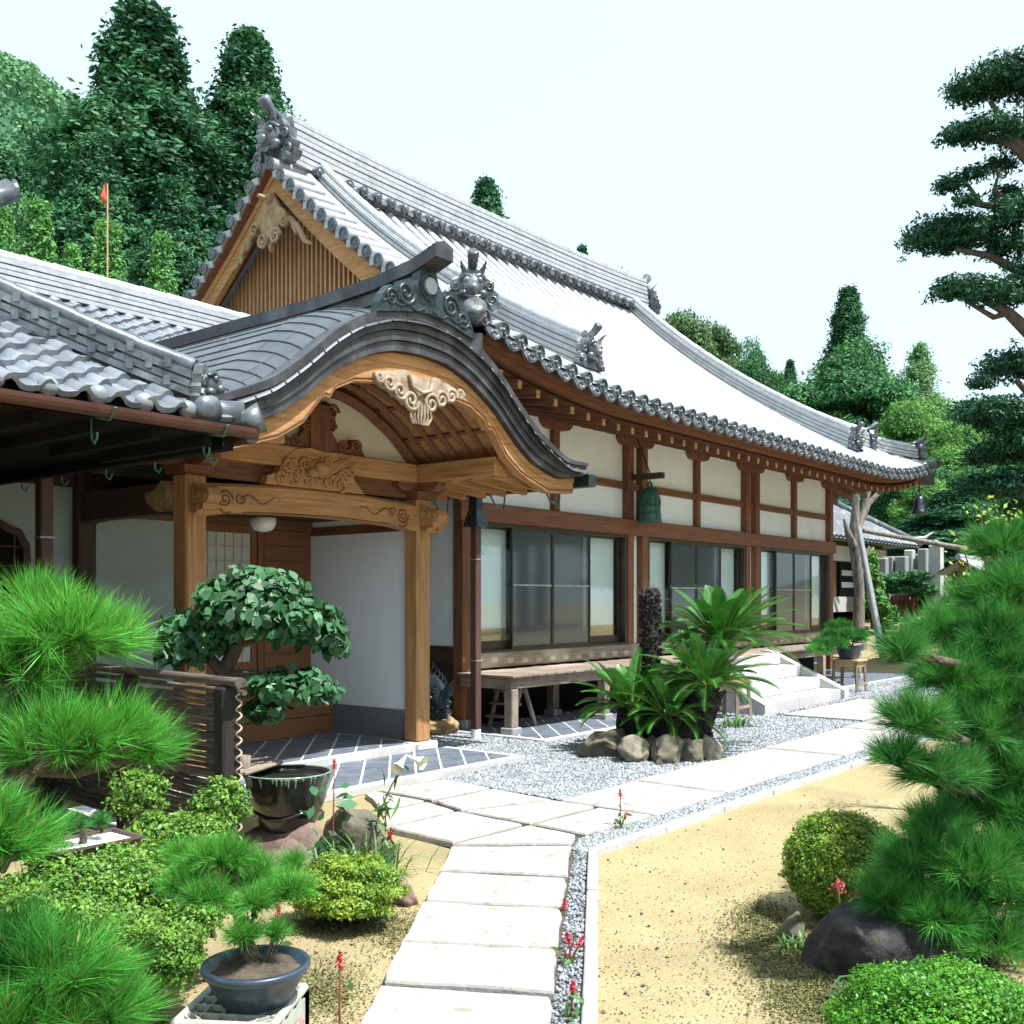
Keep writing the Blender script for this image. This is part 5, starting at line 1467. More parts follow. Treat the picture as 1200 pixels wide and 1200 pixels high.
# stools
def stool(x, y, h, label, wd=.46):
    r = thing('wooden_stool', label, 'stool', (x, y, 0), 'wooden stools by the stone steps')
    m = MB(); m.box(x - wd / 2, x + wd / 2, y - wd / 2, y + wd / 2, h - .035, h); m.build('seat', 'pale_wood_x', r, bevel=0.006)
    m = MB(); w2 = wd / 2 - .05
    for q in (-1, 1):
        m.box(x - w2 - .02, x + w2 + .02, y + q * w2 - .012, y + q * w2 + .012, h - .13, h - .036); m.box(x + q * w2 - .012, x + q * w2 + .012, y - w2 + .013, y + w2 - .013, h - .129, h - .037)
    m.build('apron', 'pale_wood_x', r)
    for a in (-1, 1):
        for c in (-1, 1):
            g = MB(); g.beam((x + a * (w2 + .03), y + c * (w2 + .03), 0.0), (x + a * w2, y + c * w2, h - .036), .045, .045); g.build('leg', 'grey_wood_z', r)
    for a in (-1, 1):
        g = MB(); g.box(x - w2, x + w2, y + a * (w2 + .02) - .015, y + a * (w2 + .02) + .015, .16, .20); g.build('stretcher', 'grey_wood_x', r)
stool(13.42, 6.78, .56, 'weathered wooden stool half hidden behind the cycad, left of the stone steps')
stool(18.45, 6.95, .62, 'wooden stool carrying the navy bonsai pot, right of the stone steps', .5)

# glazed water bowl with a rack and dipper
PB = atD(337, 703, 7.0); PB.z = 0
rock('rock', 'dark flat stone carrying the glazed water bowl', (PB.x, PB.y, .05), (.30, .28, .16), 'rock_brown', 14)
bowl = thing('water_bowl', 'big dark glazed pottery water bowl with pale green drips on its rim', 'bowl', (PB.x, PB.y, .13))
m = MB(); c = (PB.x, PB.y, .13); m.lathe([(.165, 0), (.175, .025), (.215, .10), (.258, .22), (.277, .32), (.285, .375), (.292, .395), (.280, .40), (.262, .37), (.22, .30), (.01, .29)], c, 36)
m.tube([(c[0] + .236 * math.cos(a) * 1.0, c[1] + .236 * math.sin(a), c[2] + .14 + .025 * math.sin(a * 3)) for a in np.linspace(0, 2 * PI, 50)], .010, 5)
bw = m.build('bowl_body', 'glaze_black', bowl)
m = MB(); rg = random.Random(6)
for i in range(54):
    a = rg.uniform(0, 2 * PI); l_ = rg.uniform(.02, .10); r0 = .290
    m.tube([(c[0] + (r0 - (r0 - .262) * t * l_ / .1) * math.cos(a), c[1] + (r0 - (r0 - .262) * t * l_ / .1) * math.sin(a), c[2] + .392 - t * l_) for t in (0, .5, 1)], [.009, .007, .004], 5)
m.tube([(c[0] + .287 * math.cos(a), c[1] + .287 * math.sin(a), c[2] + .399) for a in np.linspace(0, 2 * PI, 40)], .007, 5)
m.build('glaze_drips', 'glaze_drip', bw)
m = MB(); m.lathe([(.262, .368), (.01, .369)], c, 36); m.build('water', 'water_dark', bowl)
rk = MB(); d = Vector((.80, .30, 0)).normalized(); s_ = Vector((-d.y, d.x, 0)); o = Vector((c[0] - .12, c[1] + .12, c[2] + .42))
for k in range(5): rk.tube([o + s_ * (.028 * k) - d * (.22 + .01 * (k % 2)), o + s_ * (.028 * k) + d * (.26 + .015 * (k % 3)) + Vector((0, 0, .01))], .014, 8)
tag(rk.build('bamboo_rack', 'grey_wood_x', loc=o), 'small rack of bamboo sticks laid across the water bowl', 'rack')
dp_ = thing('dipper', 'wooden cup dipper standing on the bamboo rack over the water bowl', 'dipper', tuple(o + Vector((-.10, .06, .014))))
m = MB(); q = o + Vector((-.10, .06, .014)); m.lathe([(.038, 0), (.042, .085), (.034, .085), (.034, .02), (.002, .02)], q, 16); m.build('cup', 'grey_wood_z', dp_)
m = MB(); m.tube([q + Vector((.03, 0, .05)), q + Vector((.30, .10, .03))], .008, 6); m.build('handle', 'grey_wood_x', dp_)

# bamboo screen fence
fA, fB = atD(272, 703, 6.25), atD(150, 703, 7.25); fA.z = fB.z = 0
fd = (fB - fA).normalized(); fn = Vector((fd.y, -fd.x, 0)); fL = (fB - fA).length
fence = thing('bamboo_fence', 'dark bamboo slat screen between charred posts with a split bamboo top rail', 'fence', tuple(fA))
HT = 1.19
def fpt(t, z, off=0.0): return fA + fd * t + fn * off + Vector((0, 0, z))
for t in (0.06, fL, fL * 1.95):
    m = MB(); m.beam(fpt(t, 0, .0), fpt(t, HT - .02), .125, .125, up=fd); m.build('fence_post', 'charred_post', fence, bevel=0.015)
m = MB(); rg = random.Random(21); z = .16
while z < HT - .09:
    for (a, e) in ((.135, fL - .065), (fL + .068, fL * 1.95 - .06)):
        p = []; r_ = []
        n_ = 7
        for i in range(n_):
            t = a + (e - a) * i / (n_ - 1); p.append(fpt(t, z + rg.uniform(-.004, .004), .0)); r_.append(.0152 * rg.uniform(.88, 1.12))
        m.tube(p, r_, 6)
    z += rg.uniform(.030, .036)
m.build('bamboo_slats', 'fence_bamboo', fence)
m = MB(); pts = []; rr_ = []
for i in range(30):
    t = -.10 + (fL * 1.95 + .15) * i / 29; pts.append(fpt(t, HT + .012)); rr_.append(.038 if i % 5 else .042)
m.tube(pts, rr_, 10, squash=.75); m.tube([fpt(-.06, HT - .055, .05), fpt(fL * 1.95, HT - .055, .05)], .018, 7); m.build('top_rail', 'fence_bamboo', fence)
m = MB(); pts = []
for i in range(150):
    a = i * .55; pts.append(fpt(-.018, .15 + i * .0066, .035) + fn * (.018 * math.sin(a)) - fd * (.012 * math.cos(a)))
m.tube(pts, .006, 5); m.build('cord', 'rope', fence)

# plastic crate with the bonsai pot
cz = .285
cF, cR, cL = atZ(318, 1200, cz), atZ(357, 1153, cz), atZ(222, 1183, cz)
e1 = (cR - cF); e1.z = 0; e2 = (cL - cF); l1, l2 = e1.length, e2.length; e1.normalize(); e2 = (e2 - e1 * e2.dot(e1)); e2.normalize()
crate = thing('plastic_crate', 'pale grey plastic crate with a lattice top and a pink printed label', 'crate', tuple(Vector((cF.x, cF.y, 0)) + e1 * l1 / 2 + e2 * l2 / 2))
def cpt(a, b, z): return Vector((cF.x, cF.y, 0)) + e1 * a + e2 * b + Vector((0, 0, z))
m = MB()
for (a0, b0, a1, b1) in ((0, 0, l1, 0), (l1, 0, l1, l2), (l1, l2, 0, l2), (0, l2, 0, 0)):
    p, q = cpt(a0, b0, cz / 2 - .02), cpt(a1, b1, cz / 2 - .02); m.beam(p, q, .012, cz - .05)
    m.tube([cpt(a0, b0, cz - .012), cpt(a1, b1, cz - .012)], .016, 8)
    for k in range(5):
        t = k / 4; m.beam(cpt(a0 + (a1 - a0) * t, b0 + (b1 - b0) * t, .005), cpt(a0 + (a1 - a0) * t, b0 + (b1 - b0) * t, cz - .02), .024, .024)
cb = m.build('crate_body', 'crate_grey', crate)
m = MB()
for k in range(1, 5): m.beam(cpt(l1 * k / 5, .01, cz - .014), cpt(l1 * k / 5, l2 - .01, cz - .014), .006, .022)
for k in range(1, 5): m.beam(cpt(.01, l2 * k / 5, cz - .015), cpt(l1 - .01, l2 * k / 5, cz - .015), .006, .022)
for a, b_ in ((0, 0), (l1, 0), (l1, l2), (0, l2)):
    s1 = 1 if a == 0 else -1; s2 = 1 if b_ == 0 else -1
    for k in (.05, .09): m.beam(cpt(a + s1 * k, b_ + s2 * .01, cz - .013), cpt(a + s1 * .01, b_ + s2 * k, cz - .013), .005, .02)
m.build('lattice_top', 'crate_grey', crate)
m = MB(); nn = e1.cross(Vector((0, 0, 1))) * (1 if e1.cross(Vector((0, 0, 1))).dot(e2) < 0 else -1)
c0 = cpt(l1 * .12, 0, .03) + nn * .0135
m.add([c0, c0 + e1 * (l1 * .74), c0 + e1 * (l1 * .74) + Vector((0, 0, .165)), c0 + Vector((0, 0, .165))], [(0, 1, 2, 3)]); lb = m.build('crate_label', 'label_pink', crate)
m = MB(); rg = random.Random(31)
for row in range(4):
    a = .02
    while a < l1 * .70:
        wd = rg.uniform(.012, .026)
        for k in range(4):
            p = c0 + nn * .0015 + e1 * (a + rg.uniform(0, wd)) + Vector((0, 0, .018 + row * .037 + rg.uniform(0, .024)))
            dx, dz = (wd * .8, .004) if k % 2 else (.004, .018)
            m.add([p, p + e1 * dx, p + e1 * dx + Vector((0, 0, dz)), p + Vector((0, 0, dz))], [(0, 1, 2, 3)])
        a += wd + .008
m.build('print', 'label_red', lb)

# far right: outbuilding, dead trunk and props, grave stones, pickets
ob = thing('outbuilding', 'distant dark timber outbuilding with a hipped tiled roof beyond the hall', 'building', tuple(atD(1040, 703, 34)))
oc = atD(1079, 642, 33.6); g0 = hgt(oc.x, oc.y)
OX, OY, OZ = oc.x, oc.y, oc.z
m = MB(); D_ = 3.4; k2 = .62
m.add([(OX - 11, OY, OZ), (OX, OY, OZ), (OX - D_, OY + D_, OZ + D_ * k2), (OX - 11, OY + D_, OZ + D_ * k2)], [(0, 1, 2, 3)])
m.add([(OX, OY, OZ), (OX, OY + 2 * D_, OZ), (OX - D_, OY + D_, OZ + D_ * k2)], [(0, 1, 2)])
m.add([(OX - 11, OY + 2 * D_, OZ), (OX, OY + 2 * D_, OZ), (OX - D_, OY + D_, OZ + D_ * k2), (OX - 11, OY + D_, OZ + D_ * k2)], [(3, 2, 1, 0)])
orf = m.build('roof', 'roof_tile', ob)
m = MB()
for i in range(36):
    x = OX - .15 - i * .30; d = min(D_, (OX - x)) - .05
    if d > .2: m.tube([(x, OY - .02, OZ + .03), (x, OY + d, OZ + .03 + d * k2)], .075, 6)
m.tube([(OX, OY, OZ + .10), (OX - D_ * .5, OY + D_ * .5, OZ + D_ * .5 * k2 + .12), (OX - D_, OY + D_, OZ + D_ * k2 + .2)], .14, 8)
m.tube([(OX - .2, OY + .2, OZ + .25), (OX + .1, OY - .1, OZ + .30), (OX + .3, OY - .3, OZ + .5)], [.12, .1, .04], 8)
m.tube([(OX - D_, OY + D_, OZ + D_ * k2 + .2), (OX - 11, OY + D_, OZ + D_ * k2 + .2)], .2, 8)
m.build('roof_tiles', 'tile_dark', orf)
m = MB(); m.box(OX - 11, OX - 1.0, OY + .9, OY + 2 * D_ - .9, g0 - .3, OZ + .05); m.build('wall', 'dark_wood_z', ob)
m = MB(); m.box(OX - 11, OX - .8, OY + .84, OY + .896, OZ - .55, OZ - .10); m.build('wall_panel', 'cream_plaster', ob)
for i in range(6):
    x = OX - 1.3 - i * 1.5
    d = MB(); d.box(x - .6, x + .6, OY + .80, OY + .89, g0 + .1, OZ - .6); dd = d.build('door', 'door_wood_z' if i % 2 else 'black_lattice', ob)
    if i % 2 == 0:
        l = MB()
        for z in np.arange(g0 + .4, OZ - .7, .35): l.box(x - .5, x + .5, OY + .78, OY + .798, z, z + .16)
        l.build('lattice', 'shaded_paper', dd)
m = MB(); m.box(OX - 11, OX - .6, OY + .1, OY + .8, g0 - .3, g0 + .12); m.build('plinth', 'granite', ob)

tk = thing('dead_tree', 'bare grey tree trunk with lopped forks leaning on a pole at the hall corner', 'tree', tuple(atD(1008, 703, 27)))
tb_ = atD(1008, 703, 27); tb_.z = hgt(tb_.x, tb_.y) - .1
def T(px, py, dd=0): return atD(px, py, 27 + dd)
m = MB(); m.tube([tb_, T(1006, 735), T(1007, 690, .1), T(1003, 650), T(1001, 618), T(1003, 590), T(1005, 560), T(1004, 500)], [.20, .16, .13, .15, .13, .09, .06, .04], 10); m.build('trunk', 'bark_grey', tk)
m = MB(); m.tube([T(1003, 625), T(1012, 600, .3), T(1017, 575, .2), T(1018, 545, .2)], [.13, .10, .08, .05], 8); m.tube([T(1010, 608, .2), T(1018, 590, .3), T(1034, 574, .4), T(1052, 569, .6)], [.10, .08, .06, .03], 7); m.tube([T(1000, 640, -.1), T(993, 622, -.2), T(989, 608, -.2)], [.12, .08, .03], 7); m.tube([T(1008, 660), T(1016, 648, .1), T(1019, 640, .1)], [.11, .07, .03], 7); m.build('limb', 'bark_grey', tk)
pp = MB(); pb, pt = atD(1037, 783, 25.6), T(1006, 618, -.35); pb.z = 0; pp.tube([pb, pb.lerp(pt, .5), pt], [.095, .085, .07], 10); tag(pp.build('prop_pole', 'steel_grey', loc=pb), 'pale slanting pole propping the bare grey trunk', 'pole')
hp = MB(); a, c = atD(1012, 622, 27.6), atD(1215, 654, 29.5); hp.tube([a, a.lerp(c, .5) + Vector((0, 0, -.05)), c], [.06, .075, .08], 8); tag(hp.build('wooden_pole', 'bark_grey', loc=a), 'long horizontal wooden pole resting against the tall stone post', 'pole')
sp = MB(); q = atD(1097, 700, 29.3); q.z = hgt(q.x, q.y); zt_ = atD(1097, 640, 29.3).z
sp.rings([[(q.x - r_, q.y - r_, z), (q.x + r_, q.y - r_, z), (q.x + r_, q.y + r_, z), (q.x - r_, q.y + r_, z)] for r_, z in ((.17, q.z - .1), (.16, zt_), (.02, zt_ + .18))], True, False, True)
tag(sp.build('stone_post', 'granite', loc=q), 'tall square pointed stone post holding up the long pole', 'post')
GPX = [(1035, 15, 20), (1042, 17, 22), (1050, 14, 18), (1057, 17, 24), (1066, 25, 28), (1075, 20, 24), (1082, 26, 30), (1088, 18, 22)]
names = ['narrow grey gravestone, first at the left of the far row', 'grey gravestone second from the left of the far row', 'low grey gravestone third from the left of the far row', 'grey gravestone fourth from the left of the far row', 'tall pale gravestone in the middle of the far row', 'grey gravestone just right of the tall pale one', 'tallest dark gravestone near the right of the far row', 'small gravestone at the right end of the far row']
for i, (px, hh, _) in enumerate(GPX):
    q = atD(px, 700, 30.6 + .2 * (i % 3)); base = atD(px, 671, 30.6).z - .5; top = atD(px, 669 - hh, 30.6).z
    g = thing('gravestone', names[i], 'gravestone', (q.x, q.y, base), 'gravestones on the far terrace')
    m = MB(); wd = .13 + .03 * (i % 2); m.box(q.x - wd, q.x + wd, q.y - wd, q.y + wd, base + .30, top); m.build('shaft', 'granite' if i in (4,) else 'granite_dark', g, bevel=0.03)
    m = MB(); m.box(q.x - .24, q.x + .24, q.y - .24, q.y + .24, base - .3, base + .299); m.build('plinth', 'granite_dark', g, bevel=0.02)
m = MB(); a, c = atD(1020, 668, 31.4), atD(1150, 668, 31.4); m.beam((a.x, a.y, a.z - 1.2), (c.x, c.y, c.z - 1.2), .5, 2.4); tag(m.build('terrace_wall', 'rock_pale', loc=(a.x, a.y, 0)), 'low stone retaining wall behind the row of gravestones', 'wall')
# red picket fence
pa, pc = atD(1026, 700, 29.6), atD(1078, 702, 30.2); zb = atD(1050, 738, 29.9).z; ztp = atD(1050, 698, 29.9).z
pf = thing('picket_fence', 'low red-brown picket fence among the far shrubs', 'fence', (pa.x, pa.y, zb))
m = MB(); n_ = 12
for i in range(n_):
    p = pa.lerp(pc, i / (n_ - 1)); m.beam((p.x, p.y, zb - .3), (p.x, p.y, ztp), .075, .03)
m.build('pickets', 'picket_red', pf)
m = MB()
for z in (zb + .2, ztp - .25): m.beam((pa.x, pa.y + .03, z), (pc.x, pc.y + .03, z), .03, .06)
m.build('rail', 'picket_red', pf)
# little roofed notice stand
q = atD(1135, 700, 26.5); q.z = hgt(q.x, q.y)
ns = thing('roofed_stand', 'little open stand under a grey tiled roof on red posts', 'stand', tuple(q))
zr0 = atD(1135, 672, 26.5).z; zr1 = atD(1135, 656, 26.5).z
m = MB(); 
for s_ in (-1, 1): m.add([(q.x - .9, q.y + s_ * .55, zr0), (q.x + .9, q.y + s_ * .55, zr0), (q.x + .9, q.y, zr1), (q.x - .9, q.y, zr1)], [(0, 1, 2, 3)]); m.add([(q.x - .9, q.y + s_ * .55, zr0 - .05), (q.x + .9, q.y + s_ * .55, zr0 - .05), (q.x + .9, q.y, zr1 - .05), (q.x - .9, q.y, zr1 - .05)], [(3, 2, 1, 0)])
for i in range(7): m.tube([(q.x - .84 + i * .28, q.y - .57, zr0 + .02), (q.x - .84 + i * .28, q.y, zr1 + .02)], .035, 6)
m.tube([(q.x - .95, q.y, zr1 + .05), (q.x + .95, q.y, zr1 + .05)], .07, 8); m.build('roof', 'roof_tile', ns)
for x in (-.6, .6):
    m = MB(); m.box(q.x + x - .06, q.x + x + .06, q.y - .06, q.y + .06, q.z - .1, zr1 - .06); m.build('post', 'picket_red', ns)
# flag on a thin pole behind the connecting roof
q = atD(126, 330, 22); fl = thing('flag_pole', 'thin bamboo flag pole with a limp red flag before the cedars', 'flag', (q.x, q.y, hgt(q.x, q.y)))
tp_ = atD(126, 215, 22); m = MB(); m.tube([(q.x, q.y, hgt(q.x, q.y)), tuple(tp_)], [.03, .015], 7); m.build('pole', 'pale_wood_z', fl)
m = MB(); d = Vector((-.627, .779, 0)); P_ = []
for i in range(7):
    t = i / 6; P_.append([tp_ + d * (.02 + .10 * (1 - .4 * t) * s + .03 * math.sin(t * 8 + s * 3)) + Vector((.04 * math.sin(t * 6 + 2 * s), 0, -.02 - .50 * t)) for s in (0, .5, 1)])
m.grid(P_); m.build('flag_cloth', 'flag_red', fl)
# ================================================================== PLANTS NEAR BY
def twigs(P, Q, m, name, parent, wd=.006):
    """thin twigs P->Q as crossed slim triangles"""
    P, Q = np.asarray(P), np.asarray(Q); d = unit(Q - P)
    s1 = unit(np.cross(d, np.array([0.3, .2, 1.0]))) * wd; s2 = unit(np.cross(d, s1)) * wd
    V = np.concatenate([np.stack([P - s1, P + s1, Q], 1), np.stack([P - s2, P + s2, Q], 1)]).reshape(-1, 3)
    return np_obj(name, V, 3, m, parent)
def pine(name, label, cat, base, trunk, pads, nlen, per, dens, m, seed, limb_r=.03, nw=.0026, group=None, root=None, bark='bark', spread=.50):
    """trunk: polyline; pads: (centre, radii); shoots over each pad with needle tufts"""
    rng = np.random.default_rng(seed)
    r = root or thing(name, label, cat, tuple(base), group)
    b = MB(); n = len(trunk)
    b.tube([p for p, _ in trunk], [q for _, q in trunk], 9); b.build('trunk', bark, r)
    lb = MB(); TP = []; TQ = []; PP = []; DD = []
    for (c, rad) in pads:
        c = np.array(c); rad = np.array(rad)
        tp = np.array([tuple(p) for p, _ in trunk]); 
        k = np.argmin(np.linalg.norm(tp - c, axis=1) + np.maximum(0, tp[:, 2] - c[2]) * 2)
        a = tp[k]; mid = (a + c) / 2 + np.array([0, 0, -.04]) + rng.normal(size=3) * .02
        end = c - np.array([0, 0, rad[2] * .35])
        lb.tube([a, mid, end], [limb_r, limb_r * .8, limb_r * .5], 7)
        for _ in range(5):
            e = c + rng.normal(size=3) * rad * .5 * np.array([1, 1, .3]); lb.tube([mid * .4 + end * .6, (mid + e) / 2 + np.array([0, 0, -.02]), e], [limb_r * .5, limb_r * .35, limb_r * .15], 5)
        ns = int(dens * (rad[0] * rad[1]) ** .5 * rad[0] * 100) + 12
        p, nn = shell_points(c, rad, ns, rng, inner=.25, zmin=-.55, lump=.10)
        d = unit(nn * np.array([1, 1, .8]) + np.array([0, 0, .55]) + rng.normal(size=p.shape) * .2)
        PP.append(p); DD.append(d)
        TP.append(c * .55 + p * .45 - np.array([0, 0, rad[2] * .2])); TQ.append(p)
    lb.build('branches', bark, r)
    P, D = np.concatenate(PP), np.concatenate(DD)
    twigs(np.concatenate(TP), np.concatenate(TQ), bark, 'twigs', r, .004)
    B_ = P + D * nlen * .10
    twigs(B_, B_ + D * nlen * .22, 'pale_wood_z', 'buds', r, nw * 1.1)
    np_obj('needles', needle_tufts(P, D, per, nlen, spread, nw, rng), 3, m, r)
    return r
def PD(lst, ay=0.9):
    out = []
    for px, py, D, rx, rz in lst:
        k = D / F; out.append((atD(px, py, D), (rx * k, rx * k * ay, rz * k)))
    return out
# near pine at the left edge
b0 = atD(-90, 1250, 2.75); b0.z = 0
pine('pine_tree', 'bright green garden pine with long needles filling the left foreground', 'pine', b0,
     [(b0, .07), (atD(-60, 1180, 2.75), .065), (atD(-40, 1020, 2.8), .055), (atD(-10, 900, 2.9), .045), (atD(5, 800, 3.0), .03), (atD(40, 760, 3.05), .02)],
     PD([(78, 742, 3.05, 68, 36), (20, 775, 3.0, 62, 40), (130, 748, 3.1, 34, 24), (40, 710, 3.2, 35, 20), (115, 866, 2.95, 74, 36), (172, 876, 3.0, 28, 20), (60, 872, 2.85, 58, 42), (0, 860, 2.9, 50, 40),
         (8, 985, 2.6, 48, 42), (-30, 950, 2.6, 40, 40), (70, 1135, 2.6, 72, 42), (0, 1120, 2.6, 55, 45), (110, 1185, 2.6, 55, 30), (20, 1190, 2.5, 60, 35)]),
     .135, 70, 19, 'needle', 41, limb_r=.022, nw=.0030)
# bonsai on the crate
pc_ = atZ(300, 1128, cz + .138); pcx, pcy = pc_.x, pc_.y
bz = cz + .002
bon = thing('bonsai_pine', 'small potted pine in a round blue pot standing on the plastic crate', 'bonsai', (pcx, pcy, bz), 'potted bonsai pines')
m = MB(); c = (pcx, pcy, bz); m.lathe([(.11, 0), (.122, .008), (.153, .065), (.170, .10), (.178, .105), (.188, .118), (.190, .130), (.186, .138), (.168, .138), (.158, .118), (.005, .116)], c, 40); m.build('pot', 'pot_blue', bon)
m = MB(); R1 = []
for j in range(6):
    r_ = .158 * (1 - j / 5.2); R1.append([(pcx + r_ * math.cos(a), pcy + r_ * math.sin(a), bz + .116 + .03 * (1 - (r_ / .158) ** 2) + .006 * math.sin(5 * a + j)) for a in np.linspace(0, 2 * PI, 25)[:-1]])
m.rings(R1, True, True, True); m.build('soil', 'soil', bon)
def BP(px, py, D=3.72): return atD(px, py, D)
pine('bonsai_pine', None, None, None, [(Vector((pcx, pcy, bz + .12)), .032), (BP(292, 1110), .026), (BP(284, 1090), .022), (BP(278, 1070), .019), (BP(262, 1056), .016), (BP(272, 1040), .013), (BP(285, 1020), .008)],
     PD([(258, 1003, 3.75, 38, 13), (218, 1035, 3.7, 28, 12), (297, 1022, 3.8, 30, 12), (338, 1040, 3.7, 26, 11), (245, 1048, 3.62, 28, 10), (300, 1056, 3.62, 24, 9), (285, 1095, 3.55, 18, 6), (212, 1000, 3.85, 14, 7), (345, 1012, 3.9, 12, 6), (325, 1092, 3.6, 8, 5)]),
     .088, 44, 62, 'needle', 43, limb_r=.010, nw=.0027, root=bon, spread=.6)
# tray bonsai, left
tq = atD(102, 985, 4.5)
tr_ = thing('bonsai_tray', 'flat brown tray with white grit and a tiny pine under the big pine', 'bonsai', (tq.x, tq.y, tq.z - .07), 'potted bonsai pines')
m = MB(); hw, hd, z0 = .19, .12, tq.z - .07
m.rings([[(tq.x - hw * k, tq.y - hd * k, z), (tq.x + hw * k, tq.y - hd * k, z), (tq.x + hw * k, tq.y + hd * k, z), (tq.x - hw * k, tq.y + hd * k, z)] for k, z in ((.85, z0), (1, z0 + .06), (1.06, z0 + .065), (1.06, z0 + .075), (.96, z0 + .075), (.94, z0 + .058))], True, False, True); m.build('pot', 'pot_brown', tr_)
m = MB(); m.box(tq.x - hw * .93, tq.x + hw * .93, tq.y - hd * .93, tq.y + hd * .93, z0 + .05, z0 + .060); m.build('grit', 'white_paint', tr_)
pine('bonsai_tray', None, None, None, [(Vector((tq.x - .02, tq.y, z0 + .06)), .018), (Vector((tq.x - .01, tq.y, z0 + .12)), .012)], [((tq.x - .09, tq.y, z0 + .16), (.08, .07, .035)), ((tq.x + .06, tq.y + .02, z0 + .14), (.05, .05, .025))], .05, 40, 70, 'needle_dark', 44, limb_r=.006, nw=.002, root=tr_)
m = MB(); m.box(tq.x - .2, tq.x + .2, tq.y - .13, tq.y + .13, z0 - .03, z0 - .002)
ts = thing('plant_stand', 'low dark wooden stand under the brown bonsai tray', 'stand', (tq.x, tq.y, 0)); m.build('board', 'dark_wood_x', ts)
for a in (-.16, .16):
    for c_ in (-.09, .09):
        m = MB(); m.box(tq.x + a - .02, tq.x + a + .02, tq.y + c_ - .02, tq.y + c_ + .02, 0, z0 - .031); m.build('leg', 'dark_wood_z', ts)
# pine on the far stool
nq = Vector((18.45, 6.95, .622))
nb = thing('bonsai_pine', 'spreading potted pine in a dark navy pot on the wooden stool by the steps', 'bonsai', tuple(nq), 'potted bonsai pines')
m = MB(); m.rings([[(nq.x + (.25 * k) * math.copysign(abs(math.cos(a)) ** .5, math.cos(a)), nq.y + (.17 * k) * math.copysign(abs(math.sin(a)) ** .5, math.sin(a)), nq.z + z) for a in np.linspace(0, 2 * PI, 33)[:-1]] for k, z in ((.75, 0), (.85, .05), (1, .19), (1.08, .20), (1.08, .225), (.98, .225), (.95, .19), (.02, .19))], True, True, True); m.build('pot', 'pot_navy', nb)
def NQ(a, b, c): return nq + Vector((a, b, c))
pine('bonsai_pine', None, None, None, [(NQ(.05, 0, .19), .05), (NQ(-.05, 0, .27), .045), (NQ(-.25, 0, .34), .035), (NQ(-.55, .05, .33), .025)],
     [(NQ(.22, 0, .40), (.36, .26, .10)), (NQ(-.15, -.05, .46), (.36, .3, .11)), (NQ(-.55, 0, .46), (.36, .3, .11)), (NQ(-.90, .0, .32), (.36, .3, .11)), (NQ(-1.25, .05, .22), (.30, .2, .09)), (NQ(-.2, .1, .62), (.28, .22, .09))], .11, 46, 15, 'needle_dark', 45, limb_r=.02, nw=.005, root=nb)
# big pine at the right edge
b0 = atD(1215, 1040, 5.6); b0.z = 0
pine('pine_tree', 'dense garden pine with layered needle pads at the right edge', 'pine', b0,
     [(b0, .10), (atD(1200, 1000, 5.6), .085), (atD(1180, 930, 5.5), .075), (atD(1205, 860, 5.5), .065), (atD(1190, 790, 5.5), .055), (atD(1215, 700, 5.6), .04), (atD(1200, 640, 5.6), .025)],
     PD([(1178, 640, 5.6, 42, 26), (1158, 700, 5.5, 42, 24), (1195, 690, 5.4, 50, 34), (1105, 735, 5.4, 40, 20), (1165, 745, 5.3, 60, 32), (1215, 770, 5.3, 50, 40), (1120, 790, 5.2, 62, 30), (1190, 820, 5.1, 66, 36), (1075, 845, 4.45, 42, 26), (1140, 855, 5.0, 62, 30), (1052, 885, 4.4, 26, 15), (1200, 900, 5.0, 55, 36),
         (1090, 905, 4.45, 34, 16), (1150, 945, 5.1, 60, 26), (1075, 1010, 4.85, 46, 28), (1135, 1010, 4.8, 66, 40), (1040, 1050, 4.75, 34, 20), (1100, 1070, 4.7, 55, 24), (1180, 1050, 4.7, 60, 40), (1195, 985, 4.9, 55, 35), (1160, 1100, 4.6, 45, 18), (1110, 905, 4.6, 40, 20), (1165, 900, 5.1, 50, 26), (1100, 965, 5.0, 44, 22), (1180, 780, 5.2, 60, 36), (1070, 1040, 4.8, 34, 20), (1140, 825, 5.1, 40, 24), (1210, 950, 4.9, 50, 40), (1060, 760, 4.6, 24, 14)]),
     .145, 62, 16, 'needle_dark', 46, limb_r=.03, nw=.0034, spread=.52)

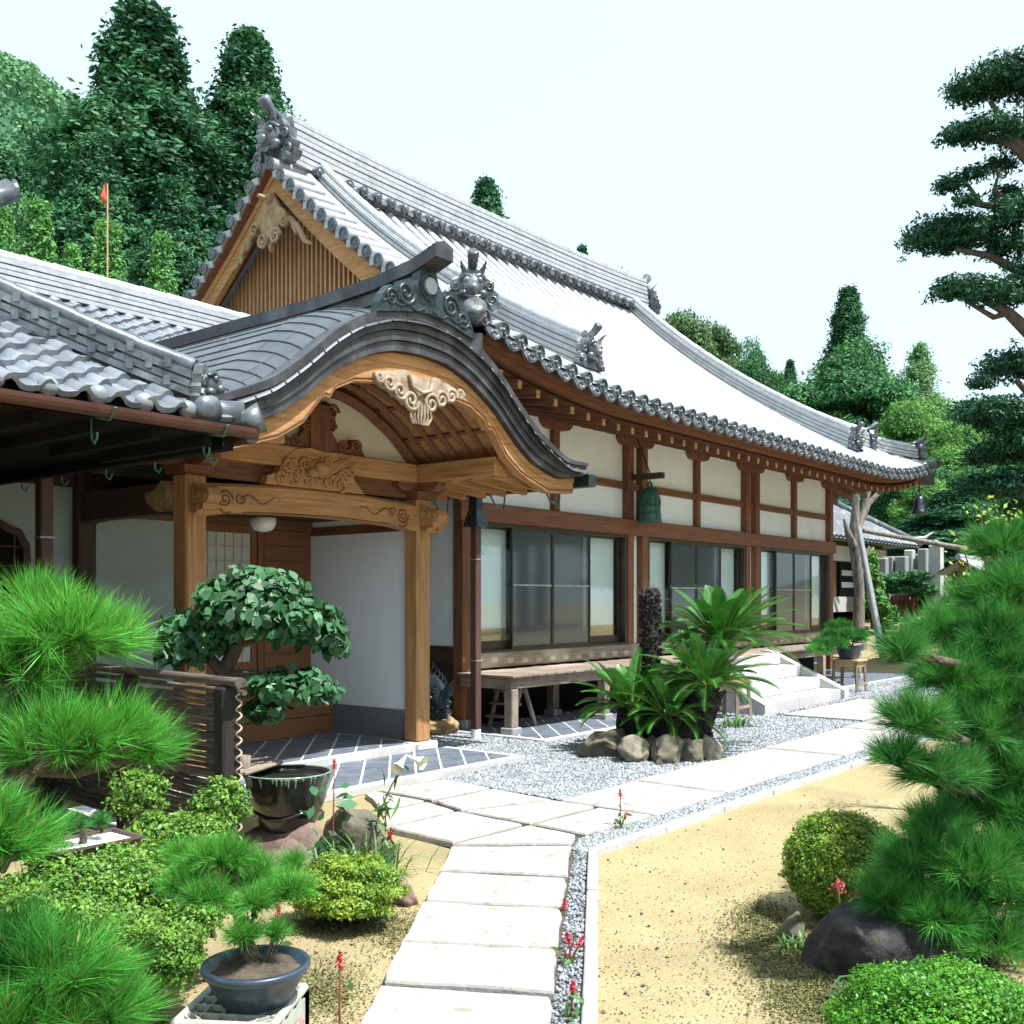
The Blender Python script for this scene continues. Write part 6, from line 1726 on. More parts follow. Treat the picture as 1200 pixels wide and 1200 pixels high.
# clipped shrubs
def shrub(label, px, py, D, rx, rz, n, m, seed, L=.022, W=.012, cat='shrub', name='azalea_bush', group='clipped azalea bushes', lobes=1, zmin=-.5, ground=True, ry=None, lump=.16):
    rng = np.random.default_rng(seed); k = D / F; c = atD(px, py, D); R = np.array([rx * k, (ry or rx) * k, rz * k])
    r = thing(name, label, cat, (c.x, c.y, 0), group)
    Ps, Ns = [], []
    for i in range(lobes):
        cc = np.array(c) + (rng.uniform(-.55, .55, 3) * R * np.array([1, 1, .4]) if i else 0)
        rr_ = R * (1 if i == 0 else rng.uniform(.4, .65))
        p, nn = shell_points(cc, rr_, n if i == 0 else n // 3, rng, inner=.45, zmin=zmin, lump=lump)
        Ps.append(p); Ns.append(nn)
    p, nn = np.concatenate(Ps), np.concatenate(Ns)
    keep = p[:, 2] > .01; p, nn = p[keep], nn[keep]
    # rosettes: three leaves around each shoot tip
    q = np.repeat(p, 3, 0) + rng.normal(size=(len(p) * 3, 3)) * L * .5
    V = leaf_cards(q, np.repeat(nn, 3, 0) + np.array([0, 0, .5]), L, W, rng, jitter=.7)
    np_obj('foliage', V, 4, m, r)
    b = MB(); 
    for i in range(14):
        e = np.array(c) + rng.normal(size=3) * R * .4; e[2] = max(e[2], .05)
        b.tube([(c.x + rng.normal() * .04, c.y + rng.normal() * .04, 0), ((c.x + e[0]) / 2, (c.y + e[1]) / 2, e[2] * .6), tuple(e)], [.012, .009, .004], 5)
    b.build('stems', 'bark', r)
    return r
shrub('broad azalea bush with small pale leaves below the bamboo fence', 112, 1068, 4.45, 124, 82, 22000, 'azalea', 51, lobes=5, L=.019, W=.011)
shrub('low yellow-green azalea bush beside the near path', 408, 1040, 5.4, 66, 38, 8500, 'azalea_yellow', 52, lobes=5, L=.019, W=.011)
shrub('round clipped azalea ball on the sand in front of the right pine', 988, 1012, 5.5, 70, 62, 15000, 'azalea_yellow', 53, zmin=-.95, lump=.04, L=.020, W=.011)
shrub('bright green azalea mound in the bottom right corner', 1120, 1235, 3.55, 150, 100, 34000, 'azalea_bright', 54, L=.016, W=.009, lump=.05)
shrub('small sparse azalea trained on the fence by its right post', 262, 945, 6.0, 28, 34, 900, 'azalea', 55, L=.03, W=.017, lobes=3)
shrub('low azalea hummock behind the crate at the bottom left', 175, 1120, 4.15, 62, 44, 8000, 'azalea', 58, L=.019, W=.011, lobes=4)
shrub('leafy azalea at the foot of the water bowl rock', 235, 985, 5.2, 34, 30, 2600, 'azalea', 59, L=.021, W=.012, lobes=4)
shrub('dark low shrub under the bamboo fence middle', 190, 985, 5.6, 40, 34, 1100, 'azalea', 56, L=.03, W=.016, lobes=3)
shrub('sparse shrub in the shade of the bamboo fence', 160, 935, 6.3, 34, 40, 500, 'azalea', 57, L=.03, W=.017, lobes=3)
# leafy small tree behind the fence
rng = np.random.default_rng(61)
lt = thing('camellia_tree', 'small broad-leaved tree with glossy dark leaves in front of the porch', 'tree', tuple(atD(258, 970, 7.6)))
lt.location.z = 0
m = MB(); q = atD(258, 703, 7.6)
m.tube([(q.x, q.y, 0), atD(256, 850, 7.6), atD(262, 790, 7.55), atD(278, 755, 7.5), atD(300, 720, 7.5)], [.085, .075, .065, .05, .02], 9)
m.tube([atD(262, 790, 7.55), atD(240, 765, 7.5), atD(215, 750, 7.45)], [.05, .035, .015], 7); m.tube([atD(262, 792, 7.55), atD(300, 790, 7.45), atD(345, 800, 7.4)], [.045, .03, .012], 7); m.tube([atD(278, 755, 7.5), atD(330, 740, 7.5), atD(370, 730, 7.5)], [.04, .025, .01], 7)
m.build('trunk', 'bark', lt)
Ps, Ns = [], []
for (px, py, D, rx, rz, n) in ((300, 722, 7.5, 72, 46, 900), (355, 735, 7.4, 50, 34, 420), (235, 745, 7.5, 46, 34, 420), (215, 765, 7.4, 30, 22, 160), (385, 745, 7.4, 24, 18, 110), (345, 806, 7.3, 48, 20, 330), (205, 740, 7.5, 18, 14, 60), (255, 700, 7.5, 26, 20, 110), (395, 760, 7.4, 14, 10, 40), (330, 690, 7.5, 26, 18, 110), (310, 835, 7.3, 22, 14, 100), (375, 815, 7.3, 22, 10, 70), (300, 690, 7.6, 45, 25, 260)):
    p, nn = shell_points(np.array(atD(px, py, D)), np.array([rx, rx, rz]) * D / F, n, rng, inner=.35, zmin=-.6, lump=.15); Ps.append(p); Ns.append(nn)
p, nn = np.concatenate(Ps), np.concatenate(Ns)
np_obj('foliage', leaf_blades(np.repeat(p, 2, 0) + rng.normal(size=(2 * len(p), 3)) * .02, np.repeat(nn, 2, 0) + np.array([.1, -.4, .45]), .09, .056, rng, jitter=.6), 6, 'broad_leaf', lt)

# cloud-pruned podocarpus at the right
rng = np.random.default_rng(62)
mk = thing('cloud_pruned_tree', 'tall dark cloud-pruned conifer with flat foliage pads reaching in from the right', 'tree', tuple(atD(1262, 703, 23.0)))
mk.location.z = 0
q = atD(1262, 703, 23.0)
MD = 23.0; MKS = MD / 9.5
def MK(px, py, D=MD): return atD(px, py, D)
m = MB(); m.tube([(q.x, q.y, 0), MK(1262, 760), MK(1250, 620), MK(1268, 500), MK(1240, 400), MK(1225, 330), MK(1238, 240), MK(1208, 165), MK(1205, 110)], [r_ * MKS for r_ in (.2, .18, .16, .145, .13, .12, .10, .075, .04)], 10); m.build('trunk', 'bark', mk)
m = MB()
for pts, r0 in (([(1210, 190), (1180, 150), (1160, 118)], .06), ([(1215, 200), (1185, 168), (1140, 162)], .05), ([(1235, 250), (1190, 245), (1150, 240), (1115, 232)], .05), ([(1190, 246), (1165, 222), (1172, 198)], .03), ([(1150, 240), (1135, 218), (1120, 205)], .025), ([(1228, 330), (1195, 318), (1160, 300), (1120, 292)], .06), ([(1235, 400), (1205, 388), (1180, 365), (1150, 350)], .085), ([(1180, 366), (1165, 372), (1130, 352)], .04), ([(1262, 500), (1215, 470), (1190, 445)], .07), ([(1260, 540), (1200, 530), (1165, 505)], .07), ([(1255, 580), (1210, 575), (1170, 570)], .06)):
    m.tube([MK(*p) for p in pts], np.linspace(r0, r0 * .35, len(pts)) * MKS, 7)
m.build('limb', 'bark', mk)
Ps, Ns = [], []
for (px, py, rx, rz, n) in ((1150, 103, 36, 16, 1500), (1180, 92, 38, 20, 1800), (1128, 108, 14, 9, 350), (1210, 95, 35, 25, 1500), (1128, 158, 24, 10, 700), (1165, 152, 32, 13, 1100), (1200, 165, 25, 16, 900), (1112, 218, 18, 10, 330), (1140, 205, 16, 9, 200), (1132, 236, 16, 7, 180), (1172, 196, 22, 12, 380), (1180, 228, 20, 12, 300),
                         (1095, 280, 34, 20, 1900), (1130, 276, 34, 23, 2200), (1192, 255, 30, 22, 1300), (1180, 292, 28, 18, 800), (1205, 330, 26, 30, 1100), (1125, 340, 30, 13, 1300), (1162, 344, 28, 13, 1000), (1185, 352, 18, 10, 400),
                         (1188, 432, 36, 20, 1900), (1150, 450, 14, 9, 300), (1150, 485, 30, 16, 1300), (1185, 490, 40, 22, 1900), (1205, 520, 40, 22, 1500), (1165, 535, 34, 16, 1200), (1150, 572, 30, 14, 1000), (1190, 570, 36, 18, 1500), (1205, 600, 36, 18, 1200)):
    D = MD + rng.uniform(-.9, .7)
    p, nn = shell_points(np.array(MK(px, py, D)), np.array([rx * 1.1, rx * 1.1, rz * 1.25]) * MD / F, int(n * 1.9), rng, inner=.2, zmin=-.5, lump=.28); Ps.append(p); Ns.append(nn)
p, nn = np.concatenate(Ps), np.concatenate(Ns)
np_obj('foliage', leaf_cards(p, nn + np.array([0, 0, .3]), .12, .045, rng, jitter=.9), 4, 'maki_leaf', mk)

# cycads in their ring of stones
def cycad_head(root, c, n, length, seed, lean=(0, 0), up0=.1, up1=1.25, name='fronds'):
    rng = np.random.default_rng(seed); V = []; rib = MB()
    for i in range(n):
        az = i * 2.39996 + rng.uniform(-.2, .2); el = up1 - (up1 - up0) * (i / max(1, n - 1)) ** .8 + rng.uniform(-.08, .08)
        L_ = length * rng.uniform(.82, 1.08); h = np.array([math.cos(az), math.sin(az), 0]); K = 26; pts = []
        p = np.array(c) + h * .05; e = el
        for k in range(K + 1):
            pts.append(p.copy()); p = p + (h * math.cos(e) + np.array([0, 0, math.sin(e)])) * (L_ / K); e -= (.18 + .42 * (1 - el / 1.4)) / K * (1 + 1.6 * k / K)
        pts = np.array(pts) + np.array([lean[0], lean[1], 0]) * np.linspace(0, 1, K + 1)[:, None] ** 1.5
        rib.tube(pts[::3], [.009 * (1 - .7 * t) for t in np.linspace(0, 1, len(pts[::3]))], 4)
        M_ = 50; t = np.linspace(.10, 1.0, M_); idx = t * K; a = np.minimum(idx.astype(int), K - 1); P_ = pts[a] + (pts[a + 1] - pts[a]) * (idx - a)[:, None]
        T_ = unit(pts[a + 1] - pts[a]); S_ = unit(np.cross(T_, np.array([0, 0, 1.0]))); U_ = np.cross(S_, T_)
        ll = length * .165 * np.minimum(1, 3.0 * (t - .02)) * np.minimum(1, 2.6 * (1.06 - t)) ** .7
        for q in (-1, 1):
            d = unit(S_ * q * .80 + T_ * .50 + U_ * .34); wv = T_ * (length * .0088)
            tip = P_ + d * ll[:, None] - np.array([0, 0, .010]); V.append(np.stack([P_ - wv, P_ + wv, P_ + d * (ll * .6)[:, None] + wv * .8, tip], 1).reshape(-1, 3))
    np_obj(name, np.concatenate(V), 4, 'cycad_leaf', root); rib.build('frond_ribs', 'cycad_rib', root)
def cycad_trunk(root, pts, rad, seed, name='trunk'):
    rng = np.random.default_rng(seed); b = MB(); b.tube(pts, rad, 12)
    pts = [Vector(p) for p in pts]; n = len(pts) - 1
    for i in range(330):
        f = rng.uniform(0, n * .999); a = int(f); p = pts[a].lerp(pts[a + 1], f - a); r_ = rad[a] + (rad[a + 1] - rad[a]) * (f - a); az = rng.uniform(0, 2 * PI); o = Vector((math.cos(az), math.sin(az), 0))
        b.tube([p + o * r_ * .85, p + o * (r_ + .022) + Vector((0, 0, .012)), p + o * (r_ + .030) + Vector((0, 0, .035))], [.022, .017, .005], 4, smooth=False)
    b.build(name, 'bark_black', root)
cc = [atD(822, 703, 11.2), atD(812, 703, 11.75), atD(742, 703, 11.5), atD(762, 703, 11.75), atD(775, 703, 11.3)]
for v in cc: v.z = 0
cy = thing('cycad', 'tall cycad with an upright crown of long fronds, right of the bare stump', 'cycad', tuple(cc[1]), 'cycads in the stone ring')
cycad_trunk(cy, [cc[1], atD(826, 800, 11.7), atD(845, 752, 11.7)], [.16, .15, .13], 71); cycad_head(cy, atD(845, 752, 11.7), 54, .82, 72, lean=(.10, -.05), up0=.15, up1=1.25)
cy = thing('cycad', 'leaning cycad with a shaggy black trunk and drooping crown above the right stones', 'cycad', tuple(cc[0]), 'cycads in the stone ring')
cycad_trunk(cy, [cc[0] + Vector((-.25, .0, 0)), atD(812, 850, 11.2), atD(828, 812, 11.1)], [.20, .19, .17], 73); cycad_head(cy, atD(828, 802, 11.1), 48, .72, 74, up0=.10, up1=1.15)
cy = thing('cycad', 'low young cycad with short fronds at the left of the stone ring', 'cycad', tuple(cc[2]), 'cycads in the stone ring')
cycad_trunk(cy, [cc[2], atD(740, 850, 11.4), atD(738, 832, 11.4)], [.15, .14, .10], 75); cycad_head(cy, atD(738, 828, 11.4), 36, .68, 76, up0=.0, up1=1.3)
cy = thing('cycad', 'small dark cycad tuft in the middle of the stone ring', 'cycad', tuple(cc[4]), 'cycads in the stone ring')
cycad_trunk(cy, [cc[4], atD(782, 850, 11.1), atD(785, 842, 11.1)], [.14, .12, .09], 77); cycad_head(cy, atD(784, 838, 11.1), 34, .64, 78, up0=-.15, up1=1.2)
cy = thing('cycad_stump', 'tall bare blackened cycad stump without fronds', 'cycad', tuple(cc[3]), None)
cycad_trunk(cy, [cc[3], atD(762, 790, 11.75), atD(762, 730, 11.75), atD(762, 700, 11.75), atD(762, 692, 11.75)], [.12, .105, .10, .10, .05], 79)
rng = np.random.default_rng(80)
top = np.array(atD(762, 696, 11.75)); P_ = top + rng.normal(size=(160, 3)) * np.array([.05, .05, .02]); twigs(P_ - np.array([0, 0, .03]), P_ + rng.normal(size=P_.shape) * .05 + np.array([0, 0, .05]), 'grey_wood_z', 'dead_stubs', cy, .004)
SR = [(712, 868, 11.15, 34, 20, 'rock_mossy', 'low mossy stone at the left end of the cycad ring'), (741, 874, 10.75, 20, 25, 'rock_pale', 'pale pointed stone at the front of the cycad ring'), (762, 874, 10.95, 13, 18, 'rock_mossy', 'small stone wedged beside the pointed one in the cycad ring'), (785, 876, 10.7, 28, 20, 'rock_mossy', 'wide dark stone at the front right of the cycad ring'), (812, 874, 10.7, 15, 20, 'rock_mossy', 'narrow upright stone of the cycad ring, second from the right'), (831, 870, 10.85, 15, 20, 'rock_pale', 'square stone at the right end of the cycad ring')]
for i, (px, py, D, rx, rz, mt, lb_) in enumerate(SR):
    q = atD(px, py, D); k = D / F; rock('rock', lb_, (q.x, q.y, rz * k * .55), (rx * k, rx * k * .75, rz * k * .9), mt, 90 + i, 'stones round the cycads', sharp=.3)
m = MB(); q = atD(770, 703, 11.5); R1 = []
for j in range(5):
    r_ = .72 * (1 - j / 4.3); R1.append([(q.x + r_ * math.cos(a), q.y + r_ * .75 * math.sin(a), .02 + .16 * (1 - (r_ / .72) ** 2)) for a in np.linspace(0, 2 * PI, 25)[:-1]])
m.rings(R1, True, True, True); tag(m.build('planting_bed', 'soil'), kind='structure')
rng = np.random.default_rng(99); a = rng.uniform(0, 2 * PI, 2200); rr_ = .62 * np.sqrt(rng.uniform(0, 1, 2200)); P_ = np.stack([q.x + rr_ * np.cos(a), q.y + .75 * rr_ * np.sin(a), rng.uniform(.08, .24, 2200)], 1)
tag(np_obj('undergrowth', leaf_cards(P_, np.array([[0, -.3, 1.0]]) + P_ * 0, .07, .03, rng), 4, 'maki_leaf'), kind='stuff')

# garden rocks
for (px, py, D, rx, ry_, rz, mt, lb_, sd_) in (
    (418, 965, 6.7, 40, 34, 40, 'rock_mossy', 'big grey-green rock between the water bowl and the path', 101), (330, 1003, 6.0, 30, 26, 32, 'rock_brown', 'upright brown rock below the water bowl', 102),
    (455, 1022, 5.9, 24, 18, 14, 'rock_brown', 'flat reddish rock at the edge of the near path', 103), (476, 1030, 5.75, 12, 11, 14, 'rock_brown', 'small reddish rock touching the near path', 104),
    (1000, 1098, 4.75, 58, 48, 48, 'rock_black', 'large rough black rock on the right bank', 105), (1078, 1100, 4.7, 38, 36, 36, 'rock_black', 'smaller black rock behind the strap-leaved plant', 106), (930, 1062, 5.2, 18, 13, 15, 'rock_mossy', 'small flat grey stone left of the azalea ball', 107),
    (255, 1080, 4.6, 12, 10, 14, 'granite_dark', 'small round grey stone behind the blue pot', 108), (340, 1084, 4.9, 8, 6, 4, 'granite', 'little white pebble on the sand behind the crate', 109)):
    q = atD(px, py, D); k = D / F; rock('rock', lb_, (q.x, q.y, rz * k * .58), (rx * k, ry_ * k, rz * k * 1.08), mt, sd_)

# upright flowers, lilies, strap leaves
def plant(name, label, px, py_base, D, group, stems, m_leaf, leafn, leaf_l, leaf_w, seed, spread=.1, lean=(0, 0), flower=None, stem_m='red_stem', cat='flower', leaf_up=.6):
    rng = np.random.default_rng(seed); q = atD(px, 703, D); q.z = 0
    r = thing(name, label, cat, tuple(q), group); tops = []
    for (dx, hgt_, fl) in stems:
        b = MB(); s0 = q + Vector((SA, -CA, 0)) * (rng.normal() * .01); tip = q + Vector((SA, -CA, 0)) * dx + Vector((0, 0, hgt_)); mid = s0.lerp(tip, .55) + Vector((0, 0, .06 * abs(dx) * 3))
        b.tube([s0, mid, tip], [.006, .005, .003], 6); b.build('stem', stem_m, r)
        tops.append((tip, (tip - mid).normalized(), fl))
    for tip, d, fl in tops:
        if fl in ('red_flower', 'pink_flower'):
            n = 90; t = rng.uniform(0, 1, n); hl = .055 if fl == 'red_flower' else .03
            wv = (.009 if fl == 'red_flower' else .020) * (1 - .6 * t)
            P_ = np.array(tip)[None] + np.array(d)[None] * (t[:, None] - .5) * hl + rng.normal(size=(n, 3)) * wv[:, None]
            np_obj('flower_head', leaf_cards(P_, rdir(rng, n), .013, .008, rng), 4, fl, r)
        if fl == 'lily':
            for s_ in (.9, -.35):
                g = MB(); dd = (Vector((SA, -CA, 0)) * s_ + Vector((-.3, -.4, -.35))).normalized()
                g.turn(tip, dd, [(.006, 0), (.010, .03), (.018, .07), (.034, .115), (.052, .135), (.044, .128), (.004, .05)], 6); g.build('flower_head', 'white_petal', r)
    if leafn:
        P_ = []; N_ = []
        for (dx, hgt_, fl) in stems:
            t = rng.uniform(.05, .9, leafn); P_.append(np.stack([np.full(leafn, q.x) + SA * dx * t + rng.normal(size=leafn) * spread * .5, np.full(leafn, q.y) - CA * dx * t + rng.normal(size=leafn) * spread * .5, hgt_ * t], 1))
        P_ = np.concatenate(P_); np_obj('leaves', leaf_blades(P_, np.array([[-.3, -.6, leaf_up]]) + P_ * 0, leaf_l, leaf_w, rng, jitter=.5), 6, m_leaf, r)
    return r
G1 = 'red plume flowers along the paths'
plant('red_flower', 'tall red plume flower in front of the water bowl', 390, 960, 6.5, None, [(.01, 1.7 - (895 - 703) / F * 6.5, 'red_flower')], 'broad_leaf', 26, .10, .05, 111, .16)
plant('red_flower', 'single red plume at the corner of the path junction, left side', 458, 1000, 6.5, G1, [(.0, .23, 'red_flower')], 'grass_blade', 5, .04, .012, 112, .04)
plant('red_flower', 'red plume growing by the kerb at the bend of the path', 725, 975, 7.55, G1, [(.01, 1.7 - (930 - 703) / F * 7.55, 'red_flower'), (.05, .11, 'red_flower')], 'grass_blade', 8, .06, .02, 113, .07)
plant('red_flower', 'red plume between the slabs and the kerb, farther one of the near path', 661, 1075, 5.5, G1, [(0, 1.7 - (1060 - 703) / F * 5.5, 'red_flower')], 'grass_blade', 4, .05, .014, 114, .05)
plant('red_flower', 'bushy red-stemmed plant with two plumes beside the near kerb', 668, 1130, 4.75, G1, [(-.01, .14, 'red_flower'), (.03, .17, None), (.05, .12, 'red_flower'), (-.04, .10, None)], 'grass_blade', 3, .05, .014, 115, .06)
plant('red_flower', 'red plume with green leaves nearest the viewer by the kerb', 671, 1200, 4.15, G1, [(0, 1.7 - (1158 - 703) / F * 4.15, 'red_flower')], 'grass_blade', 14, .06, .02, 116, .06)
plant('red_flower', 'tall red plume on the sand to the right of the crate', 398, 1215, 3.9, G1, [(0, 1.7 - (1125 - 703) / F * 3.9, 'red_flower'), (-.06, .06, None), (.07, .05, None)], 'grass_blade', 3, .05, .012, 117, .05)
plant('red_flower', 'red plume behind the blue bonsai pot', 326, 1105, 4.6, G1, [(0, 1.7 - (1066 - 703) / F * 4.6, 'red_flower')], 'grass_blade', 14, .05, .02, 118, .06)
plant('pink_flower', 'bright pink flower head above the large black rock', 990, 1075, 4.9, None, [(-.03, 1.7 - (1038 - 703) / F * 4.9, 'pink_flower'), (.06, 1.7 - (1048 - 703) / F * 4.9, 'pink_flower')], 'grass_blade', 4, .05, .02, 119, .05, stem_m='cycad_rib')
plant('white_lily', 'white trumpet lily arching out from the big mossy rock', 425, 960, 6.6, None, [(.28, 1.7 - (885 - 703) / F * 6.6, 'lily')], 'grass_blade', 26, .16, .018, 120, .10, stem_m='grass_blade')
def blades(name, label, px, D, n, L_, wd, m, seed, r0=.08, cat='plant', droop=.8):
    rng = np.random.default_rng(seed); q = atD(px, 703, D); q.z = 0; V = []
    az = rng.uniform(0, 2 * PI, n); el = rng.uniform(.5, 1.3, n); ll = L_ * rng.uniform(.6, 1.1, n); b0 = np.stack([q.x + rng.normal(size=n) * r0, q.y + rng.normal(size=n) * r0, np.zeros(n)], 1)
    h = np.stack([np.cos(az), np.sin(az), np.zeros(n)], 1); side = np.stack([-np.sin(az), np.cos(az), np.zeros(n)], 1) * wd / 2; up = np.array([0, 0, 1.0])
    p = b0; e = el.copy(); K = 4; prev = None
    for k in range(K + 1):
        wv = side * (1 - (k / K) ** 2 * .95) * (1 if k else .6); cur = (p - wv, p + wv)
        if prev is not None: V.append(np.stack([prev[0], prev[1], cur[1], cur[0]], 1))
        prev = cur; p = p + (h * np.cos(e)[:, None] + up * np.sin(e)[:, None]) * (ll / K)[:, None]; e = e - droop / K * (1 + k * .5)
    o = np_obj(name, np.concatenate(V).reshape(-1, 3), 4, m, None, tuple(q)); return tag(o, label, cat)
blades('grass_clump', 'clump of long green blades around the foot of the lily', 425, 6.3, 110, .42, .014, 'grass_blade', 131, .13)
blades('strap_leaf_plant', 'dark strap-leaved plant in front of the black rocks', 1058, 4.3, 80, .34, .030, 'broad_leaf', 132, .06, droop=1.5)
blades('grass_tuft', 'small green tuft at the foot of the small flat grey stone', 925, 5.0, 36, .12, .014, 'grass_blade', 133, .05)
blades('grass_tuft', 'small grass tuft under the stool left of the stone steps', 868, 13.6, 60, .28, .03, 'grass_blade', 134, .15)
blades('grass_tuft', 'green tuft growing against the front of the cycad stones', 812, 10.8, 40, .2, .02, 'grass_blade', 135, .05)
blades('hosta_plant', 'broad-leaved plant at the foot of the tall red plume', 393, 6.2, 60, .30, .05, 'broad_leaf', 136, .12, droop=1.4)
blades('trailing_vine', 'thin vine climbing the left porch post', 236, 8.7, 0 + 6, .3, .02, 'azalea_yellow', 137, .03)
# moss and weeds over the sand
rng = np.random.default_rng(140); Ps = []
for (px, py, rx, ry_, n) in ((905, 1105, 70, 45, 3500), (960, 1165, 80, 40, 4200), (890, 1070, 40, 20, 900), (400, 1085, 70, 14, 1500), (470, 1090, 60, 40, 900), (380, 1160, 60, 45, 1200), (1010, 1185, 60, 25, 1800), (1140, 1130, 60, 25, 1400), (1080, 1080, 90, 30, 2600), (1010, 1130, 60, 30, 1500)):
    a = rng.normal(size=(n, 2)) * .45
    for x, y in np.concatenate([a, rng.normal(size=(n, 2)) * .38]):
        v = atZ(px + x * rx, py + y * ry_, 0.006); Ps.append((v.x, v.y, rng.uniform(.003, .014)))
P_ = np.array(Ps); np_ = leaf_cards(P_, np.array([[0, 0, 1.0]]) + P_ * 0, .013, .009, rng, jitter=.7); np_[:, 2] = np.maximum(np_[:, 2], .002)
tag(np_obj('moss_cover', np_, 4, 'moss'), kind='stuff')

# loose grit and crumbs on the sand
rng = np.random.default_rng(150); Ps = []
for _ in range(1500):
    v = atZ(rng.uniform(690, 960), 900 + 310 * rng.random() ** .8, 0.004)
    if v.y < 3.75 and not (v.y > 2.3 + .674 * (v.x - 3.3) - .06): Ps.append((v.x, v.y, .002))
for _ in range(500):
    v = atZ(rng.uniform(340, 480), rng.uniform(1070, 1200), 0.004)
    if v.x < 3.9 or v.y > 4.2: Ps.append((v.x, v.y, .002))
P_ = np.array(Ps); n = len(P_); s_ = rng.uniform(.002, .006, (n, 1)) * (1 + 1.5 * (rng.random((n, 1)) > .96)); R_0 = unit(rng.normal(size=(n, 3))); T_0 = unit(np.cross(R_0, rdir(rng, n))); B_0 = np.cross(R_0, T_0)
V = np.concatenate([np.stack([P_ + T_0 * s_, P_ + B_0 * s_, P_ - T_0 * s_, P_ - B_0 * s_], 1), np.stack([P_ + T_0 * s_, P_ + R_0 * s_, P_ - T_0 * s_, P_ - R_0 * s_], 1), np.stack([P_ + R_0 * s_, P_ + B_0 * s_, P_ - R_0 * s_, P_ - B_0 * s_], 1)])
tag(np_obj('sand_grit', V.reshape(-1, 3), 4, 'rock_pale'), kind='stuff')
# ================================================================== TREES AND HILLS BEHIND
def conifer_mesh(name, m, h, r, nb, per, seed, leaf=.42, z0=.12, shape=.85, droop=.25, gap=.75):
    rng = np.random.default_rng(seed)
    t = z0 + (1 - z0) * rng.uniform(0, 1, nb) ** 1.15; R = r * ((1 - t) / (1 - z0)) ** shape * rng.uniform(.62, 1.12, nb) * (1 + .18 * np.sin(t * 26 + rng.uniform(0, 6))) + .10 * r * (1 - t)
    az = rng.uniform(0, 2 * PI, nb); s = rng.uniform(.25, 1.0, (nb, per)) ** gap
    Rr = R[:, None] * s; x = np.cos(az)[:, None] * Rr; y = np.sin(az)[:, None] * Rr; z = (t * h)[:, None] - droop * Rr * s + .22 * Rr
    c = np.stack([x, y, z], -1).reshape(-1, 3) + rng.normal(size=(nb * per, 3)) * np.array([.85, .85, .6]) * leaf * 1.1
    nn = np.stack([np.cos(az)[:, None] + 0 * s, np.sin(az)[:, None] + 0 * s, .55 + 0 * s], -1).reshape(-1, 3)
    o = np_obj(name, leaf_cards(c, nn, leaf, leaf * .5, rng, jitter=.7), 4, m); return o
def broad_mesh(name, m, h, r, nc, per, seed, leaf=.21, z0=.28, squash=1.0):
    rng = np.random.default_rng(seed); V = []
    d = rdir(rng, nc); rad = rng.uniform(.25, 1, (nc, 1)) ** .5
    cz_ = h * (z0 + (1 - z0) / 2); C_ = np.concatenate([d[:, :2] * rad * r * .82, cz_ + d[:, 2:] * rad * h * (1 - z0) / 2 * .82], 1)
    taper = np.clip((h - C_[:, 2:]) / (h * (1 - z0)) * 2.8, .5, 1); C_[:, :2] *= taper
    Ps, Ns = [], []
    for c in C_:
        k = r * rng.uniform(.22, .42); p, nn = shell_points(c, (k, k, k * .72), per, rng, inner=.45, zmin=-.35, lump=.2); Ps.append(p); Ns.append(nn)
    p, nn = np.concatenate(Ps), np.concatenate(Ns)
    return np_obj(name, leaf_cards(p, nn + np.array([0, 0, .3]), leaf, leaf * .6, rng, jitter=.65), 4, m)
def template(kind, crown, h, tr, trunk_m='bark', limbs=0, seed=0, z0=.3):
    r = bpy.data.objects.new(kind, None); COL.objects.link(r); crown.parent = r; crown.name = 'crown'
    rng = random.Random(seed); b = MB(); b.tube([(0, 0, -1.5), (tr * .3, 0, h * .3), (-tr * .2, tr * .2, h * .65), (0, 0, h * .97)], [tr, tr * .8, tr * .5, tr * .06], 8)
    for i in range(limbs):
        z = h * rng.uniform(z0, .8); a = rng.uniform(0, 6.28); l_ = h * .2 * rng.uniform(.6, 1.2); b.tube([(0, 0, z), (l_ * .5 * math.cos(a), l_ * .5 * math.sin(a), z + l_ * .25), (l_ * math.cos(a), l_ * math.sin(a), z + l_ * .7)], [tr * .4, tr * .28, tr * .06], 6)
    b.build('trunk', trunk_m, r); return r
TPL = {
    'cedar': (template('cedar_tree', conifer_mesh('crown', 'cedar', 20, 4.2, 1900, 90, 201, .20, shape=.80, droop=.30), 20, .42, limbs=0), 20, 4.2),
    'cedar2': (template('cedar_tree', conifer_mesh('crown', 'cedar', 20, 4.0, 1800, 90, 202, .20, shape=.75, droop=.2), 20, .42), 20, 4.0),
    'cypress': (template('cypress_tree', conifer_mesh('crown', 'cypress', 8, 1.7, 900, 60, 203, .085, z0=.05, shape=1.0, droop=.35), 8, .12), 8, 1.7),
    'cone': (template('fir_tree', conifer_mesh('crown', 'cedar', 18, 4.2, 1600, 70, 204, .21, z0=.06, shape=.85), 18, .4), 18, 4.2),
    'green': (template('broadleaf_tree', broad_mesh('crown', 'wood_green', 12, 4.6, 52, 800, 205), 12, .32, limbs=7, seed=1), 12, 4.6),
    'bright': (template('broadleaf_tree', broad_mesh('crown', 'wood_bright', 10, 4.4, 50, 800, 206), 10, .28, limbs=7, seed=2), 10, 4.4),
    'olive': (template('broadleaf_tree', broad_mesh('crown', 'wood_olive', 11, 3.4, 34, 600, 207, leaf=.21), 11, .25, limbs=9, seed=3, z0=.4), 11, 3.4),
    'bamboo': (template('bamboo_clump', conifer_mesh('crown', 'bamboo_leaf', 14, 2.8, 420, 26, 208, .22, z0=.35, shape=.55, droop=.55), 14, .10, limbs=5, seed=4), 14, 2.8),
}
used = set(); rgb = random.Random(77)
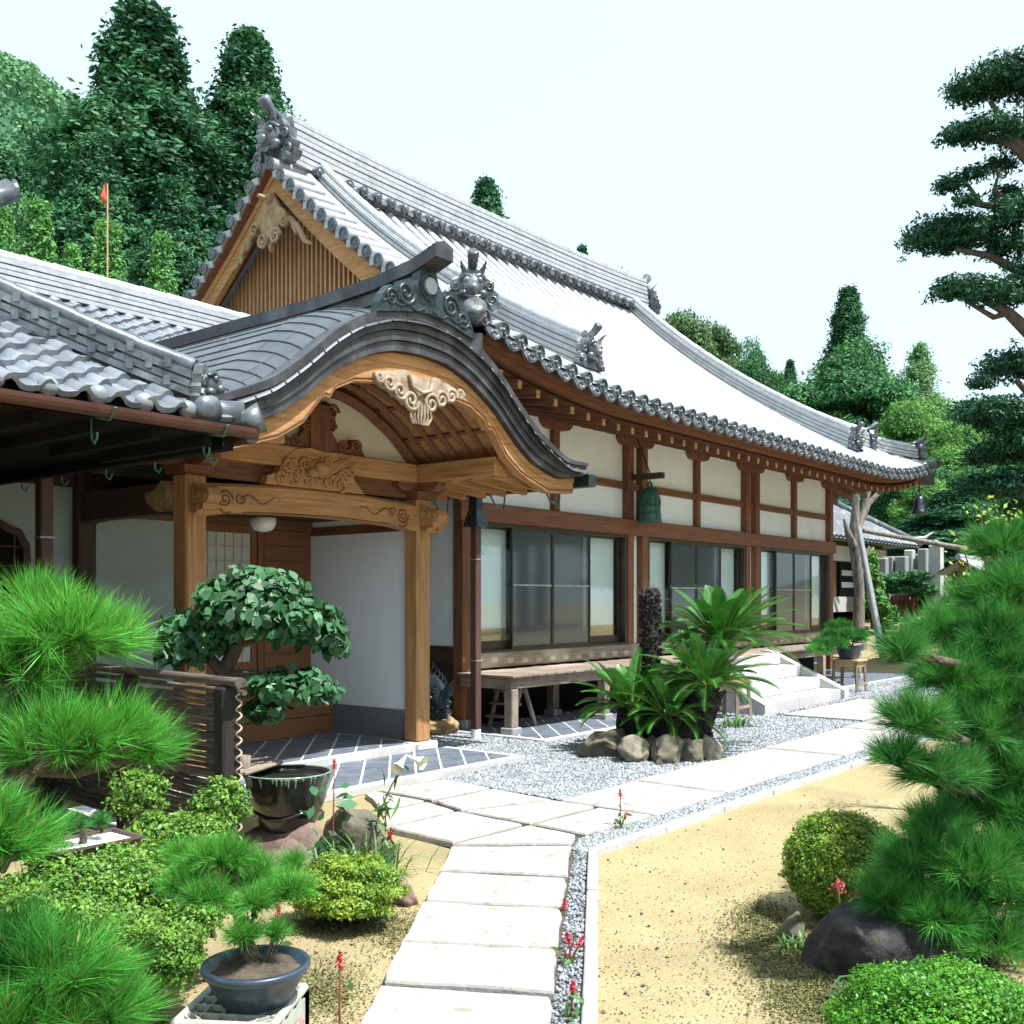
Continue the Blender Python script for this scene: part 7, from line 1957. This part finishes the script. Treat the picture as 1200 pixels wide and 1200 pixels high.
def tree(kind, px, D, top, hw, label, group='trees on the hillside', cat='tree'):
    tpl, h0, r0 = TPL[kind]; root = tpl if kind not in used else copy_tree(tpl); used.add(kind)
    q = atD(px, 703, D); g = hgt(q.x, q.y); zt_ = EYE + (HY - top) / F * D; h = zt_ - g
    s = hw * D / F / (r0 * .92) * (1.9 if kind in ('cedar', 'cedar2') else 1.6 if kind in ('cone',) else 1.6 if kind == 'cypress' else 1.12); root.location = (q.x, q.y, g); root.rotation_euler = (0, 0, rgb.uniform(0, 6.28)); root.scale = (s, s, h / h0)
    tag(root, label, cat, group)
tree('cedar', 168, 45, 12, 108, 'tallest dark cedar left of the temple gable')
tree('cedar2', 290, 49, 43, 76, 'second tall dark cedar directly behind the gable ornament')
tree('cedar', 62, 52, 150, 62, 'dark cedar between the wooded hill and the tallest cedar')
tree('cedar2', 232, 53, 150, 62, 'shaded cedar in the gap between the two tall cedars')
tree('cedar2', 112, 40, 165, 60, 'lower dark cedar behind the red flag')
tree('cedar', 12, 47, 185, 60, 'dark cedar at the left edge under the hill')
tree('cedar2', 205, 38, 215, 55, 'short dark cedar beside the left slope of the gable')
tree('green', 20, 38, 225, 60, 'bushy green tree at the left edge above the long roof')
tree('cypress', 45, 26, 238, 62, 'light green young cypress at the far left above the long roof', 'young cypresses behind the roof')
tree('cypress', 126, 24, 262, 66, 'light green young cypress beside the flag pole', 'young cypresses behind the roof')
tree('cypress', 190, 24.5, 278, 56, 'light green young cypress nearest the gable', 'young cypresses behind the roof')
tree('cypress', 85, 25, 290, 46, 'lowest young cypress left of the flag pole', 'young cypresses behind the roof')
tree('cypress', 3, 25, 245, 50, 'young cypress cut by the left picture edge', 'young cypresses behind the roof')
tree('cone', 570, 62, 214, 56, 'pointed treetop rising above the middle of the temple ridge')
tree('cone', 682, 70, 291, 26, 'tiny pointed treetop above the temple ridge')
tree('olive', 735, 72, 306, 26, 'small olive treetop by the right end ornament of the ridge')
tree('olive', 795, 66, 352, 42, 'olive-green tree just right of the ridge end')
tree('olive', 838, 68, 366, 34, 'loose olive-green tree above the descending ridge')
tree('green', 880, 64, 396, 34, 'flat-topped dark green tree above the descending ridge')
tree('cone', 926, 60, 424, 20, 'thin dark conifer left of the big rounded tree')
tree('cone', 994, 58, 340, 46, 'tall pointed conifer rising behind the big rounded tree')
tree('green', 1002, 50, 398, 78, 'big rounded dark tree behind the right end of the temple')
tree('bamboo', 1078, 52, 405, 38, 'pale feathery bamboo right of the big rounded tree', cat='bamboo')
tree('bright', 1090, 46, 466, 50, 'yellow-green tree right of the eave corner')
tree('bright', 1145, 47, 470, 55, 'light green tree behind the cloud-pruned pads')
tree('green', 1065, 40, 520, 46, 'mid green tree behind the wind bell')
tree('bright', 1120, 41, 520, 50, 'light green tree above the stone post')
tree('green', 1180, 42, 500, 60, 'mid green tree at the right edge behind the pruned tree')
tree('cedar', 1115, 36, 575, 52, 'dark spreading conifer behind the tall stone post')
tree('green', 1165, 35, 570, 52, 'dark bushy tree right of the stone post')
tree('green', 1030, 44, 560, 40, 'shaded tree behind the far outbuilding')
tree('bright', 1060, 44, 470, 44, 'leafy light green tree between the big rounded tree and the bamboo')
tree('bright', 1110, 43, 495, 48, 'yellow-green tree filling the slope behind the eave tip')
tree('green', 1145, 39, 545, 50, 'green tree low on the slope right of the wind bell')
tree('bright', 1085, 38, 560, 40, 'small light green tree under the wind bell')
tree('olive', 905, 66, 425, 26, 'low olive tree between the ridge end and the thin conifer')
tree('bright', 1230, 38, 540, 60, 'light green tree cut by the right picture edge')
tree('cedar2', 1250, 50, 450, 70, 'dark cedar beyond the right picture edge')
tree('cedar', 940, 46, 520, 50, 'dark conifer hidden behind the temple eave')
# garden shrubs by the graves
for px, py, D, rx, rz, mt, lb_, sd_ in ((1062, 686, 29.5, 34, 17, 'wood_green', 'wide green shrub behind the picket fence', 301), (1022, 690, 28.8, 14, 40, 'wood_bright', 'tall yellow-green shrub against the bare trunk', 302), (1035, 720, 28, 16, 25, 'wood_bright', 'leafy shrub at the foot of the slanting pole', 303), (1100, 705, 29.5, 26, 14, 'wood_olive', 'flowering shrub in front of the little roofed stand', 304), (1085, 738, 27, 30, 12, 'wood_green', 'low shrub before the far stepping stones', 305), (1055, 760, 25.5, 22, 12, 'wood_green', 'round low bush beside the foot of the slanting pole', 306), (1175, 690, 27, 50, 30, 'wood_bright', 'bright bush behind the right pine', 307), (1130, 720, 28.5, 34, 20, 'wood_green', 'green bush under the little roofed stand', 308)):
    rng = np.random.default_rng(sd_); k = D / F; c = atD(px, py, D); g = hgt(c.x, c.y)
    r = thing('garden_shrub', lb_, 'shrub', (c.x, c.y, g), 'shrubs by the graves')
    Ps, Ns = [], []
    for j in range(9):
        cc_ = np.array(c) + rng.uniform(-.6, .6, 3) * np.array([rx, rx, rz]) * k; p, nn = shell_points(cc_, np.array([rx, rx, rz]) * k * rng.uniform(.35, .6), 300, rng, inner=.5, zmin=-.6, lump=.2); Ps.append(p); Ns.append(nn)
    p, nn = np.concatenate(Ps), np.concatenate(Ns); np_obj('foliage', leaf_cards(p, nn + np.array([0, 0, .4]), .16, .08, rng), 4, mt, r)
    b = MB(); b.tube([(c.x, c.y, g - .1), (c.x, c.y, c.z)], [.05, .02], 6); b.build('stem', 'bark', r)
# yellow sprays beside the right pine
rng = np.random.default_rng(311); q = atD(1150, 640, 8.0); r = thing('yellow_shrub', 'shrub with yellow-green leaf sprays behind the right pine', 'shrub', (q.x, q.y, 0)); Ps = []
for (px, py) in ((1130, 640), (1150, 625), (1168, 612), (1185, 600), (1140, 655), (1160, 650), (1175, 640), (1120, 668), (1138, 680), (1190, 625), (1150, 600), (1165, 590)):
    c = np.array(atD(px, py, 8.0 + rng.uniform(-.2, .2))); Ps.append(c + rng.normal(size=(11, 3)) * np.array([.08, .08, .05]))
p = np.concatenate(Ps); np_obj('foliage', leaf_cards(p, p * 0 + np.array([[-.2, -.4, .8]]), .045, .025, rng), 4, 'yellow_leaf', r)
b = MB()
for (px, py) in ((1130, 640), (1168, 612), (1185, 600), (1160, 650), (1138, 680), (1150, 600)): b.tube([(q.x, q.y, 0), atD(1165, 760, 8.0), atD(px, py + 6, 8.0)], [.03, .02, .005], 6)
b.build('stems', 'bark', r)
# far stepping stones
for i, (px, py, D, rx, lb_) in enumerate(((1095, 728, 29, 18, 'flat pale stepping stone beyond the right pine'), (1075, 737, 28, 14, 'second flat pale stone in front of the shrubs'), (1045, 727, 28.5, 9, 'small pale block by the picket fence'))):
    q = atD(px, py, D); g = hgt(q.x, q.y); k = D / F; rock('stepping_stone', lb_, (q.x, q.y, max(g, q.z - .1)), (rx * k, rx * k, .14), 'granite', 320 + i, cat='stone')
# wooded hill at the far left
hc = atD(-110, 703, 150)
def hz(x, y): 
    d2 = ((x - hc.x) ** 2 + (y - hc.y) ** 2)
    return 77 * math.exp(-(d2 ** 0.5 / 56) ** 3) + 3
m = MB(); N = 24; m.grid([[(hc.x + (i - N / 2) * 6, hc.y + (j - N / 2) * 6, hz(hc.x + (i - N / 2) * 6, hc.y + (j - N / 2) * 6) - 4) for j in range(N + 1)] for i in range(N + 1)])
tag(m.build('hill', 'cedar'), kind='structure')
rng = np.random.default_rng(330); n = 3400
x = hc.x + rng.uniform(-62, 62, n); y = hc.y + rng.uniform(-62, 30, n); ctr = np.stack([x, y, [hz(a, b_) for a, b_ in zip(x, y)]], 1)
d = rdir(rng, n * 48); d[:, 2] = np.abs(d[:, 2]); sz = rng.uniform(1.3, 2.8, n)
p = np.repeat(ctr, 48, 0) + d * np.repeat(sz, 48)[:, None] * np.array([1, 1, 1.1]) - np.array([0, 0, 1.8])
tag(np_obj('wooded_hillside', leaf_cards(p, d, .7, .45, rng), 4, 'hill_leaf'), kind='stuff')

# the garden's far side, mirrored in the hall's glass doors
for i, (x, y, kind, top) in enumerate(((16, -15, 'green', 7.5), (23, -19, 'bright', 8.5), (30, -16, 'green', 8), (37, -21, 'cedar', 13), (44, -17, 'green', 9), (52, -22, 'bright', 9), (61, -19, 'cedar2', 14), (9, -18, 'bright', 7), (70, -24, 'green', 11))):
    tpl, h0, r0 = TPL[kind]; o = copy_tree(tpl); o.location = (x, y, 0); o.rotation_euler = (0, 0, i * 1.3); s = top * 1.5 / h0; o.scale = (s * 1.2, s * 1.2, s)
    tag(o, ('leafy garden tree behind the viewer, mirrored in the glass doors', 'light green garden tree behind the viewer, mirrored in the glass doors', 'dark cedar behind the viewer, mirrored in the glass doors')[0 if kind == 'green' else 1 if kind == 'bright' else 2], 'tree', 'trees on the far side of the garden')
